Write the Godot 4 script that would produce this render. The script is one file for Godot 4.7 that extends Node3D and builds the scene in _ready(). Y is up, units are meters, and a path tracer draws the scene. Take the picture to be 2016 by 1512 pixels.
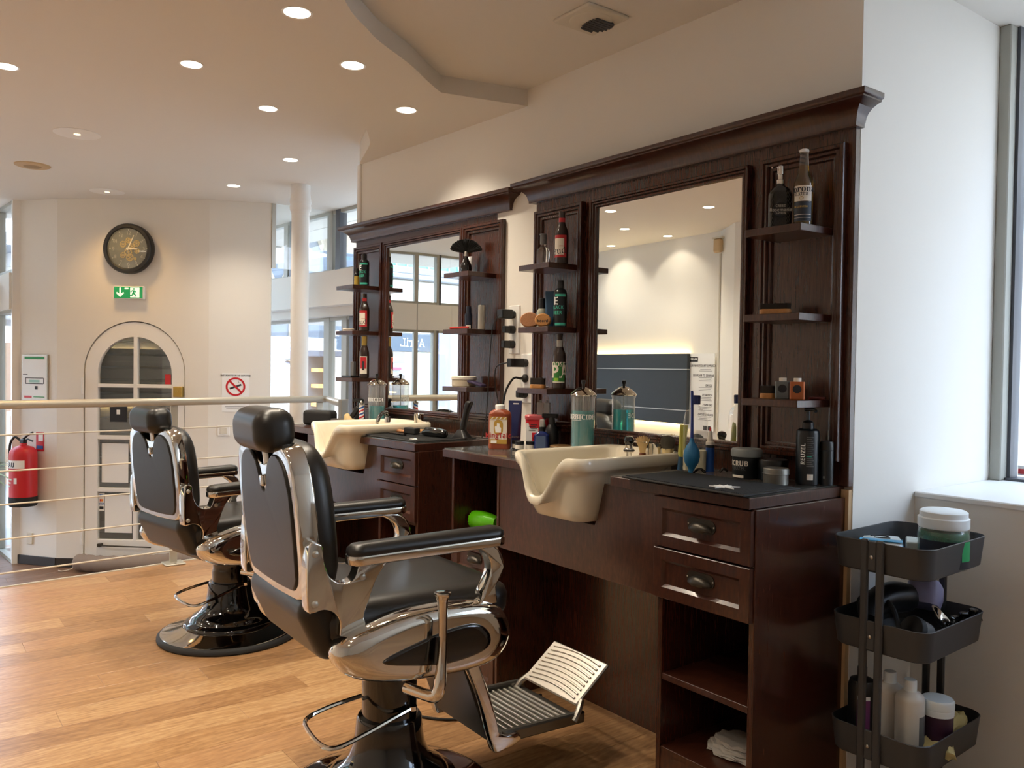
extends Node3D

var mats := {}
var taken := {}
var white_print: Font

class Mb:
	var v := PackedVector3Array()
	var u := PackedVector2Array()
	var t := Transform3D.IDENTITY

	func tri(a: Vector3, b: Vector3, c: Vector3, ua := Vector2.ZERO, ub := Vector2.ZERO, uc := Vector2.ZERO) -> void:
		v.append(t * a); v.append(t * b); v.append(t * c)
		u.append(ua); u.append(ub); u.append(uc)

	func quad(a: Vector3, b: Vector3, c: Vector3, d: Vector3) -> void:
		tri(a, b, c); tri(a, c, d)

	func quad_uv(a: Vector3, b: Vector3, c: Vector3, d: Vector3, ua: Vector2, ub: Vector2, uc: Vector2, ud: Vector2) -> void:
		tri(a, b, c, ua, ub, uc); tri(a, c, d, ua, uc, ud)

	func face(p: Array, c: Vector3) -> void:
		var n: Vector3 = (p[1] - p[0]).cross(p[2] - p[0])
		var m := Vector3.ZERO
		for q in p:
			m += q
		m /= p.size()
		if n.dot(m - c) < 0.0:
			p.reverse()
		for i in range(1, p.size() - 1):
			tri(p[0], p[i], p[i + 1])

	func outward(s: int) -> void:
		var vol := 0.0
		var o := v[s] if v.size() > s else Vector3.ZERO
		for i in range(s, v.size(), 3):
			vol += (v[i] - o).dot((v[i + 1] - o).cross(v[i + 2] - o))
		if vol < 0.0:
			for i in range(s, v.size(), 3):
				var a := v[i + 1]; v[i + 1] = v[i + 2]; v[i + 2] = a
				var b := u[i + 1]; u[i + 1] = u[i + 2]; u[i + 2] = b

	func box(c: Vector3, s: Vector3, b := 0.0) -> void:
		var h := s * 0.5
		b = minf(b, minf(h.x, minf(h.y, h.z)) * 0.8)
		for ax in 3:
			var a1 := (ax + 1) % 3
			var a2 := (ax + 2) % 3
			for sg in [-1.0, 1.0]:
				var pts := []
				for q in [[-1, -1], [1, -1], [1, 1], [-1, 1]]:
					var p := Vector3.ZERO
					p[ax] = sg * h[ax]; p[a1] = q[0] * (h[a1] - b); p[a2] = q[1] * (h[a2] - b)
					pts.append(c + p)
				face(pts, c)
			if b <= 0.0:
				continue
			for s1 in [-1.0, 1.0]:
				for s2 in [-1.0, 1.0]:
					var pts := []
					for k in 4:
						var p := Vector3.ZERO
						p[ax] = (-1.0 if k == 0 or k == 3 else 1.0) * (h[ax] - b)
						p[a1] = s1 * (h[a1] - (0.0 if k < 2 else b)); p[a2] = s2 * (h[a2] - (b if k < 2 else 0.0))
						pts.append(c + p)
					face(pts, c)
		if b > 0.0:
			for sx in [-1.0, 1.0]:
				for sy in [-1.0, 1.0]:
					for sz in [-1.0, 1.0]:
						face([c + Vector3(sx * h.x, sy * (h.y - b), sz * (h.z - b)), c + Vector3(sx * (h.x - b), sy * h.y, sz * (h.z - b)), c + Vector3(sx * (h.x - b), sy * (h.y - b), sz * h.z)], c)

	func bb(x0: float, y0: float, z0: float, x1: float, y1: float, z1: float, b := 0.0) -> void:
		box(Vector3(x0 + x1, y0 + y1, z0 + z1) * 0.5, Vector3(absf(x1 - x0), absf(y1 - y0), absf(z1 - z0)), b)

	func loft(rings: Array, cap := true, closed := false) -> void:
		var s := v.size()
		var n: int = rings[0].size()
		var m := rings.size()
		for i in (m if closed else m - 1):
			var a = rings[i]
			var b = rings[(i + 1) % m]
			for k in n:
				var l := (k + 1) % n
				var p: Vector3 = a[k]; var q: Vector3 = a[l]; var r: Vector3 = b[l]; var w: Vector3 = b[k]
				var x0 := float(k) / n; var x1 := float(k + 1) / n
				var y0 := float(i) / (m - 1); var y1 := float(i + 1) / (m - 1)
				if not p.is_equal_approx(q):
					tri(p, q, r, Vector2(x0, y0), Vector2(x1, y0), Vector2(x1, y1))
				if not r.is_equal_approx(w):
					tri(p, r, w, Vector2(x0, y0), Vector2(x1, y1), Vector2(x0, y1))
		if cap and not closed:
			for e in [0, m - 1]:
				var mid := Vector3.ZERO
				for p in rings[e]:
					mid += p
				mid /= n
				if mid.distance_to(rings[e][0]) < 1e-6:
					continue
				for k in n:
					if e == 0:
						tri(mid, rings[e][(k + 1) % n], rings[e][k])
					else:
						tri(mid, rings[e][k], rings[e][(k + 1) % n])
		outward(s)

	func lathe(prof: Array, seg := 24, at := Vector3.ZERO, sx := 1.0, sz := 1.0) -> void:
		var rings := []
		for p in prof:
			var ring := PackedVector3Array()
			for k in seg:
				var a := TAU * k / seg
				ring.append(at + Vector3(cos(a) * p.x * sx, p.y, sin(a) * p.x * sz))
			rings.append(ring)
		loft(rings)

	func tube(path: Array, r: Variant, seg := 8, closed := false) -> void:
		var rings := []
		var n := path.size()
		var up := Vector3.UP
		for i in n:
			var a: Vector3 = path[(i - 1 + n) % n] if closed else path[maxi(i - 1, 0)]
			var b: Vector3 = path[(i + 1) % n] if closed else path[mini(i + 1, n - 1)]
			var d := (b - a).normalized()
			if i == 0:
				up = Vector3.UP if absf(d.y) < 0.9 else Vector3.RIGHT
			var x := d.cross(up).normalized()
			up = x.cross(d).normalized()
			var rr: float = r[i] if r is Array else r
			var ring := PackedVector3Array()
			for k in seg:
				var an := TAU * k / seg
				ring.append(path[i] + (x * cos(an) + up * sin(an)) * rr)
			rings.append(ring)
		loft(rings, true, closed)

	func prism(poly: Array, o: Vector3, ux: Vector3, uy: Vector3, d0: float, d1: float, bev := 0.0) -> void:
		var s := v.size()
		var w := ux.cross(uy).normalized()
		var p2 := PackedVector2Array(poly)
		var inn := Mb.inset(p2, bev) if bev > 0.0 else p2
		var rows := [[inn, d0], [p2, d0 + bev], [p2, d1 - bev], [inn, d1]] if bev > 0.0 else [[p2, d0], [p2, d1]]
		var n := p2.size()
		var ccw := not Geometry2D.is_polygon_clockwise(p2)
		for i in rows.size() - 1:
			for k in n:
				var l := (k + 1) % n
				var a: Vector2 = rows[i][0][k]; var b: Vector2 = rows[i][0][l]; var c: Vector2 = rows[i + 1][0][l]; var e: Vector2 = rows[i + 1][0][k]
				quad(o + ux * a.x + uy * a.y + w * rows[i][1], o + ux * b.x + uy * b.y + w * rows[i][1], o + ux * c.x + uy * c.y + w * rows[i + 1][1], o + ux * e.x + uy * e.y + w * rows[i + 1][1])
		var ix := Geometry2D.triangulate_polygon(p2)
		if ix.is_empty():
			print("no triangles for a polygon of ", n, " points: ", p2)
		for k in range(0, ix.size(), 3):
			var a := inn[ix[k]]; var b := inn[ix[k + 1]]; var c := inn[ix[k + 2]]
			if ((b - a).cross(c - a) > 0.0) != ccw:
				var q := b; b = c; c = q
			tri(o + ux * a.x + uy * a.y + w * d1, o + ux * b.x + uy * b.y + w * d1, o + ux * c.x + uy * c.y + w * d1)
			tri(o + ux * a.x + uy * a.y + w * d0, o + ux * c.x + uy * c.y + w * d0, o + ux * b.x + uy * b.y + w * d0)
		outward(s)

	static func inset(p: PackedVector2Array, d: float) -> PackedVector2Array:
		var out := PackedVector2Array()
		var n := p.size()
		var sg := -1.0 if Geometry2D.is_polygon_clockwise(p) else 1.0
		for i in n:
			var e0 := (p[i] - p[(i - 1 + n) % n]).normalized()
			var e1 := (p[(i + 1) % n] - p[i]).normalized()
			var n0 := Vector2(-e0.y, e0.x) * sg
			var n1 := Vector2(-e1.y, e1.x) * sg
			var m := n0 + n1
			var k := maxf(m.length_squared() * 0.5, 0.35)
			out.append(p[i] + m * (d / k))
		return out

	func rbox(c: Vector3, s: Vector3, r: float, m := 3) -> void:
		var h := s * 0.5
		r = minf(r, minf(h.x, minf(h.y, h.z)) * 0.999)
		var inn := h - Vector3.ONE * r
		var rings := []
		for half in 2:
			for i in m + 1:
				var la := (-PI / 2 if half == 0 else 0.0) + PI / 2 * i / m
				var ring := PackedVector3Array()
				for q in 4:
					for k in m + 1:
						var lo := PI / 2 * q + PI / 2 * k / m
						var sx := 1.0 if q == 0 or q == 3 else -1.0
						var sz := 1.0 if q < 2 else -1.0
						ring.append(c + Vector3(sx * inn.x + r * cos(la) * cos(lo), (-1.0 if half == 0 else 1.0) * inn.y + r * sin(la), sz * inn.z + r * cos(la) * sin(lo)))
				rings.append(ring)
		loft(rings)

	# a lofted body of rounded rectangles: rows of [y, half width, half depth, corner radius, centre x, centre z]
	func rrects(rows: Array, m := 3) -> void:
		var rings := []
		for r in rows:
			var ring := PackedVector3Array()
			for p in Mb.rrect(r[1], r[2], r[3], m):
				ring.append(Vector3(p.x + (r[4] if r.size() > 4 else 0.0), r[0], p.y + (r[5] if r.size() > 5 else 0.0)))
			rings.append(ring)
		loft(rings)

	static func rrect(hx: float, hy: float, r: float, m := 3) -> PackedVector2Array:
		var out := PackedVector2Array()
		r = minf(r, minf(hx, hy) * 0.999)
		for q in 4:
			var sx := 1.0 if q == 0 or q == 3 else -1.0
			var sy := 1.0 if q < 2 else -1.0
			for k in m + 1:
				var a := PI / 2 * q + PI / 2 * k / m
				out.append(Vector2(sx * (hx - r) + r * cos(a), sy * (hy - r) + r * sin(a)))
		return out

	# picture frame moulding: profile of (inset from the outer edge, height) swept round a rectangle in the xy plane
	func moulding(x0: float, y0: float, x1: float, y1: float, z: float, prof: Array) -> void:
		var rings := []
		for p in prof:
			rings.append(PackedVector3Array([Vector3(x0 + p.x, y0 + p.x, z + p.y), Vector3(x1 - p.x, y0 + p.x, z + p.y), Vector3(x1 - p.x, y1 - p.x, z + p.y), Vector3(x0 + p.x, y1 - p.x, z + p.y)]))
		loft(rings, false, true)

	func arc(c: Vector3, r: float, y0: float, y1: float, a0: float, a1: float, n := 10, thick := 0.0) -> void:
		for k in n:
			var f0 := float(k) / n; var f1 := float(k + 1) / n
			var b0 := lerpf(a0, a1, f0); var b1 := lerpf(a0, a1, f1)
			var p := c + Vector3(sin(b0) * r, 0, cos(b0) * r); var q := c + Vector3(sin(b1) * r, 0, cos(b1) * r)
			quad_uv(p + Vector3.UP * y0, q + Vector3.UP * y0, q + Vector3.UP * y1, p + Vector3.UP * y1, Vector2(f0, 1), Vector2(f1, 1), Vector2(f1, 0), Vector2(f0, 0))

	func mesh(deg := 40.0) -> ArrayMesh:
		var n := v.size()
		var nf := n / 3
		var fn := PackedVector3Array()
		fn.resize(nf)
		var at := {}
		for i in nf:
			var a := v[i * 3]
			fn[i] = (v[i * 3 + 1] - a).cross(v[i * 3 + 2] - a)
		var nor := PackedVector3Array()
		nor.resize(n)
		if deg > 0.0:
			var key := []
			key.resize(n)
			for i in n:
				var k := Vector3i((v[i] * 20000.0).round())
				key[i] = k
				if at.has(k):
					at[k].append(i / 3)
				else:
					at[k] = [i / 3]
			var lim := cos(deg_to_rad(deg))
			var un := PackedVector3Array()
			un.resize(nf)
			for i in nf:
				un[i] = fn[i].normalized()
			for i in n:
				var me := i / 3
				var sum := Vector3.ZERO
				for f in at[key[i]]:
					if un[f].dot(un[me]) >= lim:
						sum += fn[f]
				nor[i] = sum.normalized() if sum.length_squared() > 0.0 else Vector3.UP
		else:
			for i in n:
				nor[i] = fn[i / 3].normalized()
		var ov := PackedVector3Array(); var on := PackedVector3Array(); var ou := PackedVector2Array()
		ov.resize(n); on.resize(n); ou.resize(n)
		for i in range(0, n, 3):
			for k in 3:
				var j: int = i + [0, 2, 1][k]
				ov[i + k] = v[j]; on[i + k] = nor[j]; ou[i + k] = u[j]
		var arr := []
		arr.resize(Mesh.ARRAY_MAX)
		arr[Mesh.ARRAY_VERTEX] = ov
		arr[Mesh.ARRAY_NORMAL] = on
		arr[Mesh.ARRAY_TEX_UV] = ou
		var m := ArrayMesh.new()
		m.add_surface_from_arrays(Mesh.PRIMITIVE_TRIANGLES, arr)
		return m

func numbered(called: String) -> String:
	var n: int = taken.get(called, 0)
	taken[called] = n + 1
	return called if n == 0 else "%s_%03d" % [called, n]

func thing(called: String, label: String, category: String, at := Vector3.ZERO, turn := 0.0, group := "") -> Node3D:
	var o := Node3D.new()
	o.name = numbered(called)
	add_child(o)
	o.position = at
	o.rotation.y = turn
	o.set_meta("label", label)
	o.set_meta("category", category)
	if group:
		o.set_meta("group", group)
	return o

func part(parent: Node3D, called: String, shape: Variant, m: Material, label := "", deg := 40.0) -> MeshInstance3D:
	var o := MeshInstance3D.new()
	o.name = called
	o.mesh = shape.mesh(deg) if shape is Mb else shape
	o.material_override = m
	parent.add_child(o, true)
	if label:
		o.set_meta("label", label)
	return o

func solo(called: String, label: String, category: String, shape: Variant, m: Material, at := Vector3.ZERO, turn := 0.0, group := "", deg := 40.0) -> MeshInstance3D:
	var o := MeshInstance3D.new()
	o.name = numbered(called)
	o.mesh = shape.mesh(deg) if shape is Mb else shape
	o.material_override = m
	add_child(o)
	o.position = at
	o.rotation.y = turn
	o.set_meta("label", label)
	o.set_meta("category", category)
	if group:
		o.set_meta("group", group)
	return o

func struct(called: String, shape: Variant, m: Material, label := "", deg := 30.0) -> MeshInstance3D:
	var o := MeshInstance3D.new()
	o.name = numbered(called)
	if shape != null:
		o.mesh = shape.mesh(deg) if shape is Mb else shape
		o.material_override = m
	add_child(o)
	o.set_meta("kind", "structure")
	if label:
		o.set_meta("label", label)
	return o

func copy_of(root: Node3D, label: String, at: Vector3, turn := 0.0) -> Node3D:
	var r: Node3D = root.duplicate()
	var base := String(root.name)
	if base.length() > 4 and base[base.length() - 4] == "_" and base.substr(base.length() - 3).is_valid_int():
		base = base.substr(0, base.length() - 4)
	r.name = numbered(base)
	add_child(r)
	r.position = at
	r.rotation.y = turn
	r.set_meta("label", label)
	return r

func smooth(pts: Array, per := 5, closed := false) -> Array:
	var out := []
	var n := pts.size()
	for i in (n if closed else n - 1):
		var p0 = pts[(i - 1 + n) % n] if closed else pts[maxi(i - 1, 0)]
		var p1 = pts[i]
		var p2 = pts[(i + 1) % n]
		var p3 = pts[(i + 2) % n] if closed else pts[mini(i + 2, n - 1)]
		for k in per:
			var t := float(k) / per
			out.append(p1.cubic_interpolate(p2, p0, p3, t))
	if not closed:
		out.append(pts[n - 1])
	return out

func col(hex: String) -> Color:
	return Color.html(hex)

func mat(called: String, c: Color, rough := 0.6, metal := 0.0, more := {}) -> StandardMaterial3D:
	var m := StandardMaterial3D.new()
	m.resource_name = called
	m.albedo_color = c
	m.roughness = rough
	m.metallic = metal
	for k in more:
		m.set(k, more[k])
	mats[called] = m
	return m

func pane(called: String, c: Color, alpha: float) -> StandardMaterial3D:
	c.a = alpha
	return mat(called, c, 0.02, 0.0, {"transparency": BaseMaterial3D.TRANSPARENCY_ALPHA})

func solid_glass(called: String, c: Color, alpha := 0.05, ior := 0.05) -> StandardMaterial3D:
	c.a = alpha
	return mat(called, c, 0.02, 0.0, {"refraction_enabled": true, "refraction_scale": ior, "transparency": BaseMaterial3D.TRANSPARENCY_ALPHA})

func grain(w: int, h: int, cols: Array, seed_: int, fx: float, fy: float, warp := 0.0, fine := 0.35) -> ImageTexture:
	var n := FastNoiseLite.new()
	n.seed = seed_
	n.noise_type = FastNoiseLite.TYPE_SIMPLEX_SMOOTH
	n.fractal_octaves = 3
	n.frequency = 1.0
	var img := Image.create(w, h, false, Image.FORMAT_RGB8)
	var gr := Gradient.new()
	gr.offsets = PackedFloat32Array(range(cols.size()).map(func(i): return float(i) / (cols.size() - 1)))
	gr.colors = PackedColorArray(cols)
	for y in h:
		for x in w:
			var X := float(x) / w; var Y := float(y) / h
			# seamless both ways: fold the coordinates on circles
			var k := n.get_noise_3d(cos(TAU * X) * fx + warp * sin(TAU * Y), sin(TAU * X) * fx, sin(TAU * Y) * fy + cos(TAU * Y) * fy * 0.7)
			var f := n.get_noise_3d(cos(TAU * X) * fx * 0.7 + 9.0, sin(TAU * X) * fx * 0.7 + cos(TAU * Y) * fy * 4.0, sin(TAU * Y) * fy * 4.0)
			img.set_pixel(x, y, gr.sample(clampf(0.5 + 0.75 * k * (1.0 - fine) + 0.8 * f * fine, 0.0, 1.0)))
	return ImageTexture.create_from_image(img)

func letters(words: String, height: float, thick := 0.0006, bold := false, serif := false) -> TextMesh:
	var f := SystemFont.new()
	f.font_names = PackedStringArray(["Droid Serif" if serif else "Droid Sans"])
	if bold:
		f.font_weight = 700
	var t := TextMesh.new()
	t.text = words
	t.font = f
	t.font_size = 64
	t.pixel_size = height / 46.0
	t.depth = thick
	t.curve_step = 2.0
	return t

# lettering bent round an upright cylinder of radius r about the origin, centred on the direction a (0 = +z)
func bent(words: String, height: float, r: float, a: float, y: float, bold := false, turn := 0.0, serif := false) -> ArrayMesh:
	var arr: Array = letters(words, height, 0.0005, bold, serif).get_mesh_arrays()
	var vs: PackedVector3Array = arr[Mesh.ARRAY_VERTEX]
	var ns: PackedVector3Array = arr[Mesh.ARRAY_NORMAL]
	for i in vs.size():
		var p := vs[i].rotated(Vector3.BACK, turn)
		var q := ns[i].rotated(Vector3.BACK, turn)
		var an := a + p.x / r
		vs[i] = Vector3(sin(an) * (r + p.z + 0.0004), y + p.y, cos(an) * (r + p.z + 0.0004))
		ns[i] = q.rotated(Vector3.UP, an)
	var out := []
	out.resize(Mesh.ARRAY_MAX)
	out[Mesh.ARRAY_VERTEX] = vs
	out[Mesh.ARRAY_NORMAL] = ns
	out[Mesh.ARRAY_INDEX] = arr[Mesh.ARRAY_INDEX]
	var m := ArrayMesh.new()
	m.add_surface_from_arrays(Mesh.PRIMITIVE_TRIANGLES, out)
	return m

func write_on(parent: Node3D, words: String, height: float, m: Material, at: Vector3, turn := Vector3.ZERO, bold := false, serif := false) -> void:
	var o := part(parent, "lettering", letters(words, height, 0.0008, bold, serif), m)
	o.position = at
	o.rotation = turn

func _ready() -> void:
	sight_and_light()
	materials()
	room_shell()
	facades()
	ceiling_fittings()
	street()
	front_station()
	rear_station()
	chairs()
	railing()
	entrance_wall()
	trolley_and_load()
	front_goods()
	rear_goods()
	small_things()

func sight_and_light() -> void:
	var cam := Camera3D.new()
	cam.name = "camera"
	cam.fov = rad_to_deg(2.0 * atan(756.0 / 1640.0))
	cam.near = 0.05
	cam.far = 300.0
	cam.transform = Transform3D(Basis(Vector3(0.6023105, 0.0140958, -0.7981374), Vector3(-0.0243259, 0.9997038, -0.0007018), Vector3(0.7978912, 0.0198381, 0.602475)), Vector3(0, 1.25, 2.5))
	add_child(cam)
	var sky_m := ProceduralSkyMaterial.new()
	sky_m.sky_top_color = Color(0.72, 0.82, 0.95)
	sky_m.sky_horizon_color = Color(0.93, 0.96, 1.0)
	sky_m.ground_bottom_color = Color(0.45, 0.44, 0.42)
	sky_m.ground_horizon_color = Color(0.7, 0.7, 0.7)
	sky_m.sky_energy_multiplier = 1.0
	var sky := Sky.new()
	sky.sky_material = sky_m
	var env := Environment.new()
	env.background_mode = Environment.BG_SKY
	env.background_energy_multiplier = 9.5
	env.sky = sky
	env.tonemap_mode = Environment.TONE_MAPPER_LINEAR
	env.tonemap_exposure = 1.22
	env.sdfgi_enabled = true
	env.ssao_enabled = true
	env.ssil_enabled = true
	var we := WorldEnvironment.new()
	we.name = "world_environment"
	we.environment = env
	add_child(we)
	var sun := DirectionalLight3D.new()
	sun.name = "sun"
	sun.light_color = Color(1.0, 0.96, 0.9)
	sun.light_energy = 1.2
	sun.light_angular_distance = 2.0
	sun.shadow_enabled = true
	add_child(sun)
	sun.look_at_from_position(Vector3(7, 24, 13), Vector3(-2, 0, 0))

const PLAT := Vector3(0, -0.125, -0.25)

const LAMP_SPOTS := [
	[-4.657, 2.031, 2.65], [-4.061, 1.344, 2.65], [-4.488, 0.814, 2.65], [-5.506, 0.271, 2.65], [-6.599, 0.294, 2.65],
	[-2.901, 1.306, 2.52], [-3.257, 0.911, 2.52], [-3.651, 0.425, 2.52],
	[-5.417, 2.731, 2.65], [-4.73, 3.231, 2.65], [-6.008, 3.492, 2.65], [-6.025, 4.14, 2.65], [-6.933, 4.19, 2.65],
	[-2.43, 1.78, 2.52], [-1.75, 2.3, 2.52], [-0.9, 2.95, 2.52], [-3.55, 2.9, 2.65], [-2.6, 3.6, 2.65]]

func materials() -> void:
	mat("plaster", col("e9e5dd"), 0.85)
	mat("ceiling_paint", col("e4dfd6"), 0.85)
	mat("white_gloss", col("eeece8"), 0.35)
	mat("sill_paint", col("f2f1ee"), 0.5)
	mat("frame_grey", col("a7a69c"), 0.45)
	mat("frame_dark", col("4c4f57"), 0.4)
	mat("black_plastic", col("17181a"), 0.38)
	mat("black_gloss", col("08080a"), 0.08, 0.0, {"clearcoat_enabled": true, "clearcoat": 0.6, "clearcoat_roughness": 0.05})
	mat("rubber", col("1d1e20"), 0.7)
	mat("grey_plastic", col("6c6d6e"), 0.5)
	mat("chrome", col("d9d6d0"), 0.06, 1.0)
	mat("brushed", col("b9b5ad"), 0.32, 1.0)
	mat("cast", col("77746e"), 0.42, 1.0)
	mat("nickel", col("b0aca2"), 0.35, 0.6)
	mat("bronze", col("4a4640"), 0.36, 0.85)
	mat("ceramic", col("ece3cd"), 0.08, 0.0, {"clearcoat_enabled": true, "clearcoat": 0.5, "clearcoat_roughness": 0.03})
	mat("mirror", col("eef2f0"), 0.0, 1.0)
	mat("paper", col("f2f2f0"), 0.8)
	mat("ink", col("2a2b30"), 0.8)
	mat("red", col("c8232c"), 0.35)
	mat("gold", col("b3964f"), 0.4, 0.7)
	mat("skirting_dark", col("2b2521"), 0.45)
	mat("foam", col("d8d2c4"), 0.8)
	mat("lamp_glow", Color.WHITE, 0.5, 0.0, {"emission_enabled": true, "emission": col("fff3dc"), "emission_energy_multiplier": 7.0})
	mat("reflector", col("d8c48a"), 0.22, 1.0)
	mat("bulb_glow", Color.WHITE, 0.5, 0.0, {"emission_enabled": true, "emission": col("ffd9a0"), "emission_energy_multiplier": 2.0})
	mat("strip_glow", Color.WHITE, 0.5, 0.0, {"emission_enabled": true, "emission": col("ffd98f"), "emission_energy_multiplier": 9.0})
	pane("window_glass", col("eefaf4"), 0.05)
	pane("mint_glass", col("e2f6ee"), 0.10)
	pane("jar_glass", col("f3fbfa"), 0.06)
	pane("top_glass", col("d8e6e0"), 0.06)
	solid_glass("clear_glass", col("f4f7f5"), 0.02)
	solid_glass("teal_liquid", col("22b3b8"), 0.4, 0.033)
	solid_glass("amber_glass", col("8a4a1a"), 0.1)
	solid_glass("brown_glass", col("2d1407"), 0.35)
	solid_glass("beer", col("e0b040"), 0.1, 0.033)
	var maho := grain(512, 512, [col("2c150f"), col("391c13"), col("452418"), col("53301f")], 3, 22.0, 1.2, 1.5, 0.3)
	mat("mahogany", Color.WHITE, 0.26, 0.0, {"albedo_texture": maho, "uv1_triplanar": true, "uv1_world_triplanar": true, "uv1_scale": Vector3(1.6, 0.8, 1.6), "clearcoat_enabled": true, "clearcoat": 0.25, "clearcoat_roughness": 0.12})
	mat("mahogany_flat", Color.WHITE, 0.3, 0.0, {"albedo_texture": maho, "uv1_triplanar": true, "uv1_world_triplanar": true, "uv1_scale": Vector3(0.8, 1.6, 1.6), "uv1_offset": Vector3(0.3, 0.2, 0.1), "clearcoat_enabled": true, "clearcoat": 0.25, "clearcoat_roughness": 0.12})
	for i in 4:
		var tint: Array = [[col("84603f"), col("a07850"), col("b58d62"), col("c29d74")], [col("8f6c49"), col("aa835b"), col("bf9a6f"), col("caaa82")], [col("775639"), col("936d49"), col("aa835b"), col("b6926a")], [col("8e6947"), col("a57c56"), col("b48a60"), col("c4a179")]][i]
		mat("plank%d" % i, Color.WHITE, 0.3, 0.0, {"albedo_texture": grain(128, 768, tint, 20 + i, 4.0, 1.0, 0.9, 0.4), "clearcoat_enabled": true, "clearcoat": 0.15, "clearcoat_roughness": 0.25})
	mat("plank_low", Color.WHITE, 0.4, 0.0, {"albedo_texture": grain(128, 512, [col("5d4331"), col("735440"), col("84644d"), col("8f6e56")], 40, 4.0, 0.8, 0.9, 0.4)})
	var lea := grain(256, 256, [col("121110"), col("181614"), col("1e1b18")], 8, 30.0, 30.0)
	mat("leather", Color.WHITE, 0.36, 0.0, {"albedo_texture": lea, "uv1_triplanar": true, "uv1_scale": Vector3(5, 5, 5)})
	mat("stone", Color.WHITE, 0.9, 0.0, {"albedo_texture": grain(256, 256, [col("645b4c"), col("8b816d"), col("9f957f"), col("b0a792")], 5, 6.0, 6.0), "uv1_triplanar": true, "uv1_world_triplanar": true, "uv1_scale": Vector3(0.4, 0.4, 0.4)})

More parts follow.
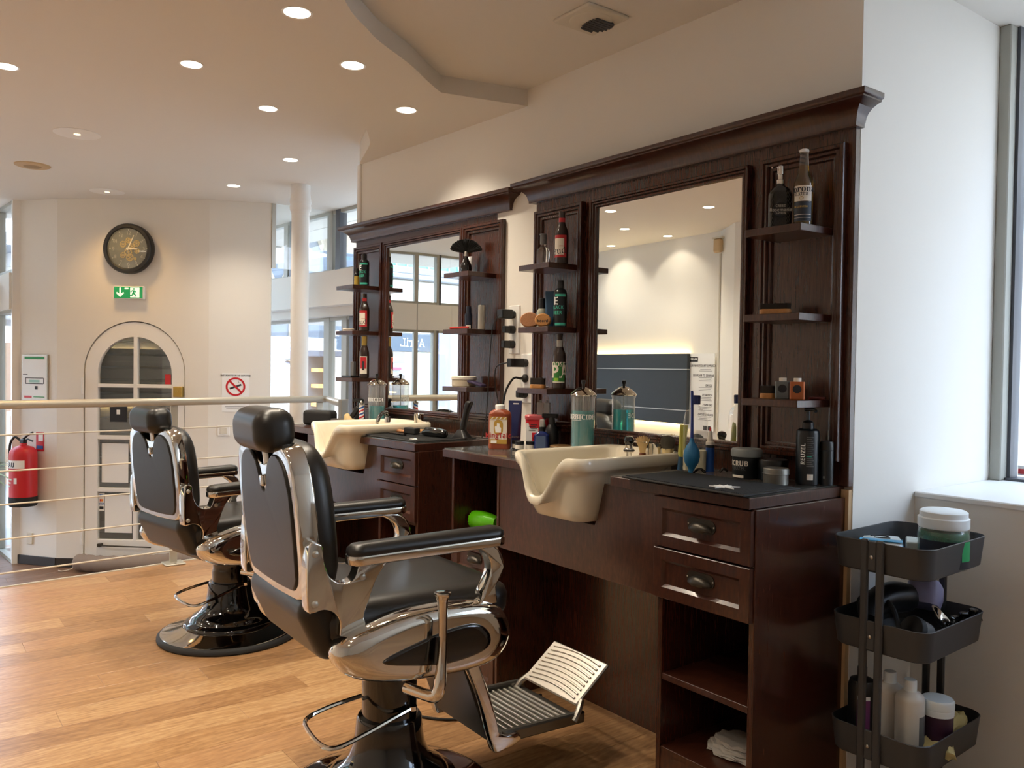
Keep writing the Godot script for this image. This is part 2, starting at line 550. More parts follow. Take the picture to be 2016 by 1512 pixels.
func room_shell() -> void:
	# floor of the platform: planks run towards the mirrors
	var fl := struct("floor", null, null, "warm oak laminate floor of the raised platform")
	fl.position = PLAT
	fl.scale = Vector3.ONE * 1.1
	var base := Mb.new()
	base.prism([Vector2(-5.54, -0.3), Vector2(1.6, -0.3), Vector2(1.6, 3.85), Vector2(-5.12, 3.85)], Vector3(0, -0.56, 0), Vector3.RIGHT, Vector3.BACK, 0.0, -0.5475)
	part(fl, "subfloor", base, mats.plank_low)
	var rng := RandomNumberGenerator.new()
	rng.seed = 11
	var shapes := []
	for i in 8:
		var m := Mb.new()
		var du := rng.randf()
		m.box(Vector3.ZERO, Vector3(0.1492, 0.012, 1.1992), 0.0008)
		for k in m.u.size():
			m.u[k] = Vector2(m.v[k].x / 0.15 * 0.5 + du, m.v[k].z / 1.2 + du * 3.0)
		shapes.append(m.mesh(20))
	var x := -5.65
	var row := 0
	while x < 1.5:
		var z: float = 1.47 - 1.2 * [0.0, 0.37, 0.71, 0.0, 0.55, 0.24][row % 6]
		while z > 0.0:
			z -= 1.2
		while z < 3.7:
			var look: Material = mats["plank%d" % (rng.randi() % 4)]
			var shape: Mesh = shapes[rng.randi() % 8]
			var left := -5.51 + 0.1 * (z + 1.2)
			if x - 0.075 > left and x > -4.3:
				var pl := part(fl, "plank", shape, look)
				pl.position = Vector3(x, -0.006, z + 0.6)
			elif x + 0.075 > left - 0.12 or x <= -4.3:
				# planks sawn off along the slanting edge of the platform
				var cut := Geometry2D.intersect_polygons(PackedVector2Array([Vector2(x - 0.0746, z + 0.0004), Vector2(x + 0.0746, z + 0.0004), Vector2(x + 0.0746, z + 1.1996), Vector2(x - 0.0746, z + 1.1996)]), PackedVector2Array([Vector2(-5.51 - 0.026, -0.26), Vector2(3, -0.26), Vector2(3, 6), Vector2(-5.51 + 0.6, 6.0)]))
				if cut.size():
					var m := Mb.new()
					m.prism(Array(cut[0]), Vector3.ZERO, Vector3.RIGHT, Vector3.BACK, 0.0, 0.012)
					for k in m.u.size():
						m.u[k] = Vector2((m.v[k].x - x) / 0.15 * 0.5, (m.v[k].z - z) / 1.2)
					part(fl, "plank", m, look, "", 20.0)
			z += 1.2
		x += 0.15
		row += 1
	var nose := Mb.new()
	nose.prism([Vector2(-5.553, -0.3), Vector2(-5.537, -0.3), Vector2(-5.127, 3.8), Vector2(-5.143, 3.8)], Vector3(0, -0.04, 0), Vector3.RIGHT, Vector3.BACK, 0.0, -0.045)
	var nz := struct("trim_1", nose, mats.foam, "pale nosing strip along the platform edge")
	nz.position = PLAT
	nz.scale = Vector3.ONE * 1.1
	var low := struct("floor", null, null, "darker laminate floor below the platform by the entrance")
	var lb := Mb.new()
	lb.bb(-9.4, -0.62, -1.2, -5.6, -0.552, 4.6)
	part(low, "subfloor", lb, mats.plank_low)
	x = -8.9
	row = 0
	while x < -5.4:
		for k in 3:
			var pl := part(low, "plank", shapes[(row + k) % 8], mats.plank_low)
			pl.position = Vector3(x, -0.546, -0.1 + k * 1.2 + [0.0, 0.4, 0.8][row % 3] - 0.4)
		x += 0.15
		row += 1
	# the wall that carries the mirrors, its bend and its thickness
	var w := Mb.new()
	w.prism([Vector2(-1.475, 0), Vector2(-3.255, 0), Vector2(-4.83, 0.088), Vector2(-4.83, -0.86), Vector2(-1.475, -1.28)], Vector3(0, -0.6, 0), Vector3.RIGHT, Vector3.BACK, 0.0, -3.4)
	struct("wall_mirror", w, mats.plaster, "cream wall behind the two wooden mirror stations")
	var et := Mb.new()
	et.bb(-4.845, -0.5, 0.055, -4.80, 2.52, 0.098, 0.006)
	struct("trim_2", et, mats.white_gloss, "white edging on the free end of the mirror wall")
	# window recess at the right
	var ws := Mb.new()
	ws.bb(-1.475, -0.13, -1.28, 1.9, 0.815, -0.393)
	struct("wall_window", ws, mats.plaster, "low white wall under the deep window sill")
	var sl := Mb.new()
	sl.bb(-1.475, 0.815, -1.12, 1.9, 0.836, -0.388, 0.004)
	struct("trim_3", sl, mats.sill_paint, "deep white window sill")
	# walls behind the camera
	w = Mb.new()
	w.prism([Vector2(-8.45, 4.5), Vector2(-5.45, 4.29), Vector2(-5.05, 4.0), Vector2(1.9, 4.0), Vector2(1.9, 4.3), Vector2(-4.9, 4.3), Vector2(-5.4, 4.7), Vector2(-8.45, 4.8)], Vector3(0, -0.6, 0), Vector3.RIGHT, Vector3.BACK, 0.0, -3.4)
	struct("wall_back", w, mats.plaster, "white wall opposite the mirrors")
	w = Mb.new()
	w.bb(1.7, -0.6, -1.3, 2.0, 2.75, 4.3)
	struct("wall_right", w, mats.plaster)
	# entrance end: the faceted wall with the arched door
	w = Mb.new()
	w.prism([Vector2(-8.46, 1.547), Vector2(-8.129, 1.30), Vector2(-8.129 - 0.16, 1.30 - 0.13), Vector2(-8.56, 1.40)], Vector3(0, -0.6, 0), Vector3.RIGHT, Vector3.BACK, 0.0, -3.4)
	struct("wall_plan", w, mats.plaster, "narrow white wall with the extinguisher")
	w = Mb.new()
	w.prism([Vector2(-7.287, 0.268), Vector2(-7.094, -0.204), Vector2(-7.28, -0.28), Vector2(-7.447, 0.138)], Vector3(0, -0.6, 0), Vector3.RIGHT, Vector3.BACK, 0.0, -3.4)
	struct("wall_switch", w, mats.plaster, "white wall with the no vaping notice")
	# ceilings
	var c := Mb.new()
	c.prism([Vector2(-9.6, -1.0), Vector2(-4.5, -1.3), Vector2(-2.9, -0.4), Vector2(-2.9, 1.5), Vector2(-1.0, 3.0), Vector2(-0.2, 4.4), Vector2(-9.6, 4.8)], Vector3(0, 2.65, 0), Vector3.RIGHT, Vector3.BACK, 0.0, -0.12)
	struct("ceiling", c, mats.ceiling_paint, "upper white ceiling over the entrance")
	c = Mb.new()
	c.bb(-3.4, 2.60, -1.3, 2.0, 2.648, 4.4)
	struct("ceiling", c, mats.ceiling_paint, "white ceiling over the front station")
	var le := smooth([Vector2(1.2, 4.35), Vector2(-0.6, 3.6), Vector2(-1.6, 2.75), Vector2(-2.4, 2.1), Vector2(-2.972, 1.561), Vector2(-3.182, 1.341), Vector2(-3.405, 1.062), Vector2(-3.533, 0.895), Vector2(-3.667, 0.741), Vector2(-3.841, 0.597), Vector2(-4.018, 0.467), Vector2(-4.224, 0.334), Vector2(-4.342, 0.269), Vector2(-4.523, 0.203), Vector2(-4.721, 0.133), Vector2(-4.83, 0.088)], 4)
	var re := smooth([Vector2(-3.314, 0.435), Vector2(-3.225, 0.558), Vector2(-3.091, 0.728), Vector2(-2.957, 0.937), Vector2(-2.866, 1.046), Vector2(-2.696, 1.218), Vector2(-2.1, 1.65), Vector2(-1.2, 2.3), Vector2(0.2, 3.1), Vector2(1.6, 4.0)], 4)
	var poly: Array = le
	poly.append(Vector2(-4.83, -0.3))
	poly.append(Vector2(-3.216, -0.3))
	poly.append(Vector2(-3.216, 0.0))
	poly.append_array(re)
	c = Mb.new()
	c.prism(poly, Vector3(0, 2.52, 0), Vector3.RIGHT, Vector3.BACK, 0.0, -0.128)
	struct("ceiling", c, mats.ceiling_paint, "wavy dropped band of the ceiling with three lit spotlights")

func wall_poly(pts: Array, y0: float, y1: float) -> Mb:
	var m := Mb.new()
	m.prism(pts, Vector3(0, y0, 0), Vector3.RIGHT, Vector3.BACK, 0.0, -(y1 - y0))
	return m

# a strip of glazing between two points of the plan: frame members of size s and a pane
func strip_wall(called: String, a: Vector2, b: Vector2, y0: float, y1: float, thick: float, m: Material, label := "") -> MeshInstance3D:
	var d := (b - a).normalized()
	var n := Vector2(-d.y, d.x) * thick * 0.5
	return struct(called, wall_poly([a + n, b + n, b - n, a - n], y0, y1), m, label)

func upright(parent: Node3D, called: String, at: Vector2, d: Vector2, wide: float, deep: float, y0: float, y1: float, m: Material) -> void:
	var n := Vector2(-d.y, d.x) * deep * 0.5
	var h := d * wide * 0.5
	part(parent, called, wall_poly([at + n + h, at + n - h, at - n - h, at - n + h], y0, y1), m)

func glazing(called: String, a: Vector2, b: Vector2, y0: float, y1: float, posts: Array, glass: Material, label: String) -> Node3D:
	var d := (b - a).normalized()
	var o := struct(called, null, null, label)
	part(o, "pane", wall_poly([a + Vector2(-d.y, d.x) * 0.004, b + Vector2(-d.y, d.x) * 0.004, b - Vector2(-d.y, d.x) * 0.004, a - Vector2(-d.y, d.x) * 0.004], y0, y1), glass)
	for y in [y0, y1 - 0.03]:
		var n := Vector2(-d.y, d.x) * 0.03
		part(o, "window_frame", wall_poly([a + n, b + n, b - n, a - n], y, y + 0.03), mats.frame_grey)
	for f in posts:
		upright(o, "mullion", a.lerp(b, f[0]), d, f[1], 0.07, y0, y1, mats.frame_dark if f.size() > 2 else mats.frame_grey)
	return o

func facades() -> void:
	# street side beside the mirror wall
	var a := Vector2(-8.9, -0.643)
	var b := Vector2(-4.83, -0.98)
	glazing("window_1", a, b, 2.09, 2.65, [[0.228, 0.08], [0.252, 0.05, 1], [0.44, 0.09], [0.475, 0.08, 1], [0.9, 0.06]], mats.window_glass, "upper glazing along the street side")
	strip_wall("wall_band", a + Vector2(0, 0.05), b + Vector2(0, 0.05), 1.78, 2.09, 0.16, mats.plaster, "white band between the two rows of street windows")
	var so := wall_poly([Vector2(-8.9, -0.64), Vector2(-4.83, -0.98), Vector2(-4.83, -2.0), Vector2(-8.9, -1.7)], 1.70, 1.78)
	struct("trim_4", so, mats.plaster, "soffit over the shop entrance")
	glazing("window_2", a + Vector2(0, -0.15), b + Vector2(0, -0.15), -0.5, 1.70, [[0.19, 0.07], [0.21, 0.05, 1], [0.36, 0.10], [0.44, 0.09], [0.475, 0.1, 1], [0.9, 0.08]], mats.window_glass, "lower glazing of the street entrance")
	# glass screen between the notice wall and the street glazing
	var g := struct("window_3", null, null, "clear glass screen beside the column")
	part(g, "pane", wall_poly([Vector2(-7.098, -0.21), Vector2(-7.098, -0.79), Vector2(-7.106, -0.79), Vector2(-7.106, -0.21)], 2.09, 2.65), mats.mint_glass)
	part(g, "mullion", wall_poly([Vector2(-7.08, -0.205), Vector2(-7.08, -0.24), Vector2(-7.12, -0.24), Vector2(-7.12, -0.205)], 2.09, 2.65), mats.nickel)
	# outer roof seen through the screen
	struct("ceiling", wall_poly([Vector2(-9.6, -1.0), Vector2(-4.6, -1.35), Vector2(-4.6, -1.6), Vector2(-9.6, -1.4)], 2.65, 2.75), mats.plaster, "eaves outside the street windows")
	# west side: bay of windows seen in the rear mirror
	var pts := [Vector2(-8.50, 1.57), Vector2(-9.08, 1.62), Vector2(-8.82, 2.5), Vector2(-8.68, 3.164), Vector2(-8.56, 3.5), Vector2(-8.50, 4.0), Vector2(-8.45, 4.6)]
	for i in 6:
		strip_wall("wall_band", pts[i], pts[i + 1], 1.70, 2.02, 0.1, mats.plaster, "white band between the side street windows")
		glazing("window_4", pts[i], pts[i + 1], 2.02, 2.65, [[0.99, 0.05]] if i != 4 else [[0.62, 0.06], [0.66, 0.03, 1]], mats.window_glass, "upper side street window")
		glazing("window_5", pts[i], pts[i + 1], -0.54, 1.70, [[0.99, 0.05]] if i != 4 else [[0.55, 0.07], [0.6, 0.03, 1]], mats.window_glass, "tall side street window")
	var j := Mb.new()
	j.bb(-8.53, -0.6, 1.50, -8.45, 2.65, 1.60)
	struct("trim_5", j, mats.white_gloss, "white jamb beside the fire extinguisher")
	# the window in the recess
	var o := struct("window_6", null, null, "tall grey framed window over the deep sill")
	var f := Mb.new()
	f.bb(-1.475, 0.836, -1.12, -1.432, 2.6, -0.965, 0.004)
	part(o, "jamb", f, mats.frame_grey)
	f = Mb.new()
	f.bb(-1.432, 0.836, -1.09, -1.420, 2.6, -1.02)
	part(o, "gasket", f, mats.frame_dark)
	f = Mb.new()
	f.bb(-1.432, 0.836, -1.1, 1.8, 0.846, -1.0)
	part(o, "gasket", f, mats.frame_dark)
	f = Mb.new()
	f.bb(-1.43, 0.84, -1.058, 1.8, 2.6, -1.05)
	part(o, "pane", f, mats.window_glass)
	f = Mb.new()
	f.bb(0.3, 0.836, -1.12, 0.37, 2.6, -0.99, 0.004)
	part(o, "mullion", f, mats.frame_grey)
	f = Mb.new()
	f.bb(-1.402, 0.857, -1.049, -1.377, 0.895, -1.048)
	part(o, "sticker", f, mats.paper)
	f = Mb.new()
	f.bb(-1.401, 0.862, -1.048, -1.378, 0.882, -1.047)
	part(o, "sticker_print", f, mats.red)

func ceiling_fittings() -> void:
	var ring := Mb.new()
	ring.lathe([Vector2(0.047, 0.0), Vector2(0.056, -0.002), Vector2(0.056, 0.004), Vector2(0.047, 0.02)], 28)
	var disc := Mb.new()
	disc.lathe([Vector2(0, -0.001), Vector2(0.047, -0.001), Vector2(0.047, 0.008), Vector2(0, 0.008)], 28)
	var rm := ring.mesh(); var dm := disc.mesh()
	var where := ["nearest the left picture edge", "second in the row running to the column", "third, below the wavy ceiling edge", "small, nearest the column top", "smallest, above the notice wall", "largest, near the wavy step", "in the middle of the wavy band", "lowest on the wavy band by the mirror wall", "first seen in the front mirror", "second seen in the front mirror", "third seen in the front mirror", "washing the white wall over the poster", "washing the white wall over the dark panel", "on the wavy band before the footrest", "on the wavy band overhead", "on the wavy band behind the viewer", "over the platform behind the chairs", "by the back wall"]
	for i in LAMP_SPOTS.size():
		var p: Array = LAMP_SPOTS[i]
		var o := thing("ceiling_spotlight", "round recessed ceiling spotlight, " + where[i], "spotlight", Vector3(p[0], p[2], p[1]), 0.0, "recessed ceiling spotlights")
		part(o, "trim_ring", rm, mats.white_gloss)
		part(o, "lamp_lens", dm, mats.lamp_glow)
		var l := SpotLight3D.new()
		l.name = "spot_beam"
		l.light_color = Color(1.0, 0.94, 0.85)
		l.light_energy = 1.25
		l.spot_angle = 62.0
		l.spot_angle_attenuation = 0.9
		l.spot_range = 12.0
		l.spot_attenuation = 2.0
		l.light_size = 0.045
		l.shadow_enabled = true
		add_child(l)
		l.position = Vector3(p[0], p[2] - 0.012, p[1])
		l.rotation.x = -PI / 2
	# wide reflector downlights
	for q in [[-5.735, 1.547, 0.115, "wide round downlight with a gold reflector above the rail"], [-7.511, 1.029, 0.115, "wide round downlight with a gold reflector above the clock"]]:
		var o := thing("reflector_downlight", q[3], "downlight", Vector3(q[0], 2.65, q[1]), 0.0, "gold reflector downlights")
		var m := Mb.new()
		m.lathe([Vector2(q[2], -0.004), Vector2(q[2] + 0.018, -0.003), Vector2(q[2] + 0.018, 0.006), Vector2(q[2], 0.006)], 36)
		part(o, "trim_ring", m, mats.white_gloss)
		m = Mb.new()
		m.lathe([Vector2(q[2], -0.003), Vector2(q[2] * 0.8, -0.002), Vector2(q[2] * 0.45, -0.0035), Vector2(0.0, -0.002)], 36)
		part(o, "reflector_bowl", m, mats.reflector)
		m = Mb.new()
		m.lathe([Vector2(0, -0.008), Vector2(0.018, -0.007), Vector2(0.02, -0.003), Vector2(0, -0.002)], 16)
		part(o, "lamp_bulb", m, mats.bulb_glow)
		var l := SpotLight3D.new()
		l.name = "downlight_beam"
		l.light_color = Color(1.0, 0.8, 0.5)
		l.light_energy = 0.9
		l.spot_angle = 60.0
		l.spot_range = 10.0
		l.spot_attenuation = 2.0
		l.light_size = 0.08
		l.shadow_enabled = true
		add_child(l)
		l.position = Vector3(q[0], 2.635, q[1])
		l.rotation.x = -PI / 2
	var o := thing("ceiling_speaker", "flat beige round ceiling speaker beside the gold downlight", "speaker", Vector3(-6.863, 2.65, 1.646))
	var m := Mb.new()
	m.lathe([Vector2(0, -0.012), Vector2(0.10, -0.012), Vector2(0.115, -0.006), Vector2(0.118, 0.004), Vector2(0, 0.004)], 36)
	part(o, "rim", m, mat("beige_plastic", col("c9ad84"), 0.6))
	m = Mb.new()
	m.lathe([Vector2(0, -0.016), Vector2(0.05, -0.016), Vector2(0.06, -0.011), Vector2(0, -0.011)], 30)
	part(o, "grille", m, mat("beige_grille", col("a98e68"), 0.7))
	# square vent with its louvre knocked askew
	o = thing("ceiling_vent", "square ceiling vent with a tilted dark round grille", "vent", Vector3(-2.41, 2.60, 0.325), 0.0)
	m = Mb.new()
	m.rbox(Vector3(0, -0.006, 0), Vector3(0.21, 0.014, 0.21), 0.012, 3)
	part(o, "plate", m, mats.foam)
	m = Mb.new()
	m.lathe([Vector2(0.078, -0.017), Vector2(0.083, -0.013), Vector2(0.078, -0.005), Vector2(0.0, -0.005), Vector2(0.0, -0.0132), Vector2(0.078, -0.0134)], 32)
	part(o, "round_opening", m, mats.foam)
	for k in 7:
		m = Mb.new()
		var h := sqrt(maxf(0.0, 0.07 * 0.07 - pow(-0.06 + k * 0.016, 2.0)))
		m.t = Transform3D(Basis(Vector3(0, 0, 1), 0.5), Vector3(-0.055 + k * 0.016, -0.018, -0.02))
		m.bb(-0.004, -0.008, -h, 0.004, 0.008, h * 0.5)
		part(o, "louvre", m, mats.frame_dark)

func rr_even(hx: float, hz: float, r: float, n: int) -> PackedVector2Array:
	# n points spread evenly round a rounded rectangle
	var base := Mb.rrect(hx, hz, r, 8)
	var lens := [0.0]
	for i in base.size():
		lens.append(lens[i] + base[i].distance_to(base[(i + 1) % base.size()]))
	var out := PackedVector2Array()
	var k := 0
	for i in n:
		var want: float = lens[base.size()] * i / n
		while lens[k + 1] < want:
			k += 1
		out.append(base[k].lerp(base[(k + 1) % base.size()], (want - lens[k]) / maxf(lens[k + 1] - lens[k], 1e-9)))
	return out

func mirror_unit(o: Node3D, p: Dictionary) -> void:
	var m := Mb.new()
	m.bb(p.board[0], p.foot, 0.0, p.board[1], 2.045, 0.03, 0.003)
	part(o, "back_board", m, mats.mahogany)
	# crown cornice with returned ends
	m = Mb.new()
	var rings := []
	for q in [[0.0, 2.030], [0.0, 2.040], [0.003, 2.046], [0.006, 2.060], [0.013, 2.073], [0.026, 2.086], [0.043, 2.095], [0.056, 2.099], [0.056, 2.104], [0.062, 2.107], [0.064, 2.112], [0.064, 2.124]]:
		rings.append(PackedVector3Array([Vector3(p.cornice[0] - q[0], q[1], 0.0), Vector3(p.cornice[1] + q[0], q[1], 0.0), Vector3(p.cornice[1] + q[0], q[1], 0.05 + q[0]), Vector3(p.cornice[0] - q[0], q[1], 0.05 + q[0])]))
	m.loft(rings)
	part(o, "cornice", m, mats.mahogany_flat, "", 50.0)
	var fine := [Vector2(0, 0), Vector2(0, 0.022), Vector2(0.003, 0.026), Vector2(0.011, 0.026), Vector2(0.013, 0.020), Vector2(0.016, 0.023), Vector2(0.021, 0.023), Vector2(0.024, 0.015), Vector2(0.027, 0.017), Vector2(0.032, 0.016), Vector2(0.036, 0.006), Vector2(0.036, 0)]
	m = Mb.new()
	m.moulding(p.mirror[0], p.mirror[2], p.mirror[1], p.mirror[3], 0.03, fine)
	part(o, "mirror_frame", m, mats.mahogany)
	m = Mb.new()
	m.bb(p.mirror[0] + 0.03, p.mirror[2] + 0.03, 0.029, p.mirror[1] - 0.03, p.mirror[3] - 0.03, 0.035)
	part(o, "mirror_glass", m, mats.mirror)
	for s in [p.left, p.right]:
		m = Mb.new()
		m.moulding(s[0], 0.962, s[1], p.mirror[3] + 0.004, 0.03, [Vector2(0, 0), Vector2(0, 0.022), Vector2(0.003, 0.026), Vector2(0.014, 0.026), Vector2(0.017, 0.019), Vector2(0.021, 0.022), Vector2(0.028, 0.022), Vector2(0.032, 0.012), Vector2(0.036, 0.014), Vector2(0.043, 0.012), Vector2(0.047, 0.003), Vector2(0.047, 0)])
		var fr := part(o, "panel_frame", m, mats.mahogany)
		m = Mb.new()
		m.bb(s[0] + 0.046, 1.008, 0.028, s[1] - 0.046, p.mirror[3] - 0.042, 0.0325)
		part(fr, "panel_field", m, mats.mahogany)
	for s in p.shelves:
		for y in s[2]:
			m = Mb.new()
			m.bb(s[0], y - 0.024, 0.03, s[1], y, 0.212, 0.0015)
			part(o, "shelf", m, mats.mahogany_flat)

func drawer_front(parent: Node3D, x0: float, y0: float, x1: float, y1: float, z: float) -> void:
	var m := Mb.new()
	m.moulding(x0, y0, x1, y1, z, [Vector2(0, -0.018), Vector2(0, -0.002), Vector2(0.002, 0), Vector2(0.036, 0), Vector2(0.046, -0.011), Vector2(0.046, -0.018)])
	m.bb(x0 + 0.01, y0 + 0.01, z - 0.02, x1 - 0.01, y1 - 0.01, z - 0.0105)
	var d := part(parent, "drawer", m, mats.mahogany_flat)
	var c := Vector3((x0 + x1) * 0.5, (y0 + y1) * 0.5 + 0.002, z - 0.0105)
	m = Mb.new()
	var rings := []
	for i in 9:
		var f := PI / 2 * i / 8
		var ring := PackedVector3Array()
		for k in 17:
			var a := PI * k / 16
			ring.append(c + Vector3(cos(a) * 0.046 * cos(f), -0.008 + sin(a) * 0.026 * cos(f) + 0.004 * sin(f), 0.026 * sin(f) + 0.002))
		ring.append(c + Vector3(-0.03 * cos(f), -0.011, 0.026 * sin(f) + 0.002))
		ring.append(c + Vector3(0.03 * cos(f), -0.011, 0.026 * sin(f) + 0.002))
		rings.append(ring)
	m.loft(rings)
	m.prism(Array(Mb.rrect(0.055, 0.022, 0.021, 5)), c + Vector3(0, 0.006, 0), Vector3.RIGHT, Vector3.UP, 0.0, 0.003)
	part(d, "cup_handle", m, mats.bronze)
	for sx in [-1, 1]:
		m = Mb.new()
		m.rbox(c + Vector3(sx * 0.05, 0.008, 0.003), Vector3(0.005, 0.005, 0.003), 0.0014, 2)
		part(d, "screw", m, mats.nickel)

func make_sink(o: Node3D) -> void:
	# a fireclay shaving basin whose front lip dips for the neck; o stands at the middle of its back edge at floor level
	var rows := [[0.700, 0.120, 0.185, 0.05, 0.345], [0.706, 0.134, 0.198, 0.055, 0.347], [0.735, 0.145, 0.212, 0.06, 0.348], [0.80, 0.154, 0.224, 0.06, 0.342], [0.862, 0.163, 0.234, 0.06, 0.336], [0.880, 0.172, 0.245, 0.06, 0.333], [0.889, 0.189, 0.262, 0.05, 0.330], [0.898, 0.198, 0.270, 0.05, 0.329], [0.915, 0.201, 0.272, 0.05, 0.329], [0.930, 0.199, 0.271, 0.05, 0.329], [0.937, 0.192, 0.264, 0.048, 0.329], [0.935, 0.180, 0.252, 0.045, 0.329], [0.922, 0.170, 0.242, 0.045, 0.328], [0.87, 0.158, 0.222, 0.05, 0.328], [0.79, 0.145, 0.205, 0.05, 0.33], [0.748, 0.125, 0.185, 0.05, 0.333], [0.738, 0.09, 0.15, 0.05, 0.335]]
	var rings := []
	for r in rows:
		var ring := PackedVector3Array()
		for p in rr_even(r[1], r[2], r[3], 120):
			var fr := smoothstep(0.55, 0.95, p.y / r[2])
			var n := 0.15 * exp(-pow(absf(p.x + 0.02) / 0.088, 3.0)) * fr
			var w := clampf((r[0] - 0.765) / 0.14, 0.0, 1.0)
			var bulge := n * 0.16 * w
			ring.append(Vector3(p.x, r[0] - n * w, p.y + r[4] + bulge))
		rings.append(ring)
	var m := Mb.new()
	m.loft(rings)
	part(o, "basin", m, mats.ceramic, "", 60.0)
	m = Mb.new()
	m.lathe([Vector2(0, 0.741), Vector2(0.028, 0.741), Vector2(0.03, 0.738), Vector2(0, 0.737)], 20, Vector3(0, 0, 0.3))
	part(o, "drain", m, mats.chrome)
	m = Mb.new()
	m.bb(-0.16, 0.84, 0.088, 0.16, 0.889, 0.15, 0.01)
	part(o, "tap_ledge", m, mats.ceramic)

func front_station() -> void:
	var o := thing("mirror_station", "large dark mahogany mirror panel with crown cornice and six shelves, nearest the window", "mirror", Vector3(-2.297, 0, 0), 0.0, "mahogany mirror stations")
	mirror_unit(o, {"foot": 0.8805, "board": [-0.803, 0.822], "cornice": [-0.836, 0.834], "mirror": [-0.403, 0.429, 0.958, 1.980], "left": [-0.79, -0.453], "right": [0.478, 0.797], "shelves": [[-0.695, -0.483, [1.708, 1.431, 1.159]], [0.54, 0.752, [1.717, 1.436, 1.159]]]})
	# wood batten below the board's edge
	var m := Mb.new()
	m.bb(-1.505, -0.125, 0.0, -1.478, 0.87, 0.02)
	solo("wall_batten", "pale raw wooden batten on the wall edge behind the trolley", "batten", m, mat("raw_wood", col("c2a077"), 0.7))
	# worktop pieces
	o = thing("worktop", "dark mahogany worktop with glass, beside the basin nearest the window", "worktop", Vector3(-2.297, 0, 0))
	m = Mb.new()
	m.bb(0.212, 0.846, 0.0, 0.792, 0.8795, 0.495, 0.0015)
	part(o, "board", m, mats.mahogany_flat)
	m = Mb.new()
	m.bb(0.232, 0.88, 0.036, 0.788, 0.8855, 0.49, 0.0008)
	part(o, "glass_top", m, mats.top_glass)
	o = thing("worktop", "short mahogany worktop piece carrying the brown powder bottle", "worktop", Vector3(-2.297, 0, 0))
	m = Mb.new()
	m.bb(-0.868, 0.846, 0.0, -0.248, 0.8795, 0.495, 0.0015)
	part(o, "board", m, mats.mahogany_flat)
	m = Mb.new()
	m.bb(-0.862, 0.88, 0.036, -0.25, 0.8855, 0.49, 0.0008)
	part(o, "glass_top", m, mats.top_glass)
	# drawers and open shelves under the right hand piece
	o = thing("drawer_cabinet", "mahogany cabinet with two drawers and cup handles next to the trolley", "cabinet", Vector3(-2.297, 0, 0))
	m = Mb.new()
	m.bb(0.788, -0.125, 0.0, 0.807, 0.845, 0.482, 0.0015)
	m.bb(0.428, -0.125, 0.0, 0.446, 0.845, 0.478, 0.0015)
	part(o, "side_panel", m, mats.mahogany)
	m = Mb.new()
	m.bb(0.446, 0.0, 0.0, 0.788, 0.845, 0.012)
	part(o, "back_panel", m, mats.mahogany)
	for y in [0.022, 0.262]:
		m = Mb.new()
		m.bb(0.446, y - 0.02, 0.012, 0.788, y, 0.474, 0.001)
		part(o, "shelf", m, mats.mahogany_flat)
	m = Mb.new()
	m.bb(0.446, 0.508, 0.012, 0.788, 0.52, 0.474)
	part(o, "drawer_box", m, mats.mahogany_flat)
	m = Mb.new()
	m.bb(0.446, -0.125, 0.46, 0.788, 0.004, 0.474)
	part(o, "plinth", m, mats.mahogany_flat)
	drawer_front(o, 0.424, 0.682, 0.802, 0.842, 0.5)
	drawer_front(o, 0.424, 0.515, 0.802, 0.676, 0.5)
	# open niche at the other end, with a drawer below
	o = thing("niche_cabinet", "narrow mahogany side cabinet with a dark open niche", "cabinet", Vector3(-2.297, 0, 0))
	m = Mb.new()
	m.bb(-0.812, -0.125, 0.0, -0.795, 0.845, 0.48, 0.001)
	m.bb(-0.472, -0.125, 0.0, -0.455, 0.845, 0.48, 0.001)
	part(o, "side_panel", m, mats.mahogany)
	m = Mb.new()
	m.bb(-0.795, 0.0, 0.0, -0.472, 0.845, 0.012)
	part(o, "back_panel", m, mats.mahogany)
	m = Mb.new()
	m.bb(-0.795, 0.5, 0.012, -0.472, 0.52, 0.47)
	part(o, "shelf", m, mats.mahogany_flat)
	drawer_front(o, -0.792, 0.345, -0.475, 0.498, 0.485)
	drawer_front(o, -0.792, -0.1, -0.475, 0.34, 0.485)
	# apron with the basin's cut-out and the modesty panel
	o = thing("apron_panel", "wide mahogany apron and knee panel around the basin nearest the window", "panel", Vector3(-2.297, 0, 0))
	m = Mb.new()
	m.prism([Vector2(-0.455, 0.51), Vector2(0.424, 0.51), Vector2(0.424, 0.846), Vector2(0.165, 0.846), Vector2(0.132, 0.72), Vector2(0.118, 0.692), Vector2(-0.15, 0.692), Vector2(-0.172, 0.72), Vector2(-0.215, 0.846), Vector2(-0.455, 0.846)], Vector3.ZERO, Vector3.RIGHT, Vector3.UP, 0.46, 0.477)
	part(o, "apron", m, mats.mahogany_flat)
	m = Mb.new()
	m.bb(-0.455, -0.125, 0.158, 0.428, 0.845, 0.172)
	part(o, "knee_panel", m, mats.mahogany)
	# basin
	o = thing("shaving_basin", "cream ceramic basin with a neck dip, nearest the window", "basin", Vector3(-2.325, 0, 0), 0.0, "ceramic shaving basins")
	make_sink(o)
	var tap := thing("basin_tap", "short chrome tap with a black ball handle in the nearer basin", "tap", Vector3(-2.19, 0.93, 0.3))
	m = Mb.new()
	m.lathe([Vector2(0, -0.012), Vector2(0.02, -0.012), Vector2(0.019, -0.006), Vector2(0.009, -0.002), Vector2(0.009, 0.012), Vector2(0.017, 0.014), Vector2(0.019, 0.02), Vector2(0.017, 0.027), Vector2(0.014, 0.03), Vector2(0.016, 0.04), Vector2(0, 0.042)], 20)
	part(tap, "body", m, mats.chrome)
	m = Mb.new()
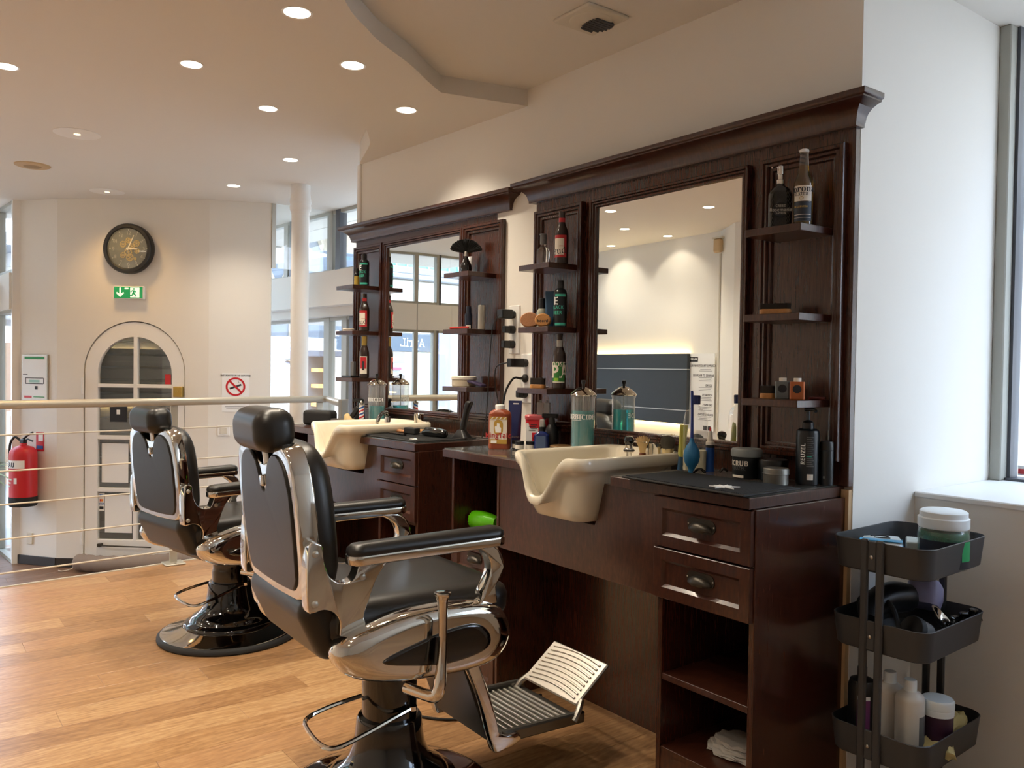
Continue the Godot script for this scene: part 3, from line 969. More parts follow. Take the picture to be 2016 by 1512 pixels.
	m.lathe([Vector2(0, 0.036), Vector2(0.012, 0.038), Vector2(0.018, 0.05), Vector2(0.019, 0.06), Vector2(0.014, 0.07), Vector2(0, 0.074)], 20)
	part(tap, "ball_handle", m, mats.black_gloss)
	m = Mb.new()
	m.lathe([Vector2(0.017, 0.016), Vector2(0.021, 0.018), Vector2(0.021, 0.022), Vector2(0.017, 0.024)], 20)
	part(tap, "collar", m, mats.black_plastic)
	# black ribbed mat
	o = thing("rubber_mat", "black ribbed rubber mat on the front worktop", "mat", Vector3(-1.752, 0.886, 0.385), 0.0, "rubber worktop mats")
	ribbed_mat(o, 0.248, 0.14)

func ribbed_mat(o: Node3D, hx: float, hz: float) -> void:
	var m := Mb.new()
	m.bb(-hx, 0.0, -hz, hx, 0.006, hz, 0.002)
	part(o, "slab", m, mats.rubber)
	m = Mb.new()
	var x := -hx + 0.012
	while x < hx - 0.01:
		m.t = Transform3D(Basis.IDENTITY, Vector3(x, 0.006, 0))
		m.bb(-0.002, 0.0, -hz + 0.01, 0.002, 0.002, hz - 0.01)
		x += 0.0078
	var r := part(o, "ribs", m, mats.rubber)
	r.set_meta("kind", "stuff")

func rear_station() -> void:
	var at := Vector3(-4.071, 0, 0.022)
	var yaw := 0.066
	var o := thing("mirror_station", "smaller mahogany mirror panel with crown cornice, farther along the wall", "mirror", at, yaw, "mahogany mirror stations")
	mirror_unit(o, {"foot": 0.887, "board": [-0.772, 0.72], "cornice": [-0.80, 0.748], "mirror": [-0.418, 0.366, 0.964, 1.988], "left": [-0.761, -0.43], "right": [0.366, 0.70], "shelves": [[-0.69, -0.49, [1.732, 1.458, 1.175]], [0.425, 0.628, [1.726, 1.44, 1.149]]]})
	o = thing("worktop", "mahogany worktop under the black mat of the farther station", "worktop", at, yaw)
	var m := Mb.new()
	m.bb(0.16, 0.852, 0.02, 0.678, 0.886, 0.55, 0.0015)
	part(o, "board", m, mats.mahogany_flat)
	m = Mb.new()
	m.bb(0.24, 0.8865, 0.036, 0.674, 0.892, 0.545, 0.0008)
	part(o, "glass_top", m, mats.top_glass)
	o = thing("worktop", "far end of the farther station's dark worktop", "worktop", at, yaw)
	m = Mb.new()
	m.bb(-0.80, 0.852, 0.02, -0.17, 0.886, 0.50, 0.0015)
	part(o, "board", m, mats.mahogany_flat)
	o = thing("drawer_cabinet", "mahogany cabinet with cup handle drawers at the farther station", "cabinet", at, yaw)
	m = Mb.new()
	m.bb(0.668, -0.125, 0.03, 0.688, 0.851, 0.535, 0.001)
	m.bb(0.345, -0.125, 0.03, 0.363, 0.851, 0.535, 0.001)
	part(o, "side_panel", m, mats.mahogany)
	m = Mb.new()
	m.bb(0.363, -0.125, 0.04, 0.668, 0.851, 0.05)
	part(o, "back_panel", m, mats.mahogany)
	m = Mb.new()
	m.bb(0.363, 0.5, 0.05, 0.668, 0.515, 0.53)
	part(o, "drawer_box", m, mats.mahogany_flat)
	m = Mb.new()
	m.bb(0.363, 0.24, 0.05, 0.668, 0.26, 0.53)
	part(o, "shelf", m, mats.mahogany_flat)
	drawer_front(o, 0.35, 0.69, 0.684, 0.848, 0.552)
	drawer_front(o, 0.35, 0.52, 0.684, 0.685, 0.552)
	o = thing("apron_panel", "mahogany apron and knee panel around the farther basin", "panel", at, yaw)
	m = Mb.new()
	m.prism([Vector2(-0.45, 0.51), Vector2(0.35, 0.51), Vector2(0.35, 0.852), Vector2(0.215, 0.852), Vector2(0.178, 0.72), Vector2(0.165, 0.692), Vector2(-0.10, 0.692), Vector2(-0.122, 0.72), Vector2(-0.165, 0.852), Vector2(-0.45, 0.852)], Vector3.ZERO, Vector3.RIGHT, Vector3.UP, 0.5, 0.517)
	part(o, "apron", m, mats.mahogany_flat)
	m = Mb.new()
	m.bb(-0.45, -0.125, 0.17, 0.345, 0.85, 0.184)
	part(o, "knee_panel", m, mats.mahogany)
	o = thing("side_cabinet", "mahogany cabinet end beyond the farther basin", "cabinet", at, yaw)
	m = Mb.new()
	m.bb(-0.78, -0.125, 0.03, -0.762, 0.851, 0.48, 0.001)
	m.bb(-0.47, -0.125, 0.03, -0.452, 0.851, 0.48, 0.001)
	part(o, "side_panel", m, mats.mahogany)
	m = Mb.new()
	m.bb(-0.762, 0.0, 0.04, -0.47, 0.851, 0.05)
	part(o, "back_panel", m, mats.mahogany)
	var w := at + Vector3(0.025, 0, 0.058).rotated(Vector3.UP, yaw)
	o = thing("shaving_basin", "cream ceramic basin with a neck dip at the farther station", "basin", w + Vector3(0, 0.012, 0), yaw, "ceramic shaving basins")
	make_sink(o)
	var tap := thing("basin_tap", "black swan neck tap spout on the farther basin", "tap", at + Vector3(-0.11, 0.947, 0.2).rotated(Vector3.UP, yaw), yaw)
	m = Mb.new()
	m.lathe([Vector2(0, -0.015), Vector2(0.02, -0.015), Vector2(0.017, 0.0), Vector2(0.015, 0.016), Vector2(0, 0.02)], 18)
	part(tap, "base", m, mats.chrome)
	m = Mb.new()
	m.tube(smooth([Vector3(0, 0.0, 0), Vector3(0.0, 0.03, 0.004), Vector3(0.02, 0.042, 0.03), Vector3(0.05, 0.036, 0.07), Vector3(0.075, 0.014, 0.105), Vector3(0.085, -0.008, 0.118)], 5), 0.011, 12)
	part(tap, "spout", m, mats.black_gloss)
	m = Mb.new()
	m.lathe([Vector2(0, -0.012), Vector2(0.012, -0.012), Vector2(0.013, 0.0), Vector2(0, 0.0)], 16, Vector3(0.085, -0.004, 0.118))
	part(tap, "nozzle", m, mats.chrome)
	m = Mb.new()
	m.lathe([Vector2(0, -0.02), Vector2(0.025, -0.018), Vector2(0.024, -0.006), Vector2(0.026, 0.0), Vector2(0.027, 0.03), Vector2(0.022, 0.036), Vector2(0, 0.037)], 24)
	solo("tap_mixer", "round chrome mixer control on the farther basin", "mixer", m, mats.chrome, at + Vector3(0.14, 0.958, 0.16).rotated(Vector3.UP, yaw))
	o = thing("rubber_mat", "black ribbed rubber mat at the farther station", "mat", at + Vector3(0.425, 0.8925, 0.35).rotated(Vector3.UP, yaw), yaw, "rubber worktop mats")
	ribbed_mat(o, 0.235, 0.18)

func side_prism(m: Mb, poly: Array, x0: float, x1: float, bev := 0.0) -> void:
	# polygon of (z, y) pushed out between two values of x
	m.prism(poly, Vector3.ZERO, Vector3.BACK, Vector3.UP, -maxf(x0, x1), -minf(x0, x1), bev)

func side_loft(m: Mb, poly: Array, c: Vector2, rows: Array) -> void:
	var rings := []
	for r in rows:
		var ring := PackedVector3Array()
		for p in poly:
			ring.append(Vector3(r[0], c.y + (p.y - c.y) * r[1], c.x + (p.x - c.x) * r[1]))
		rings.append(ring)
	m.loft(rings)

func barber_chair(label: String, at: Vector3, turn: float, lift: float) -> Node3D:
	var o := thing("barber_chair", label, "barber chair", at * 1.1 + PLAT, turn, "chrome and black leather barber chairs")
	o.scale = Vector3.ONE * 1.1
	var up := Vector3(0, lift, 0)
	var m := Mb.new()
	m.lathe([Vector2(0.285, 0.0), Vector2(0.308, 0.001), Vector2(0.313, 0.008), Vector2(0.312, 0.018), Vector2(0.304, 0.027), Vector2(0.295, 0.029), Vector2(0.285, 0.02)], 64)
	part(o, "rubber_rim", m, mats.rubber)
	m = Mb.new()
	m.lathe([Vector2(0, 0.004), Vector2(0.298, 0.004), Vector2(0.298, 0.029), Vector2(0.286, 0.034), Vector2(0.25, 0.043), Vector2(0.205, 0.056), Vector2(0.19, 0.062), Vector2(0, 0.062)], 64)
	part(o, "base_dish", m, mats.chrome)
	m = Mb.new()
	m.lathe([Vector2(0.0, 0.055), Vector2(0.196, 0.055), Vector2(0.2, 0.06), Vector2(0.199, 0.068), Vector2(0.193, 0.074), Vector2(0.178, 0.079), Vector2(0.171, 0.084), Vector2(0.165, 0.096), Vector2(0.15, 0.107), Vector2(0.128, 0.122), Vector2(0.112, 0.145), Vector2(0.102, 0.175), Vector2(0.096, 0.21), Vector2(0.093, 0.245), Vector2(0.088, 0.252), Vector2(0.0, 0.252)], 64)
	part(o, "pedestal", m, mats.black_gloss)
	m = Mb.new()
	m.lathe([Vector2(0.0, 0.24), Vector2(0.078, 0.24), Vector2(0.079, 0.3 + lift), Vector2(0.074, 0.31 + lift), Vector2(0.076, 0.34 + lift), Vector2(0.0, 0.37 + lift)], 40)
	part(o, "collar", m, mats.black_gloss)
	m = Mb.new()
	var loop := smooth([Vector3(0.085, 0.215, -0.03), Vector3(0.095, 0.205, 0.03), Vector3(0.103, 0.182, 0.13), Vector3(0.098, 0.165, 0.205), Vector3(0.055, 0.165, 0.232), Vector3(-0.04, 0.175, 0.232), Vector3(-0.088, 0.18, 0.21), Vector3(-0.1, 0.192, 0.14), Vector3(-0.095, 0.206, 0.03), Vector3(-0.085, 0.215, -0.03)], 5)
	for k in loop.size():
		loop[k] += Vector3(0, lift * 0.6 + 0.03, 0)
	m.tube(loop, 0.0065, 8)
	for s in [-1, 1]:
		m.lathe([Vector2(0, -0.006), Vector2(0.012, -0.006), Vector2(0.012, 0.006), Vector2(0, 0.006)], 16, Vector3(s * 0.086, 0.245 + lift * 0.6, -0.03))
	part(o, "pump_pedal", m, mats.chrome)
	# chassis under the seat
	m = Mb.new()
	m.t = Transform3D(Basis.IDENTITY, up)
	m.bb(-0.225, 0.38, -0.17, 0.225, 0.50, 0.19, 0.02)
	part(o, "chassis", m, mats.black_plastic)
	m = Mb.new()
	m.t = Transform3D(Basis.IDENTITY, up)
	var rows := []
	for q in [[0.478, 0.0], [0.485, 0.012], [0.50, 0.018], [0.535, 0.02], [0.555, 0.014], [0.57, -0.004], [0.577, -0.03], [0.578, -0.06]]:
		rows.append([q[0], 0.222 + q[1], 0.262 + q[1], 0.07, 0.0, 0.01])
	m.rrects(rows, 6)
	part(o, "seat_cushion", m, mats.leather, "", 60.0)
	m = Mb.new()
	m.t = Transform3D(Basis(Vector3.RIGHT, 0.45), up + Vector3(0, 0.522, 0.275))
	m.rbox(Vector3.ZERO, Vector3(0.43, 0.18, 0.10), 0.045, 6)
	part(o, "rear_cushion", m, mats.leather, "", 60.0)
	# side fairings with black insets
	var out := smooth([Vector2(0.295, 0.478), Vector2(0.272, 0.512), Vector2(0.22, 0.531), Vector2(0.13, 0.55), Vector2(0.03, 0.558), Vector2(-0.07, 0.556), Vector2(-0.14, 0.546), Vector2(-0.19, 0.522), Vector2(-0.218, 0.475), Vector2(-0.214, 0.43), Vector2(-0.18, 0.392), Vector2(-0.12, 0.376), Vector2(-0.02, 0.374), Vector2(0.118, 0.383), Vector2(0.22, 0.404), Vector2(0.275, 0.436)], 3, true)
	var ins := smooth([Vector2(0.182, 0.452), Vector2(0.1, 0.48), Vector2(-0.02, 0.503), Vector2(-0.095, 0.5), Vector2(-0.133, 0.462), Vector2(-0.115, 0.428), Vector2(-0.01, 0.414), Vector2(0.1, 0.428)], 5, true)
	for s in [1.0, -1.0]:
		m = Mb.new()
		m.t = Transform3D(Basis.IDENTITY, up)
		side_loft(m, out, Vector2(0.02, 0.462), [[s * 0.226, 0.95], [s * 0.24, 0.99], [s * 0.265, 1.0], [s * 0.286, 0.985], [s * 0.3, 0.945], [s * 0.309, 0.88], [s * 0.314, 0.78], [s * 0.316, 0.68]])
		var f := part(o, "side_fairing", m, mats.chrome, "", 60.0)
		m = Mb.new()
		m.t = Transform3D(Basis.IDENTITY, up)
		side_loft(m, ins, Vector2(0.02, 0.458), [[s * 0.300, 1.0], [s * 0.3175, 1.0], [s * 0.3215, 0.96], [s * 0.3235, 0.85]])
		part(f, "inset_panel", m, mats.black_gloss, "", 60.0)
	# backrest
	var lean := Transform3D(Basis(Vector3.RIGHT, 0.106), Vector3(0, 0.6, 0.332) + up)
	var half := [Vector2(0.0, 0.322), Vector2(0.03, 0.322), Vector2(0.058, 0.336), Vector2(0.085, 0.36), Vector2(0.115, 0.374), Vector2(0.15, 0.376), Vector2(0.185, 0.358), Vector2(0.212, 0.3), Vector2(0.222, 0.2), Vector2(0.22, 0.1), Vector2(0.211, 0.03), Vector2(0.188, -0.004), Vector2(0.13, -0.014), Vector2(0.0, -0.018)]
	var inner := [Vector2(0.0, 0.248), Vector2(0.014, 0.256), Vector2(0.03, 0.3), Vector2(0.05, 0.33), Vector2(0.085, 0.35), Vector2(0.125, 0.348), Vector2(0.158, 0.325), Vector2(0.178, 0.28), Vector2(0.187, 0.2), Vector2(0.184, 0.1), Vector2(0.176, 0.045), Vector2(0.158, 0.018), Vector2(0.12, 0.01), Vector2(0.0, 0.006)]
	var full := func(h: Array, k: float, lift_: float) -> Array:
		var r := []
		for p in h:
			r.append(Vector2(p.x * k, p.y + lift_))
		for i in range(h.size() - 2, 0, -1):
			r.append(Vector2(-h[i].x * k, h[i].y + lift_))
		return smooth(r, 3, true)
	m = Mb.new()
	m.t = lean
	m.prism(full.call(half, 1.0, 0.0), Vector3.ZERO, Vector3.RIGHT, Vector3.UP, -0.042, 0.008, 0.006)
	var back := part(o, "backrest", m, mats.chrome, "chrome backrest shell", 50.0)
	m = Mb.new()
	m.t = lean
	m.prism(full.call(inner, 1.0, 0.0), Vector3.ZERO, Vector3.RIGHT, Vector3.UP, 0.0, 0.013, 0.004)
	part(back, "back_panel", m, mats.leather, "", 50.0)
	m = Mb.new()
	m.t = lean
	var rings := []
	for q in [[-0.03, 0.97], [-0.048, 1.0], [-0.07, 1.0], [-0.09, 0.96], [-0.104, 0.86], [-0.11, 0.7], [-0.112, 0.4]]:
		var ring := PackedVector3Array()
		for p in full.call([Vector2(0.0, 0.376), Vector2(0.08, 0.372), Vector2(0.15, 0.352), Vector2(0.19, 0.3), Vector2(0.204, 0.2), Vector2(0.2, 0.08), Vector2(0.185, 0.02), Vector2(0.12, -0.006), Vector2(0.0, -0.01)], 1.0, 0.0):
			ring.append(Vector3(p.x * q[1], 0.18 + (p.y - 0.18) * q[1], q[0]))
		rings.append(ring)
	m.loft(rings)
	part(back, "back_cushion", m, mats.leather, "", 60.0)
	m = Mb.new()
	m.t = lean
	m.tube([Vector3(0, 0.26, -0.01), Vector3(0, 0.34, -0.01), Vector3(0, 0.385, -0.005)], 0.016, 12)
	m.rbox(Vector3(0, 0.275, 0.012), Vector3(0.022, 0.03, 0.014), 0.006, 3)
	part(back, "headrest_post", m, mats.chrome)
	m = Mb.new()
	m.t = lean * Transform3D(Basis(Vector3.RIGHT, -0.05), Vector3(0, 0.409, -0.002))
	m.rbox(Vector3.ZERO, Vector3(0.235, 0.112, 0.108), 0.044, 7)
	part(o, "headrest", m, mats.leather, "", 60.0)
	# arms
	var brk := smooth([Vector2(0.347, 0.738), Vector2(0.314, 0.742), Vector2(0.308, 0.7), Vector2(0.292, 0.662), Vector2(0.262, 0.643), Vector2(0.234, 0.646), Vector2(0.222, 0.665), Vector2(0.214, 0.69), Vector2(0.18, 0.7), Vector2(0.09, 0.702), Vector2(0.13, 0.685), Vector2(0.16, 0.655), Vector2(0.178, 0.62), Vector2(0.19, 0.585), Vector2(0.202, 0.55), Vector2(0.19, 0.512), Vector2(0.26, 0.506), Vector2(0.264, 0.545), Vector2(0.28, 0.572), Vector2(0.308, 0.584), Vector2(0.335, 0.58), Vector2(0.349, 0.6)], 3, true)
	var strut := smooth([Vector2(-0.085, 0.703), Vector2(-0.15, 0.703), Vector2(-0.187, 0.672), Vector2(-0.2, 0.632), Vector2(-0.19, 0.6), Vector2(-0.174, 0.58), Vector2(-0.178, 0.535), Vector2(-0.128, 0.535), Vector2(-0.128, 0.57), Vector2(-0.142, 0.595), Vector2(-0.155, 0.63), Vector2(-0.145, 0.665), Vector2(-0.12, 0.685)], 3, true)
	for s in [1.0, -1.0]:
		m = Mb.new()
		m.t = Transform3D(Basis.IDENTITY, up)
		side_prism(m, brk, s * 0.214, s * 0.254, 0.003)
		var b := part(o, "arm_bracket", m, mats.chrome, "", 50.0)
		for q in [Vector2(0.331, 0.722), Vector2(0.331, 0.602), Vector2(0.208, 0.652)]:
			m = Mb.new()
			m.t = Transform3D(Basis(Vector3.BACK, -s * PI / 2), up + Vector3(s * 0.253, q.y, q.x))
			m.lathe([Vector2(0, 0.006), Vector2(0.0055, 0.006), Vector2(0.008, 0.004), Vector2(0.009, 0.0), Vector2(0, 0)], 14)
			part(b, "bolt", m, mats.nickel)
		m = Mb.new()
		m.t = Transform3D(Basis.IDENTITY, up)
		side_prism(m, strut, s * 0.245, s * 0.285, 0.006)
		part(o, "front_strut", m, mats.chrome, "", 50.0)
		m = Mb.new()
		m.t = Transform3D(Basis(Vector3.RIGHT, 0.01), up + Vector3(s * 0.28, 0.71, 0.035))
		m.rrects([[-0.016, 0.03, 0.222, 0.028], [-0.012, 0.034, 0.227, 0.032], [0.004, 0.035, 0.228, 0.033], [0.008, 0.033, 0.226, 0.031]], 6)
		var arm := part(o, "armrest", m, mats.chrome, "", 50.0)
		m = Mb.new()
		m.t = Transform3D(Basis(Vector3.RIGHT, 0.01), up + Vector3(s * 0.28, 0.71, 0.035))
		m.rrects([[0.006, 0.031, 0.223, 0.03], [0.014, 0.034, 0.226, 0.032], [0.024, 0.033, 0.224, 0.032], [0.032, 0.025, 0.215, 0.024], [0.0355, 0.012, 0.2, 0.011]], 6)
		part(arm, "arm_pad", m, mats.leather, "", 60.0)
	# reclining lever on the side that faces the window
	m = Mb.new()
	m.t = Transform3D(Basis.IDENTITY, up)
	m.tube(smooth([Vector3(0.352, 0.614, 0.036), Vector3(0.352, 0.608, 0.036), Vector3(0.352, 0.588, 0.036), Vector3(0.352, 0.5, 0.034), Vector3(0.353, 0.42, 0.038), Vector3(0.352, 0.365, 0.044), Vector3(0.335, 0.348, 0.055), Vector3(0.25, 0.348, 0.08)], 3), [0.006, 0.016, 0.0215, 0.022, 0.021, 0.018, 0.014, 0.0125, 0.011, 0.0105, 0.011, 0.012, 0.0135, 0.0155, 0.0165, 0.017, 0.017, 0.0165, 0.016, 0.015, 0.015, 0.015], 12)
	part(o, "recline_lever", m, mats.chrome, "", 60.0)
	# footrest
	for s in [1.0, -1.0]:
		m = Mb.new()
		m.t = Transform3D(Basis.IDENTITY, up)
		side_prism(m, smooth([Vector2(-0.105, 0.40), Vector2(-0.155, 0.40), Vector2(-0.185, 0.345), Vector2(-0.225, 0.25), Vector2(-0.252, 0.17), Vector2(-0.272, 0.11), Vector2(-0.33, 0.105), Vector2(-0.338, 0.075), Vector2(-0.26, 0.062), Vector2(-0.24, 0.085), Vector2(-0.212, 0.18), Vector2(-0.178, 0.27), Vector2(-0.14, 0.35)], 3, true), s * 0.148, s * 0.178, 0.004)
		part(o, "footrest_arm", m, mats.chrome, "", 50.0)
	m = Mb.new()
	m.t = Transform3D(Basis.IDENTITY, up)
	m.prism([Vector2(-0.15, 0.0), Vector2(0.15, 0.0), Vector2(0.15, 0.3), Vector2(-0.15, 0.3)], Vector3(0, 0.09, -0.25), Vector3.RIGHT, Vector3(0, 0.93, 0.36).normalized(), -0.006, 0.006, 0.002)
	part(o, "calf_panel", m, mats.black_plastic)
	m = Mb.new()
	m.t = Transform3D(Basis(Vector3.RIGHT, -0.03), up + Vector3(0, 0.093, -0.44))
	m.bb(-0.165, -0.012, -0.14, 0.165, 0.0, 0.15, 0.003)
	m.bb(0.148, -0.02, -0.155, 0.17, 0.016, 0.15, 0.005)
	m.bb(-0.17, -0.02, -0.155, -0.148, 0.016, 0.15, 0.005)
	var fp := part(o, "foot_plate", m, mats.cast)
	for k in 11:
		m = Mb.new()
		m.t = Transform3D(Basis(Vector3.RIGHT, -0.03), up + Vector3(0, 0.093, -0.44))
		m.rbox(Vector3(0, 0.003, -0.105 + k * 0.0225), Vector3(0.285, 0.008, 0.011), 0.004, 2)
		part(fp, "rib", m, mats.brushed)
	var flip := Transform3D(Basis(Vector3.RIGHT, 0.66), up + Vector3(0.015, 0.176, -0.635))
	m = Mb.new()
	m.t = flip
	m.bb(-0.14, -0.012, -0.084, 0.14, 0.0, 0.084, 0.004)
	var fl := part(o, "flip_plate", m, mats.brushed)
	for k in 9:
		m = Mb.new()
		m.t = flip
		var pth := []
		for i in 9:
			var x := -0.118 + 0.236 * i / 8.0
			pth.append(Vector3(x, 0.0015, -0.064 + k * 0.0165 - 0.012 * (1.0 - pow(x / 0.118, 2.0))))
		m.tube(pth, 0.0038, 6)
		part(fl, "rib", m, mats.brushed)
	for s in [-1.0, 1.0]:
		m = Mb.new()
		m.t = flip
		m.tube([Vector3(s * 0.135, -0.01, 0.06), Vector3(s * 0.15, -0.012, 0.09), Vector3(s * 0.155, -0.02, 0.125)], 0.01, 8)
		part(fl, "hinge_arm", m, mats.brushed)
	return o

func chairs() -> void:
	barber_chair("large black leather and chrome barber chair before the nearer basin", Vector3(-2.1, 0, 1.34), -0.03, 0.076)
	barber_chair("black leather and chrome barber chair farther back, before the rear basin", Vector3(-3.83, 0, 1.224), 0.19, 0.0)

func railing() -> void:
	var o := thing("guard_rail", "grey steel guard rail with thin horizontal wires along the platform edge", "railing", PLAT)
	o.scale = Vector3.ONE * 1.1
	var m := Mb.new()
	var run := [Vector3(-5.255, 1.008, 2.3), Vector3(-5.28, 1.008, 2.0), Vector3(-5.374, 1.008, 1.07), Vector3(-5.49, 1.008, 0.05)]
	var rail := run.duplicate()
	rail.append_array([Vector3(-5.5, 1.006, 0.0), Vector3(-5.475, 1.004, -0.01), Vector3(-5.2, 1.002, 0.07), Vector3(-4.93, 1.0, 0.14)])
	m.tube(rail, 0.024, 16)
	part(o, "handrail", m, mat("rail_paint", col("b9b6ab"), 0.35, 0.3))
	for y in [0.842, 0.645, 0.462, 0.272, 0.085]:
		m = Mb.new()
		var w := []
		for p in run:
			w.append(Vector3(p.x, y, p.z))
		m.tube(w, 0.0048, 8)
		part(o, "wire", m, mats.foam)
	for q in [[-5.384, 1.06], [-5.49, 0.05], [-5.265, 2.27]]:
		m = Mb.new()
		m.bb(q[0] - 0.006, 0.006, q[1] - 0.022, q[0] + 0.012, 0.985, q[1] + 0.022, 0.002)
		var p := part(o, "post", m, mats.rail_paint)
		m = Mb.new()
		m.bb(q[0] - 0.05, 0.0, q[1] - 0.06, q[0] + 0.07, 0.01, q[1] + 0.06, 0.003)
		m.lathe([Vector2(0, 0.01), Vector2(0.008, 0.01), Vector2(0.008, 0.018), Vector2(0, 0.02)], 8, Vector3(q[0] + 0.05, 0, q[1]))
		part(p, "base_plate", m, mats.rail_paint)
	m = Mb.new()
	m.bb(-4.945, 0.0, 0.115, -4.895, 1.03, 0.165, 0.004)
	part(o, "end_post", m, mat("end_grey", col("8b8d8c"), 0.5))

func on_wall(called: String, label: String, category: String, base: Vector2, turn: float, x: float, y: float, off := 0.0) -> Node3D:
	var d := Vector3(x, y, off).rotated(Vector3.UP, turn)
	return thing(called, label, category, Vector3(base.x, 0, base.y) + d, turn)

func sheet(parent: Node3D, called: String, x: float, y: float, w: float, h: float, z: float, m: Material, thick := 0.001) -> MeshInstance3D:
	var b := Mb.new()
	b.bb(x - w / 2, y - h / 2, z, x + w / 2, y + h / 2, z + thick)
	return part(parent, called, b, m)

func entrance_wall() -> void:
	var base := Vector2(-8.129, 1.30)
	var turn := acos(0.632)
	var frame := Transform3D(Basis(Vector3.UP, turn), Vector3(base.x, 0, base.y))
	var arch := []
	for k in 25:
		var a := PI * k / 24
		arch.append(Vector2(0.6815 - cos(a) * 0.4465, 1.157 + sin(a) * 0.4465))
	var poly := [Vector2(0.0, -0.6), Vector2(0.235, -0.6)]
	poly.append_array(arch)
	poly.append_array([Vector2(1.128, -0.6), Vector2(1.332, -0.6), Vector2(1.332, 2.8), Vector2(0.0, 2.8)])
	var m := Mb.new()
	m.t = frame
	m.prism(poly, Vector3.ZERO, Vector3.RIGHT, Vector3.UP, -0.2, 0.0)
	struct("wall_clock", m, mats.plaster, "white wall with the arched door and the clock")
	# the arched glass door
	var d := struct("door_1", null, null, "white arched door with eight dark panes")
	d.transform = frame
	var ring := Mb.new()
	for k in 24:
		var a := PI * k / 24; var b := PI * (k + 1) / 24
		ring.prism([Vector2(0.6815 - cos(a) * 0.438, 1.157 + sin(a) * 0.438), Vector2(0.6815 - cos(b) * 0.438, 1.157 + sin(b) * 0.438), Vector2(0.6815 - cos(b) * 0.325, 1.15 + sin(b) * 0.318), Vector2(0.6815 - cos(a) * 0.325, 1.15 + sin(a) * 0.318)], Vector3.ZERO, Vector3.RIGHT, Vector3.UP, -0.05, -0.008)
	part(d, "arch_rail", ring, mats.white_gloss)
	for q in [[0.243, -0.53, 0.357, 1.16], [1.006, -0.53, 1.12, 1.16], [0.357, -0.53, 1.006, -0.293], [0.67, -0.293, 0.705, 1.47], [0.357, 0.122, 1.006, 0.157], [0.357, 0.577, 1.006, 0.612], [0.357, 1.029, 1.006, 1.06]]:
		m = Mb.new()
		m.bb(q[0], q[1], -0.05, q[2], q[3], -0.008, 0.003)
		part(d, "glazing_bar", m, mats.white_gloss)
	for q in [[0.357, 1.06, 0.67, 1.475], [0.705, 1.06, 1.006, 1.475], [0.357, 0.612, 0.67, 1.029], [0.705, 0.612, 1.006, 1.029], [0.357, 0.157, 0.67, 0.577], [0.705, 0.157, 1.006, 0.577], [0.357, -0.293, 0.67, 0.122], [0.705, -0.293, 1.006, 0.122]]:
		m = Mb.new()
		if q[3] > 1.3:
			var pp := []
			for k in 13:
				var a := PI / 2 * k / 12
				pp.append(Vector2(0.6815 - cos(a) * 0.33, 1.155 + sin(a) * 0.325) if q[0] < 0.5 else Vector2(0.6815 + sin(a) * 0.33, 1.155 + cos(a) * 0.325))
			if q[0] < 0.5:
				pp.append_array([Vector2(0.68, 1.05), Vector2(0.352, 1.05)])
			else:
				pp.append_array([Vector2(1.012, 1.05), Vector2(0.683, 1.05)])
			m.prism(pp, Vector3.ZERO, Vector3.RIGHT, Vector3.UP, -0.034, -0.03)
		else:
			m.bb(q[0] - 0.005, q[1] - 0.005, -0.034, q[2] + 0.005, q[3] + 0.005, -0.03)
		part(d, "pane", m, mats.window_glass)
	# roller shutter behind the glass
	var slat := Mb.new()
	slat.bb(0.3, -0.055, -0.15, 1.07, 0.055, -0.12, 0.012)
	var sm := slat.mesh()
	mat("shutter", col("47494b"), 0.5, 0.2)
	for k in 19:
		var s := part(d, "shutter_slat", sm, mats.shutter)
		s.position.y = -0.42 + k * 0.112
	m = Mb.new()
	m.bb(0.2, -0.6, -0.4, 1.16, 1.7, -0.3)
	part(d, "lobby_back", m, mats.frame_dark)
	for y in [1.04, -0.27]:
		m = Mb.new()
		m.lathe([Vector2(0, -0.07), Vector2(0.011, -0.07), Vector2(0.011, -0.004), Vector2(0.009, 0.0), Vector2(0.011, 0.004), Vector2(0.011, 0.07), Vector2(0, 0.07)], 12, Vector3(0.232, y, 0.006))
		part(d, "hinge", m, mats.white_gloss)
	m = Mb.new()
	m.bb(1.035, 0.955, -0.008, 1.115, 1.045, 0.03, 0.004)
	m.lathe([Vector2(0, 0), Vector2(0.013, 0), Vector2(0.013, 0.012), Vector2(0, 0.012)], 12, Vector3(1.07, 1.0, 0.03))
	part(d, "lock", m, mats.gold)
	m = Mb.new()
	m.tube([Vector3(0.388, -0.338, 0.03), Vector3(0.85, -0.345, 0.03)], 0.006, 8)
	m.bb(0.38, -0.35, -0.008, 0.41, -0.322, 0.04, 0.003)
	part(d, "bolt_bar", m, mats.bronze)
	sheet(d, "paper_sheet", 0.503, 0.372, 0.235, 0.34, -0.028, mats.paper)
	sheet(d, "paper_sheet", 0.535, -0.07, 0.24, 0.33, -0.028, mats.paper)
	var card := sheet(d, "card", 0.53, 0.80, 0.15, 0.14, -0.028, mats.ink)
	sheet(card, "card_print", 0.53, 0.815, 0.03, 0.04, -0.026, mats.paper)
	var cards := sheet(d, "payment_sticker", 0.385, 0.03, 0.052, 0.155, -0.028, mats.paper)
	sheet(cards, "card_mark", 0.385, 0.086, 0.036, 0.02, -0.026, mat("blue_print", col("2e5fa8"), 0.6))
	sheet(cards, "card_mark", 0.379, 0.046, 0.018, 0.02, -0.026, mats.red)
	sheet(cards, "card_mark", 0.391, 0.046, 0.018, 0.02, -0.0255, mat("orange_print", col("e58a2e"), 0.6))
	write_on(cards, "VISA", 0.017, mats.blue_print, Vector3(0.385, 0.015, -0.026), Vector3.ZERO, true)
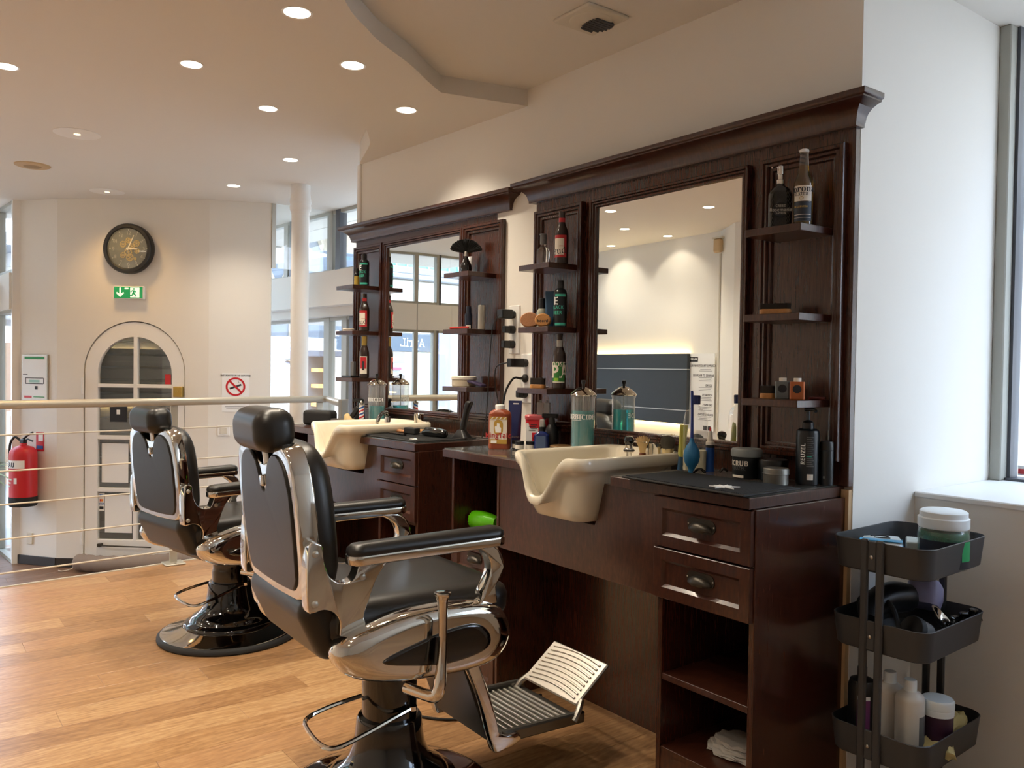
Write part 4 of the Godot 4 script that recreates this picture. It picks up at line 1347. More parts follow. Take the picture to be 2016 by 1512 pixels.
	sheet(cards, "card_mark", 0.385, -0.02, 0.036, 0.024, -0.026, mats.ink)
	sheet(d, "red_sticker", 0.965, 1.105, 0.05, 0.085, -0.028, mats.red)
	# wall clock with open gears
	var c := on_wall("wall_clock", "round black wall clock with brass gears and Arabic numerals", "clock", base, turn, 0.648, 2.219)
	m = Mb.new()
	m.t = Transform3D(Basis(Vector3.RIGHT, PI / 2), Vector3.ZERO)
	m.lathe([Vector2(0.0, 0.002), Vector2(0.205, 0.002), Vector2(0.214, 0.012), Vector2(0.214, 0.06), Vector2(0.205, 0.072), Vector2(0.18, 0.074), Vector2(0.172, 0.06), Vector2(0.17, 0.04), Vector2(0, 0.04)], 56)
	part(c, "case", m, mats.black_plastic)
	m = Mb.new()
	m.t = Transform3D(Basis(Vector3.RIGHT, PI / 2), Vector3.ZERO)
	m.lathe([Vector2(0, 0.04), Vector2(0.17, 0.04), Vector2(0.17, 0.043), Vector2(0, 0.043)], 48)
	part(c, "dial", m, mat("slate", col("3b3e42"), 0.5))
	for k in 12:
		var a := TAU * (k + 1) / 12
		write_on(c, str(k + 1), 0.028, mats.nickel, Vector3(sin(a) * 0.132, cos(a) * 0.132, 0.0435), Vector3(0, 0, -a * 0.6 if k + 1 in [1, 2, 10, 11] else 0.0))
		m = Mb.new()
		m.t = Transform3D(Basis(Vector3.BACK, -a), Vector3(sin(a) * 0.16, cos(a) * 0.16, 0.044))
		m.bb(-0.003, -0.006, 0, 0.003, 0.006, 0.002)
		part(c, "hour_mark", m, mats.nickel)
	for g in [[0.0, 0.07, 0.026, 10], [-0.045, 0.038, 0.03, 11], [0.072, 0.045, 0.03, 11], [0.03, 0.02, 0.028, 10], [-0.045, -0.055, 0.026, 10], [0.015, -0.075, 0.034, 13], [0.0, -0.03, 0.036, 14], [0.075, -0.02, 0.024, 9], [0.06, -0.085, 0.014, 7]]:
		m = Mb.new()
		var n: int = g[3]
		for k in n * 2:
			var a := TAU * k / (n * 2); var b := TAU * (k + 1) / (n * 2)
			var r: float = g[2] * (1.0 if k % 2 else 0.86)
			m.prism([Vector2(cos(a) * r, sin(a) * r), Vector2(cos(b) * r, sin(b) * r), Vector2(cos(b) * g[2] * 0.66, sin(b) * g[2] * 0.66), Vector2(cos(a) * g[2] * 0.66, sin(a) * g[2] * 0.66)], Vector3(g[0], g[1], 0), Vector3.RIGHT, Vector3.UP, 0.044, 0.049)
		for k in 3:
			m.t = Transform3D(Basis(Vector3.BACK, PI / 3 * k), Vector3(g[0], g[1], 0))
			m.bb(-0.0025, -g[2] * 0.7, 0.045, 0.0025, g[2] * 0.7, 0.048)
		part(c, "gear", m, mats.gold)
	for h in [[deg_to_rad(24), 0.125, 0.006], [deg_to_rad(92), 0.08, 0.009]]:
		m = Mb.new()
		m.t = Transform3D(Basis(Vector3.BACK, -h[0]), Vector3(0, 0, 0.053))
		m.prism([Vector2(-h[2], -0.015), Vector2(h[2], -0.015), Vector2(h[2] * 0.5, h[1]), Vector2(-h[2] * 0.5, h[1])], Vector3.ZERO, Vector3.RIGHT, Vector3.UP, 0.0, 0.002)
		part(c, "clock_hand", m, mats.foam)
	m = Mb.new()
	m.t = Transform3D(Basis(Vector3.RIGHT, PI / 2), Vector3.ZERO)
	m.lathe([Vector2(0, 0.065), Vector2(0.172, 0.065), Vector2(0.172, 0.067), Vector2(0, 0.067)], 40)
	part(c, "cover_glass", m, mats.window_glass)
	# emergency exit sign
	var e := on_wall("exit_sign", "green lit emergency exit sign with a down arrow and running figure", "exit sign", base, turn, 0.646, 1.846)
	m = Mb.new()
	m.bb(-0.132, -0.055, 0.0, 0.132, 0.055, 0.04, 0.004)
	part(e, "housing", m, mats.paper)
	mat("sign_green", col("0f9a58"), 0.4, 0.0, {"emission_enabled": true, "emission": col("0b8a4c"), "emission_energy_multiplier": 0.35})
	mat("sign_white", col("f4fff8"), 0.4, 0.0, {"emission_enabled": true, "emission": col("eafff2"), "emission_energy_multiplier": 0.45})
	sheet(e, "sign_face", 0, 0, 0.25, 0.098, 0.0402, mats.sign_green)
	m = Mb.new()
	m.prism([Vector2(-0.077, 0.04), Vector2(-0.077, -0.012), Vector2(-0.098, 0.004), Vector2(-0.105, -0.006), Vector2(-0.07, -0.04), Vector2(-0.035, -0.006), Vector2(-0.042, 0.004), Vector2(-0.063, -0.012), Vector2(-0.063, 0.04)], Vector3.ZERO, Vector3.RIGHT, Vector3.UP, 0.0412, 0.0422)
	part(e, "arrow_mark", m, mats.sign_white)
	m = Mb.new()
	m.prism([Vector2(0.018, -0.042), Vector2(0.018, 0.042), Vector2(0.098, 0.042), Vector2(0.098, -0.042)], Vector3.ZERO, Vector3.RIGHT, Vector3.UP, 0.0412, 0.0418)
	part(e, "doorway_mark", m, mats.sign_white)
	m = Mb.new()
	m.lathe([Vector2(0, 0), Vector2(0.008, 0), Vector2(0.008, 0.001), Vector2(0, 0.001)], 12)
	for k in m.v.size():
		m.v[k] = Vector3(m.v[k].x + 0.05, m.v[k].z + 0.03, 0.0424 + m.v[k].y)
	m.prism([Vector2(0.034, 0.02), Vector2(0.062, 0.018), Vector2(0.072, 0.002), Vector2(0.064, 0.0), Vector2(0.058, 0.01), Vector2(0.052, -0.004), Vector2(0.07, -0.02), Vector2(0.062, -0.038), Vector2(0.054, -0.036), Vector2(0.059, -0.022), Vector2(0.044, -0.014), Vector2(0.036, -0.03), Vector2(0.016, -0.03), Vector2(0.016, -0.022), Vector2(0.03, -0.021), Vector2(0.042, 0.01), Vector2(0.034, 0.012), Vector2(0.026, 0.0), Vector2(0.019, 0.004)], Vector3.ZERO, Vector3.RIGHT, Vector3.UP, 0.042, 0.0432)
	part(e, "running_figure_mark", m, mats.sign_green)
	m = Mb.new()
	m.bb(-0.03, 0.027, 0.041, 0.002, 0.04, 0.042)
	part(e, "lamp_window", m, mats.sign_white)
	# evacuation plan, fire extinguisher and its notice on the narrow wall
	var b2 := Vector2(-8.46, 1.547)
	var t2 := acos(0.801)
	var p := on_wall("evacuation_plan", "framed evacuation plan with a green heading above the extinguisher", "wall plan", b2, t2, 0.19, 1.10)
	m = Mb.new()
	m.bb(-0.14, -0.205, 0.0, 0.14, 0.205, 0.018, 0.003)
	part(p, "frame", m, mats.nickel)
	var pl := sheet(p, "plan_sheet", 0, 0, 0.262, 0.39, 0.0182, mats.paper)
	sheet(pl, "heading", 0, 0.175, 0.215, 0.022, 0.0194, mat("plan_green", col("2f9150"), 0.6))
	for q in [[0.0, 0.0, 0.19, 0.006], [0.0, -0.05, 0.19, 0.006], [-0.095, -0.025, 0.006, 0.05], [0.1, -0.025, 0.006, 0.05], [-0.1, 0.03, 0.05, 0.006], [0.02, -0.085, 0.03, 0.03]]:
		sheet(pl, "plan_line", q[0], q[1], q[2], q[3], 0.0194, mats.ink)
	sheet(pl, "plan_room", 0.0, -0.028, 0.11, 0.022, 0.0193, mat("plan_tint", col("9fc9c0"), 0.7))
	sheet(pl, "plan_legend", -0.07, -0.165, 0.08, 0.018, 0.0194, mats.red)
	sheet(pl, "plan_legend", 0.05, -0.165, 0.12, 0.008, 0.0194, mats.plan_green)
	var x := on_wall("fire_extinguisher", "red fire extinguisher hanging beside the window jamb", "extinguisher", b2, t2, 0.175, 0.0, 0.118)
	m = Mb.new()
	m.lathe([Vector2(0, 0.03), Vector2(0.1, 0.03), Vector2(0.108, 0.05), Vector2(0.108, 0.44), Vector2(0.102, 0.475), Vector2(0.075, 0.505), Vector2(0.03, 0.52), Vector2(0.026, 0.54), Vector2(0, 0.54)], 32)
	part(x, "cylinder_body", m, mats.red)
	m = Mb.new()
	m.lathe([Vector2(0, 0.0), Vector2(0.104, 0.0), Vector2(0.11, 0.012), Vector2(0.111, 0.08), Vector2(0.107, 0.082), Vector2(0, 0.082)], 32)
	part(x, "foot_ring", m, mats.rubber)
	m = Mb.new()
	m.bb(-0.025, 0.535, -0.02, 0.025, 0.575, 0.02, 0.006)
	m.tube([Vector3(0.0, 0.575, 0), Vector3(0.05, 0.61, 0), Vector3(0.1, 0.635, 0)], 0.009, 8)
	m.tube([Vector3(0.0, 0.56, 0), Vector3(0.05, 0.575, 0), Vector3(0.1, 0.56, 0)], 0.008, 8)
	part(x, "valve_handle", m, mats.black_plastic)
	m = Mb.new()
	m.tube(smooth([Vector3(-0.02, 0.56, 0.01), Vector3(-0.07, 0.59, 0.02), Vector3(-0.11, 0.53, 0.03), Vector3(-0.118, 0.4, 0.03), Vector3(-0.116, 0.3, 0.03)], 5), 0.01, 8)
	part(x, "hose", m, mats.rubber)
	m = Mb.new()
	m.arc(Vector3.ZERO, 0.1092, 0.33, 0.40, -1.3, 0.9, 14)
	var lb := part(x, "label_band", m, mats.paper)
	part(lb, "label_print", bent("EAU", 0.04, 0.1094, -0.3, 0.36, true), mats.ink)
	m = Mb.new()
	m.arc(Vector3.ZERO, 0.1092, 0.20, 0.25, 0.1, 0.35, 6)
	part(lb, "label_print", m, mats.paper)
	for k in 3:
		m = Mb.new()
		m.arc(Vector3.ZERO, 0.1092, 0.17 + k * 0.03, 0.183 + k * 0.03, -1.0, -0.3 + 0.1 * k, 8)
		part(lb, "label_print", m, mats.foam)
	var n := on_wall("fire_notice", "small red and white fire notice behind the extinguisher", "notice", b2, t2, 0.235, 0.545)
	sheet(n, "card", 0, 0, 0.085, 0.165, 0.0, mats.red, 0.003)
	sheet(n, "print", 0.008, 0.035, 0.05, 0.06, 0.0032, mats.paper)
	sheet(n, "print", 0.0, -0.05, 0.07, 0.03, 0.0032, mats.blue_print)
	m = Mb.new()
	m.bb(-0.03, -0.05, 0, 0.03, 0.05, 0.012, 0.003)
	var sk := on_wall("wall_socket", "plain cream wall socket low beneath the extinguisher", "socket", b2, t2, 0.13, -0.31)
	part(sk, "plate", m, mats.foam)
	# no vaping notice and light switch
	var b3 := Vector2(-7.287, 0.268)
	var t3 := acos(0.378)
	n = on_wall("no_vaping_notice", "white notice with a red crossed out electronic cigarette", "notice", b3, t3, 0.222, 1.0, 0.001)
	sheet(n, "card", 0, 0, 0.225, 0.335, 0.0, mats.paper, 0.003)
	m = Mb.new()
	var pts := []
	for k in 33:
		pts.append(Vector3(cos(TAU * k / 32) * 0.073, 0.05 + sin(TAU * k / 32) * 0.073, 0.004))
	pts.pop_back()
	m.tube(pts, 0.009, 6, true)
	m.t = Transform3D(Basis(Vector3.BACK, -PI / 4), Vector3(0, 0.05, 0.004))
	m.bb(-0.07, -0.008, -0.002, 0.07, 0.008, 0.006)
	for k in m.v.size():
		m.v[k].z = clampf(m.v[k].z, 0.003, 0.0055)
	part(n, "prohibition_ring", m, mats.red)
	m = Mb.new()
	m.t = Transform3D(Basis(Vector3.BACK, 0.35), Vector3(0, 0.05, 0.0))
	m.bb(-0.05, -0.008, 0.003, 0.05, 0.008, 0.0045)
	m.t = Transform3D.IDENTITY
	m.tube([Vector3(0.02, 0.08, 0.004), Vector3(0.028, 0.088, 0.004), Vector3(0.02, 0.096, 0.004)], 0.002, 6)
	part(n, "cigarette_mark", m, mats.ink)
	write_on(n, "INTERDICTION DE VAPOTER", 0.0135, mats.ink, Vector3(0, 0.146, 0.0034), Vector3.ZERO, true)
	for k in 4:
		sheet(n, "small_print", 0, -0.05 - k * 0.012 - (0.05 if k > 1 else 0.0), 0.17 - 0.02 * (k % 2), 0.004, 0.0032, mats.grey_plastic)
	var sw := on_wall("light_switch", "white light switch below the no vaping notice", "switch", b3, t3, 0.126, 0.668)
	m = Mb.new()
	m.bb(-0.05, -0.045, 0, 0.05, 0.045, 0.01, 0.004)
	part(sw, "plate", m, mats.white_gloss)
	m = Mb.new()
	m.bb(-0.03, -0.028, 0.008, 0.03, 0.028, 0.015, 0.003)
	part(sw, "rocker", m, mats.foam)
	# dark skirting
	for q in [[b2, t2, 0.0, 0.413, "baseboard_plan"], [base, turn, 0.0, 0.235, "baseboard_door"], [b3, t3, 0.0, 0.51, "baseboard_notice"]]:
		m = Mb.new()
		m.t = Transform3D(Basis(Vector3.UP, q[1]), Vector3(q[0].x, 0, q[0].y))
		m.bb(q[2], -0.54, 0.0, q[3], -0.46, 0.014, 0.003)
		struct(q[4], m, mats.skirting_dark)
	# stuffed draught excluder
	m = Mb.new()
	var path := smooth([Vector3(0.24, -0.46, 0.12), Vector3(0.30, -0.462, 0.13), Vector3(0.5, -0.468, 0.15), Vector3(0.75, -0.462, 0.13), Vector3(0.95, -0.45, 0.12), Vector3(1.15, -0.43, 0.10), Vector3(1.24, -0.42, 0.1)], 6)
	var rad := []
	for k in path.size():
		var f := float(k) / (path.size() - 1)
		rad.append(maxf(0.004, 0.074 * (0.93 + 0.07 * sin(k * 2.4)) * minf(1.0, minf(pow(f * 9.0, 0.5), pow((1.0 - f) * 9.0, 0.5)))))
	m.tube(path, rad, 18)
	var dr := thing("draught_excluder", "long stuffed taupe draught excluder lying at the foot of the arched door", "draught excluder", Vector3(base.x, 0, base.y), turn)
	var cl := grain(128, 128, [col("7d7068"), col("8d8078"), col("998c84")], 61, 20.0, 20.0)
	mat("taupe", Color.WHITE, 0.9, 0.0, {"albedo_texture": cl, "uv1_triplanar": true, "uv1_scale": Vector3(6, 6, 6)})
	part(dr, "tube", m, mats.taupe, "", 70.0)
	m = Mb.new()
	m.tube(smooth([Vector3(0.25, -0.47, 0.12), Vector3(0.21, -0.52, 0.13), Vector3(0.15, -0.534, 0.16), Vector3(0.11, -0.534, 0.15)], 5), 0.005, 6)
	part(dr, "tie_cord", m, mats.foam)
	# the round column
	var colm := thing("support_column", "slim round white column with a moulded capital by the street window", "column", Vector3(-6.23, -0.54, -0.107))
	m = Mb.new()
	m.lathe([Vector2(0, 0), Vector2(0.09, 0), Vector2(0.09, 0.06), Vector2(0.074, 0.08), Vector2(0.071, 1.2), Vector2(0.068, 2.98), Vector2(0, 2.98)], 32)
	part(colm, "shaft", m, mats.white_gloss)
	m = Mb.new()
	m.lathe([Vector2(0, 2.96), Vector2(0.068, 2.96), Vector2(0.074, 2.985), Vector2(0.079, 2.99), Vector2(0.082, 3.02), Vector2(0.078, 3.035), Vector2(0.081, 3.045), Vector2(0.083, 3.06), Vector2(0.077, 3.09), Vector2(0.074, 3.13), Vector2(0.074, 3.19), Vector2(0, 3.19)], 32)
	part(colm, "capital", m, mats.white_gloss)

const LOOK := 0.87

func tray(m: Mb, y: float, h: float) -> void:
	m.rrects([[y - h, 0.136, 0.193, 0.045], [y - h + 0.004, 0.140, 0.197, 0.047], [y - 0.004, 0.148, 0.205, 0.05], [y, 0.149, 0.206, 0.05], [y + 0.002, 0.147, 0.204, 0.05], [y - 0.002, 0.1455, 0.2025, 0.05], [y - h + 0.006, 0.1375, 0.1945, 0.045], [y - h + 0.004, 0.12, 0.18, 0.04]], 6)

func lathe_bottle(o: Node3D, called: String, prof: Array, m: Material, seg := 28) -> MeshInstance3D:
	var b := Mb.new()
	b.lathe(prof, seg)
	return part(o, called, b, m)

func band(o: Node3D, called: String, r: float, y0: float, y1: float, a0: float, a1: float, m: Material) -> MeshInstance3D:
	var b := Mb.new()
	b.arc(Vector3.ZERO, r, y0, y1, a0, a1, 14)
	return part(o, called, b, m)

func trolley_and_load() -> void:
	var at := Vector3(-1.283, 0, 0.002)
	var o := thing("utility_trolley", "dark grey three tier metal trolley between the cabinet and the window", "trolley", at, 0.04)
	mat("trolley_paint", col("3a3b3d"), 0.5)
	for y in [0.757, 0.525, 0.205]:
		var m := Mb.new()
		tray(m, y, 0.09)
		part(o, "tray", m, mats.trolley_paint, "", 35.0)
	for s in [1.0, -1.0]:
		for x in [-0.034, 0.012]:
			var m := Mb.new()
			m.bb(x - 0.011, -0.06, s * 0.206 - 0.006, x + 0.011, 0.765, s * 0.206 + 0.009, 0.004)
			part(o, "upright", m, mats.trolley_paint)
		for y in [0.715, 0.483, 0.163]:
			var m := Mb.new()
			m.bb(-0.023, y - 0.04, s * 0.206 - 0.003, 0.001, y + 0.045, s * 0.206 + 0.006, 0.002)
			var b := part(o, "bracket", m, mats.trolley_paint)
			m = Mb.new()
			m.t = Transform3D(Basis(Vector3.RIGHT, s * PI / 2), Vector3(-0.011, y, s * 0.213))
			m.lathe([Vector2(0, 0.0), Vector2(0.0055, 0.0), Vector2(0.0055, 0.003), Vector2(0.003, 0.005), Vector2(0, 0.005)], 12)
			part(b, "screw", m, mats.brushed)
		var leg := Mb.new()
		leg.bb(-0.11, -0.07, s * 0.19 - 0.01, 0.09, -0.053, s * 0.19 + 0.01, 0.004)
		part(o, "foot_bar", leg, mats.trolley_paint)
		for x in [-0.1, 0.08]:
			leg = Mb.new()
			leg.t = Transform3D(Basis(Vector3.BACK, PI / 2), Vector3(x, -0.099, s * 0.19))
			leg.lathe([Vector2(0, -0.01), Vector2(0.024, -0.01), Vector2(0.026, -0.006), Vector2(0.026, 0.006), Vector2(0.024, 0.01), Vector2(0, 0.01)], 20)
			leg.t = Transform3D.IDENTITY
			leg.bb(x - 0.014, -0.095, s * 0.19 - 0.006, x + 0.014, -0.068, s * 0.19 + 0.006, 0.003)
			part(o, "caster", leg, mats.black_plastic)
	# upper tray
	var p := thing("wipes_packet", "white and blue wipes packet lying in the top tray", "packet", Vector3(-1.36, 0.705, 0.03), 0.5)
	var m := Mb.new()
	m.t = Transform3D(Basis(Vector3.RIGHT, -0.1), Vector3.ZERO)
	m.rrects([[-0.028, 0.05, 0.12, 0.012], [-0.02, 0.058, 0.128, 0.014], [0.02, 0.06, 0.13, 0.014], [0.032, 0.05, 0.12, 0.012]], 3)
	part(p, "pack", m, mat("pack_white", col("e8f1f5"), 0.35), "", 60.0)
	m = Mb.new()
	m.t = Transform3D(Basis(Vector3.RIGHT, -0.1), Vector3.ZERO)
	m.bb(-0.059, 0.0325, 0.05, 0.059, 0.034, 0.125)
	m.bb(-0.0605, -0.02, -0.13, -0.06, 0.022, 0.13)
	m.bb(0.06, -0.02, -0.13, 0.0612, 0.022, 0.13)
	part(p, "blue_band", m, mat("pack_blue", col("2f9fd6"), 0.4))
	m = Mb.new()
	m.t = Transform3D(Basis(Vector3.RIGHT, -0.1), Vector3.ZERO)
	m.tube(smooth([Vector3(-0.03, 0.0335, -0.05), Vector3(-0.012, 0.0335, -0.075), Vector3(0.012, 0.0335, -0.072), Vector3(0.02, 0.0335, -0.05)], 4), 0.0025, 6)
	part(p, "print", m, mats.ink)
	m = Mb.new()
	m.t = Transform3D(Basis(Vector3.RIGHT, -0.1), Vector3.ZERO)
	m.tube(smooth([Vector3(-0.02, 0.0335, -0.0), Vector3(0.0, 0.0335, 0.01), Vector3(0.025, 0.0335, -0.005)], 4), 0.002, 6)
	part(p, "print", m, mats.ink)
	p = thing("gel_jar", "clear jar of green bath crystals with a white lid in the top tray", "jar", Vector3(-1.207, 0.668, -0.045))
	lathe_bottle(p, "jar", [Vector2(0, 0.0), Vector2(0.066, 0.0), Vector2(0.072, 0.008), Vector2(0.0725, 0.1), Vector2(0.069, 0.115), Vector2(0.066, 0.125), Vector2(0.0, 0.127)], mats.jar_glass, 36)
	var cry := grain(256, 128, [col("06281c"), col("0c4a33"), col("1b6f4c"), col("7fb99b")], 77, 40.0, 30.0, 0.0, 0.6)
	lathe_bottle(p, "crystals", [Vector2(0, 0.003), Vector2(0.064, 0.003), Vector2(0.0695, 0.01), Vector2(0.0695, 0.1), Vector2(0.066, 0.112), Vector2(0, 0.116)], mat("green_crystals", Color.WHITE, 0.4, 0.0, {"albedo_texture": cry}), 36)
	band(p, "label_band", 0.0729, 0.008, 0.088, -0.6, 1.9, mat("label_navy", col("20242f"), 0.5))
	band(p, "green_label", 0.0733, 0.03, 0.088, 1.2, 1.75, mat("label_green", col("1f9a5a"), 0.5))
	lathe_bottle(p, "lid", [Vector2(0, 0.12), Vector2(0.068, 0.12), Vector2(0.071, 0.124), Vector2(0.071, 0.15), Vector2(0.066, 0.153), Vector2(0.066, 0.168), Vector2(0.06, 0.172), Vector2(0, 0.172)], mats.pack_white, 36)
	p = thing("plastic_box", "shallow clear plastic box beside the jar in the top tray", "box", Vector3(-1.30, 0.671, -0.07), 0.5)
	m = Mb.new()
	m.bb(-0.03, 0.0, -0.05, 0.03, 0.06, 0.05, 0.003)
	part(p, "box", m, mat("milky", col("b9c2bd"), 0.4))
	# middle tray
	p = thing("hair_dryer", "black hair dryer with a lilac nozzle hood in the middle tray", "hair dryer", Vector3(-1.33, 0.49, -0.02), 0.3)
	m = Mb.new()
	m.tube(smooth([Vector3(0.02, 0.05, -0.07), Vector3(-0.03, 0.055, 0.0), Vector3(-0.06, 0.04, 0.09), Vector3(-0.05, 0.015, 0.15)], 5), [0.042, 0.045, 0.047, 0.048, 0.048, 0.047, 0.045, 0.042, 0.04, 0.038, 0.036, 0.034, 0.03, 0.028, 0.026, 0.024], 14)
	part(p, "barrel", m, mats.black_plastic)
	m = Mb.new()
	m.tube(smooth([Vector3(-0.08, 0.02, 0.12), Vector3(-0.1, 0.05, 0.05), Vector3(-0.06, 0.07, 0.03), Vector3(0.0, 0.05, 0.08), Vector3(0.03, 0.0, 0.13)], 6), 0.007, 8)
	part(p, "cord", m, mats.rubber)
	m = Mb.new()
	m.t = Transform3D(Basis(Vector3.RIGHT, -0.5), Vector3(0.06, 0.07, -0.11))
	m.rrects([[-0.05, 0.045, 0.045, 0.03], [-0.02, 0.052, 0.05, 0.035], [0.015, 0.05, 0.05, 0.035], [0.03, 0.04, 0.04, 0.03], [0.036, 0.02, 0.02, 0.015]], 5)
	part(p, "nozzle_hood", m, mat("lilac", col("9a97b8"), 0.35), "", 60.0)
	p = thing("sieve_ring", "small tilted steel strainer in the middle tray", "strainer", Vector3(-1.21, 0.505, -0.06))
	m = Mb.new()
	m.t = Transform3D(Basis(Vector3(0.4, 0, 1).normalized(), -0.8), Vector3.ZERO)
	m.lathe([Vector2(0.012, -0.016), Vector2(0.03, -0.008), Vector2(0.042, 0.004), Vector2(0.048, 0.004), Vector2(0.048, 0.006), Vector2(0.041, 0.006), Vector2(0.029, -0.006), Vector2(0.012, -0.014)], 28)
	part(p, "bowl", m, mats.chrome)
	p = thing("wax_jar", "squat grey jar with a black lid lying in the middle tray", "jar", Vector3(-1.22, 0.486, 0.07))
	m = Mb.new()
	m.t = Transform3D(Basis(Vector3(1, 0, 0.3).normalized(), 1.1), Vector3.ZERO)
	m.lathe([Vector2(0, -0.03), Vector2(0.038, -0.03), Vector2(0.041, -0.025), Vector2(0.041, 0.012), Vector2(0, 0.012)], 26)
	part(p, "body", m, mats.grey_plastic)
	m = Mb.new()
	m.t = Transform3D(Basis(Vector3(1, 0, 0.3).normalized(), 1.1), Vector3.ZERO)
	m.lathe([Vector2(0, 0.012), Vector2(0.043, 0.012), Vector2(0.043, 0.026), Vector2(0.04, 0.03), Vector2(0, 0.03)], 26)
	part(p, "lid", m, mats.rubber)
	p = thing("wax_disc", "round flat black wax disc next to the grey wax jar", "wax", Vector3(-1.3, 0.478, 0.115))
	lathe_bottle(p, "cap", [Vector2(0, -0.02), Vector2(0.042, -0.02), Vector2(0.044, -0.015), Vector2(0.044, 0.0), Vector2(0.03, 0.006), Vector2(0, 0.006)], mats.rubber)
	p = thing("comb_box", "small pale plastic box in the middle tray", "box", Vector3(-1.37, 0.465, 0.12), 0.7)
	m = Mb.new()
	m.bb(-0.05, -0.02, -0.02, 0.05, 0.012, 0.02, 0.003)
	part(p, "box", m, mats.milky)
	var clip := Mb.new()
	clip.tube(smooth([Vector3(-0.022, 0.0, 0), Vector3(-0.012, 0.016, 0.004), Vector3(0.0, 0.026, 0.0), Vector3(0.012, 0.014, -0.004), Vector3(0.022, 0.0, 0)], 4), 0.006, 7)
	clip.rbox(Vector3(0, 0.026, 0), Vector3(0.024, 0.014, 0.02), 0.005, 2)
	var cm := clip.mesh()
	var cl := ["at the tray corner", "second from the tray corner", "third from the tray corner", "nearest the strainer"]
	for k in 4:
		var c := thing("hair_clip", "glossy black hair clip in the middle tray, " + cl[k], "hair clip", Vector3(-1.165 - 0.012 * k, 0.5 - 0.008 * k, -0.16 + 0.034 * k), 0.7 * k, "hair clips in the trolley")
		part(c, "claw", cm, mats.black_gloss)
	# lower tray
	p = thing("shampoo_bottle", "black bottle with a purple label in the bottom tray", "bottle", Vector3(-1.372, 0.121, 0.1))
	lathe_bottle(p, "bottle", [Vector2(0, 0), Vector2(0.036, 0.0), Vector2(0.04, 0.006), Vector2(0.04, 0.17), Vector2(0.034, 0.188), Vector2(0.014, 0.198), Vector2(0.014, 0.225), Vector2(0, 0.226)], mats.black_plastic)
	band(p, "label", 0.0404, 0.01, 0.135, 0.2, 1.15, mat("label_purple", col("7a3f75"), 0.6))
	band(p, "label_top", 0.0404, 0.135, 0.147, 0.2, 1.15, mats.paper)
	var wb: Node3D
	for k in 2:
		wb = thing("white_bottle", ["plain white plastic bottle partly behind the trolley upright", "plain white plastic bottle in front in the bottom tray"][k], "bottle", [Vector3(-1.305, 0.121, 0.06), Vector3(-1.235, 0.121, 0.075)][k], 0.0, "white bottles in the trolley")
		lathe_bottle(wb, "bottle", [Vector2(0, 0), Vector2(0.037, 0.0), Vector2(0.0405, 0.006), Vector2(0.0405, 0.165), Vector2(0.038, 0.176), Vector2(0.026, 0.188), Vector2(0.0165, 0.192), Vector2(0.0165, 0.194), Vector2(0, 0.194)], mat("bottle_white", col("d9d4ca"), 0.4))
		lathe_bottle(wb, "cap", [Vector2(0, 0.19), Vector2(0.018, 0.19), Vector2(0.018, 0.221), Vector2(0.016, 0.224), Vector2(0, 0.224)], mats.pack_white)
	band(wb, "label", 0.0408, 0.0, 0.125, 1.15, 2.1, mats.grey_plastic)
	p = thing("purple_tub", "purple tub with a white screw lid behind the white bottles", "tub", Vector3(-1.19, 0.121, 0.0))
	lathe_bottle(p, "tub", [Vector2(0, 0), Vector2(0.04, 0), Vector2(0.043, 0.005), Vector2(0.043, 0.125), Vector2(0, 0.125)], mat("deep_purple", col("3c2138"), 0.4))
	lathe_bottle(p, "lid", [Vector2(0, 0.12), Vector2(0.045, 0.12), Vector2(0.046, 0.135), Vector2(0.0445, 0.138), Vector2(0.046, 0.141), Vector2(0.046, 0.16), Vector2(0.042, 0.166), Vector2(0, 0.166)], mats.pack_white)
	p = thing("refill_pouch", "crumpled yellow and silver refill pouch in the bottom tray", "pouch", Vector3(-1.2, 0.14, -0.05), 0.3)
	m = Mb.new()
	var rings := []
	for i in 12:
		var ring := PackedVector3Array()
		var f := i / 11.0
		for k in 14:
			var a := TAU * k / 14
			var th := 0.035 * sin(PI * clampf(f * 0.9 + 0.05, 0, 1)) + 0.003
			ring.append(Vector3(cos(a) * (0.05 + 0.012 * sin(f * 7.0)), sin(a) * th + 0.06 - 0.05 * f + 0.008 * sin(k * 2.1 + i), -0.1 + 0.22 * f))
		rings.append(ring)
	m.loft(rings)
	part(p, "pouch", m, mat("pouch_yellow", col("cfc187"), 0.4), "", 60.0)

func beer(called: String, label: String, at: Vector3, glass: Material, h := 1.0, group := "") -> Node3D:
	var o := thing(called, label, "bottle", at, 0.0, group)
	lathe_bottle(o, "glass", [Vector2(0, 0.0), Vector2(0.027, 0.0), Vector2(0.0298, 0.005), Vector2(0.0298, 0.128 * h), Vector2(0.0285, 0.14 * h), Vector2(0.022, 0.156 * h), Vector2(0.0155, 0.173 * h), Vector2(0.0132, 0.205 * h), Vector2(0.0132, 0.216 * h), Vector2(0.0148, 0.218 * h), Vector2(0.0148, 0.224 * h), Vector2(0.0132, 0.2255 * h), Vector2(0, 0.2255 * h)], glass, 30)
	return o

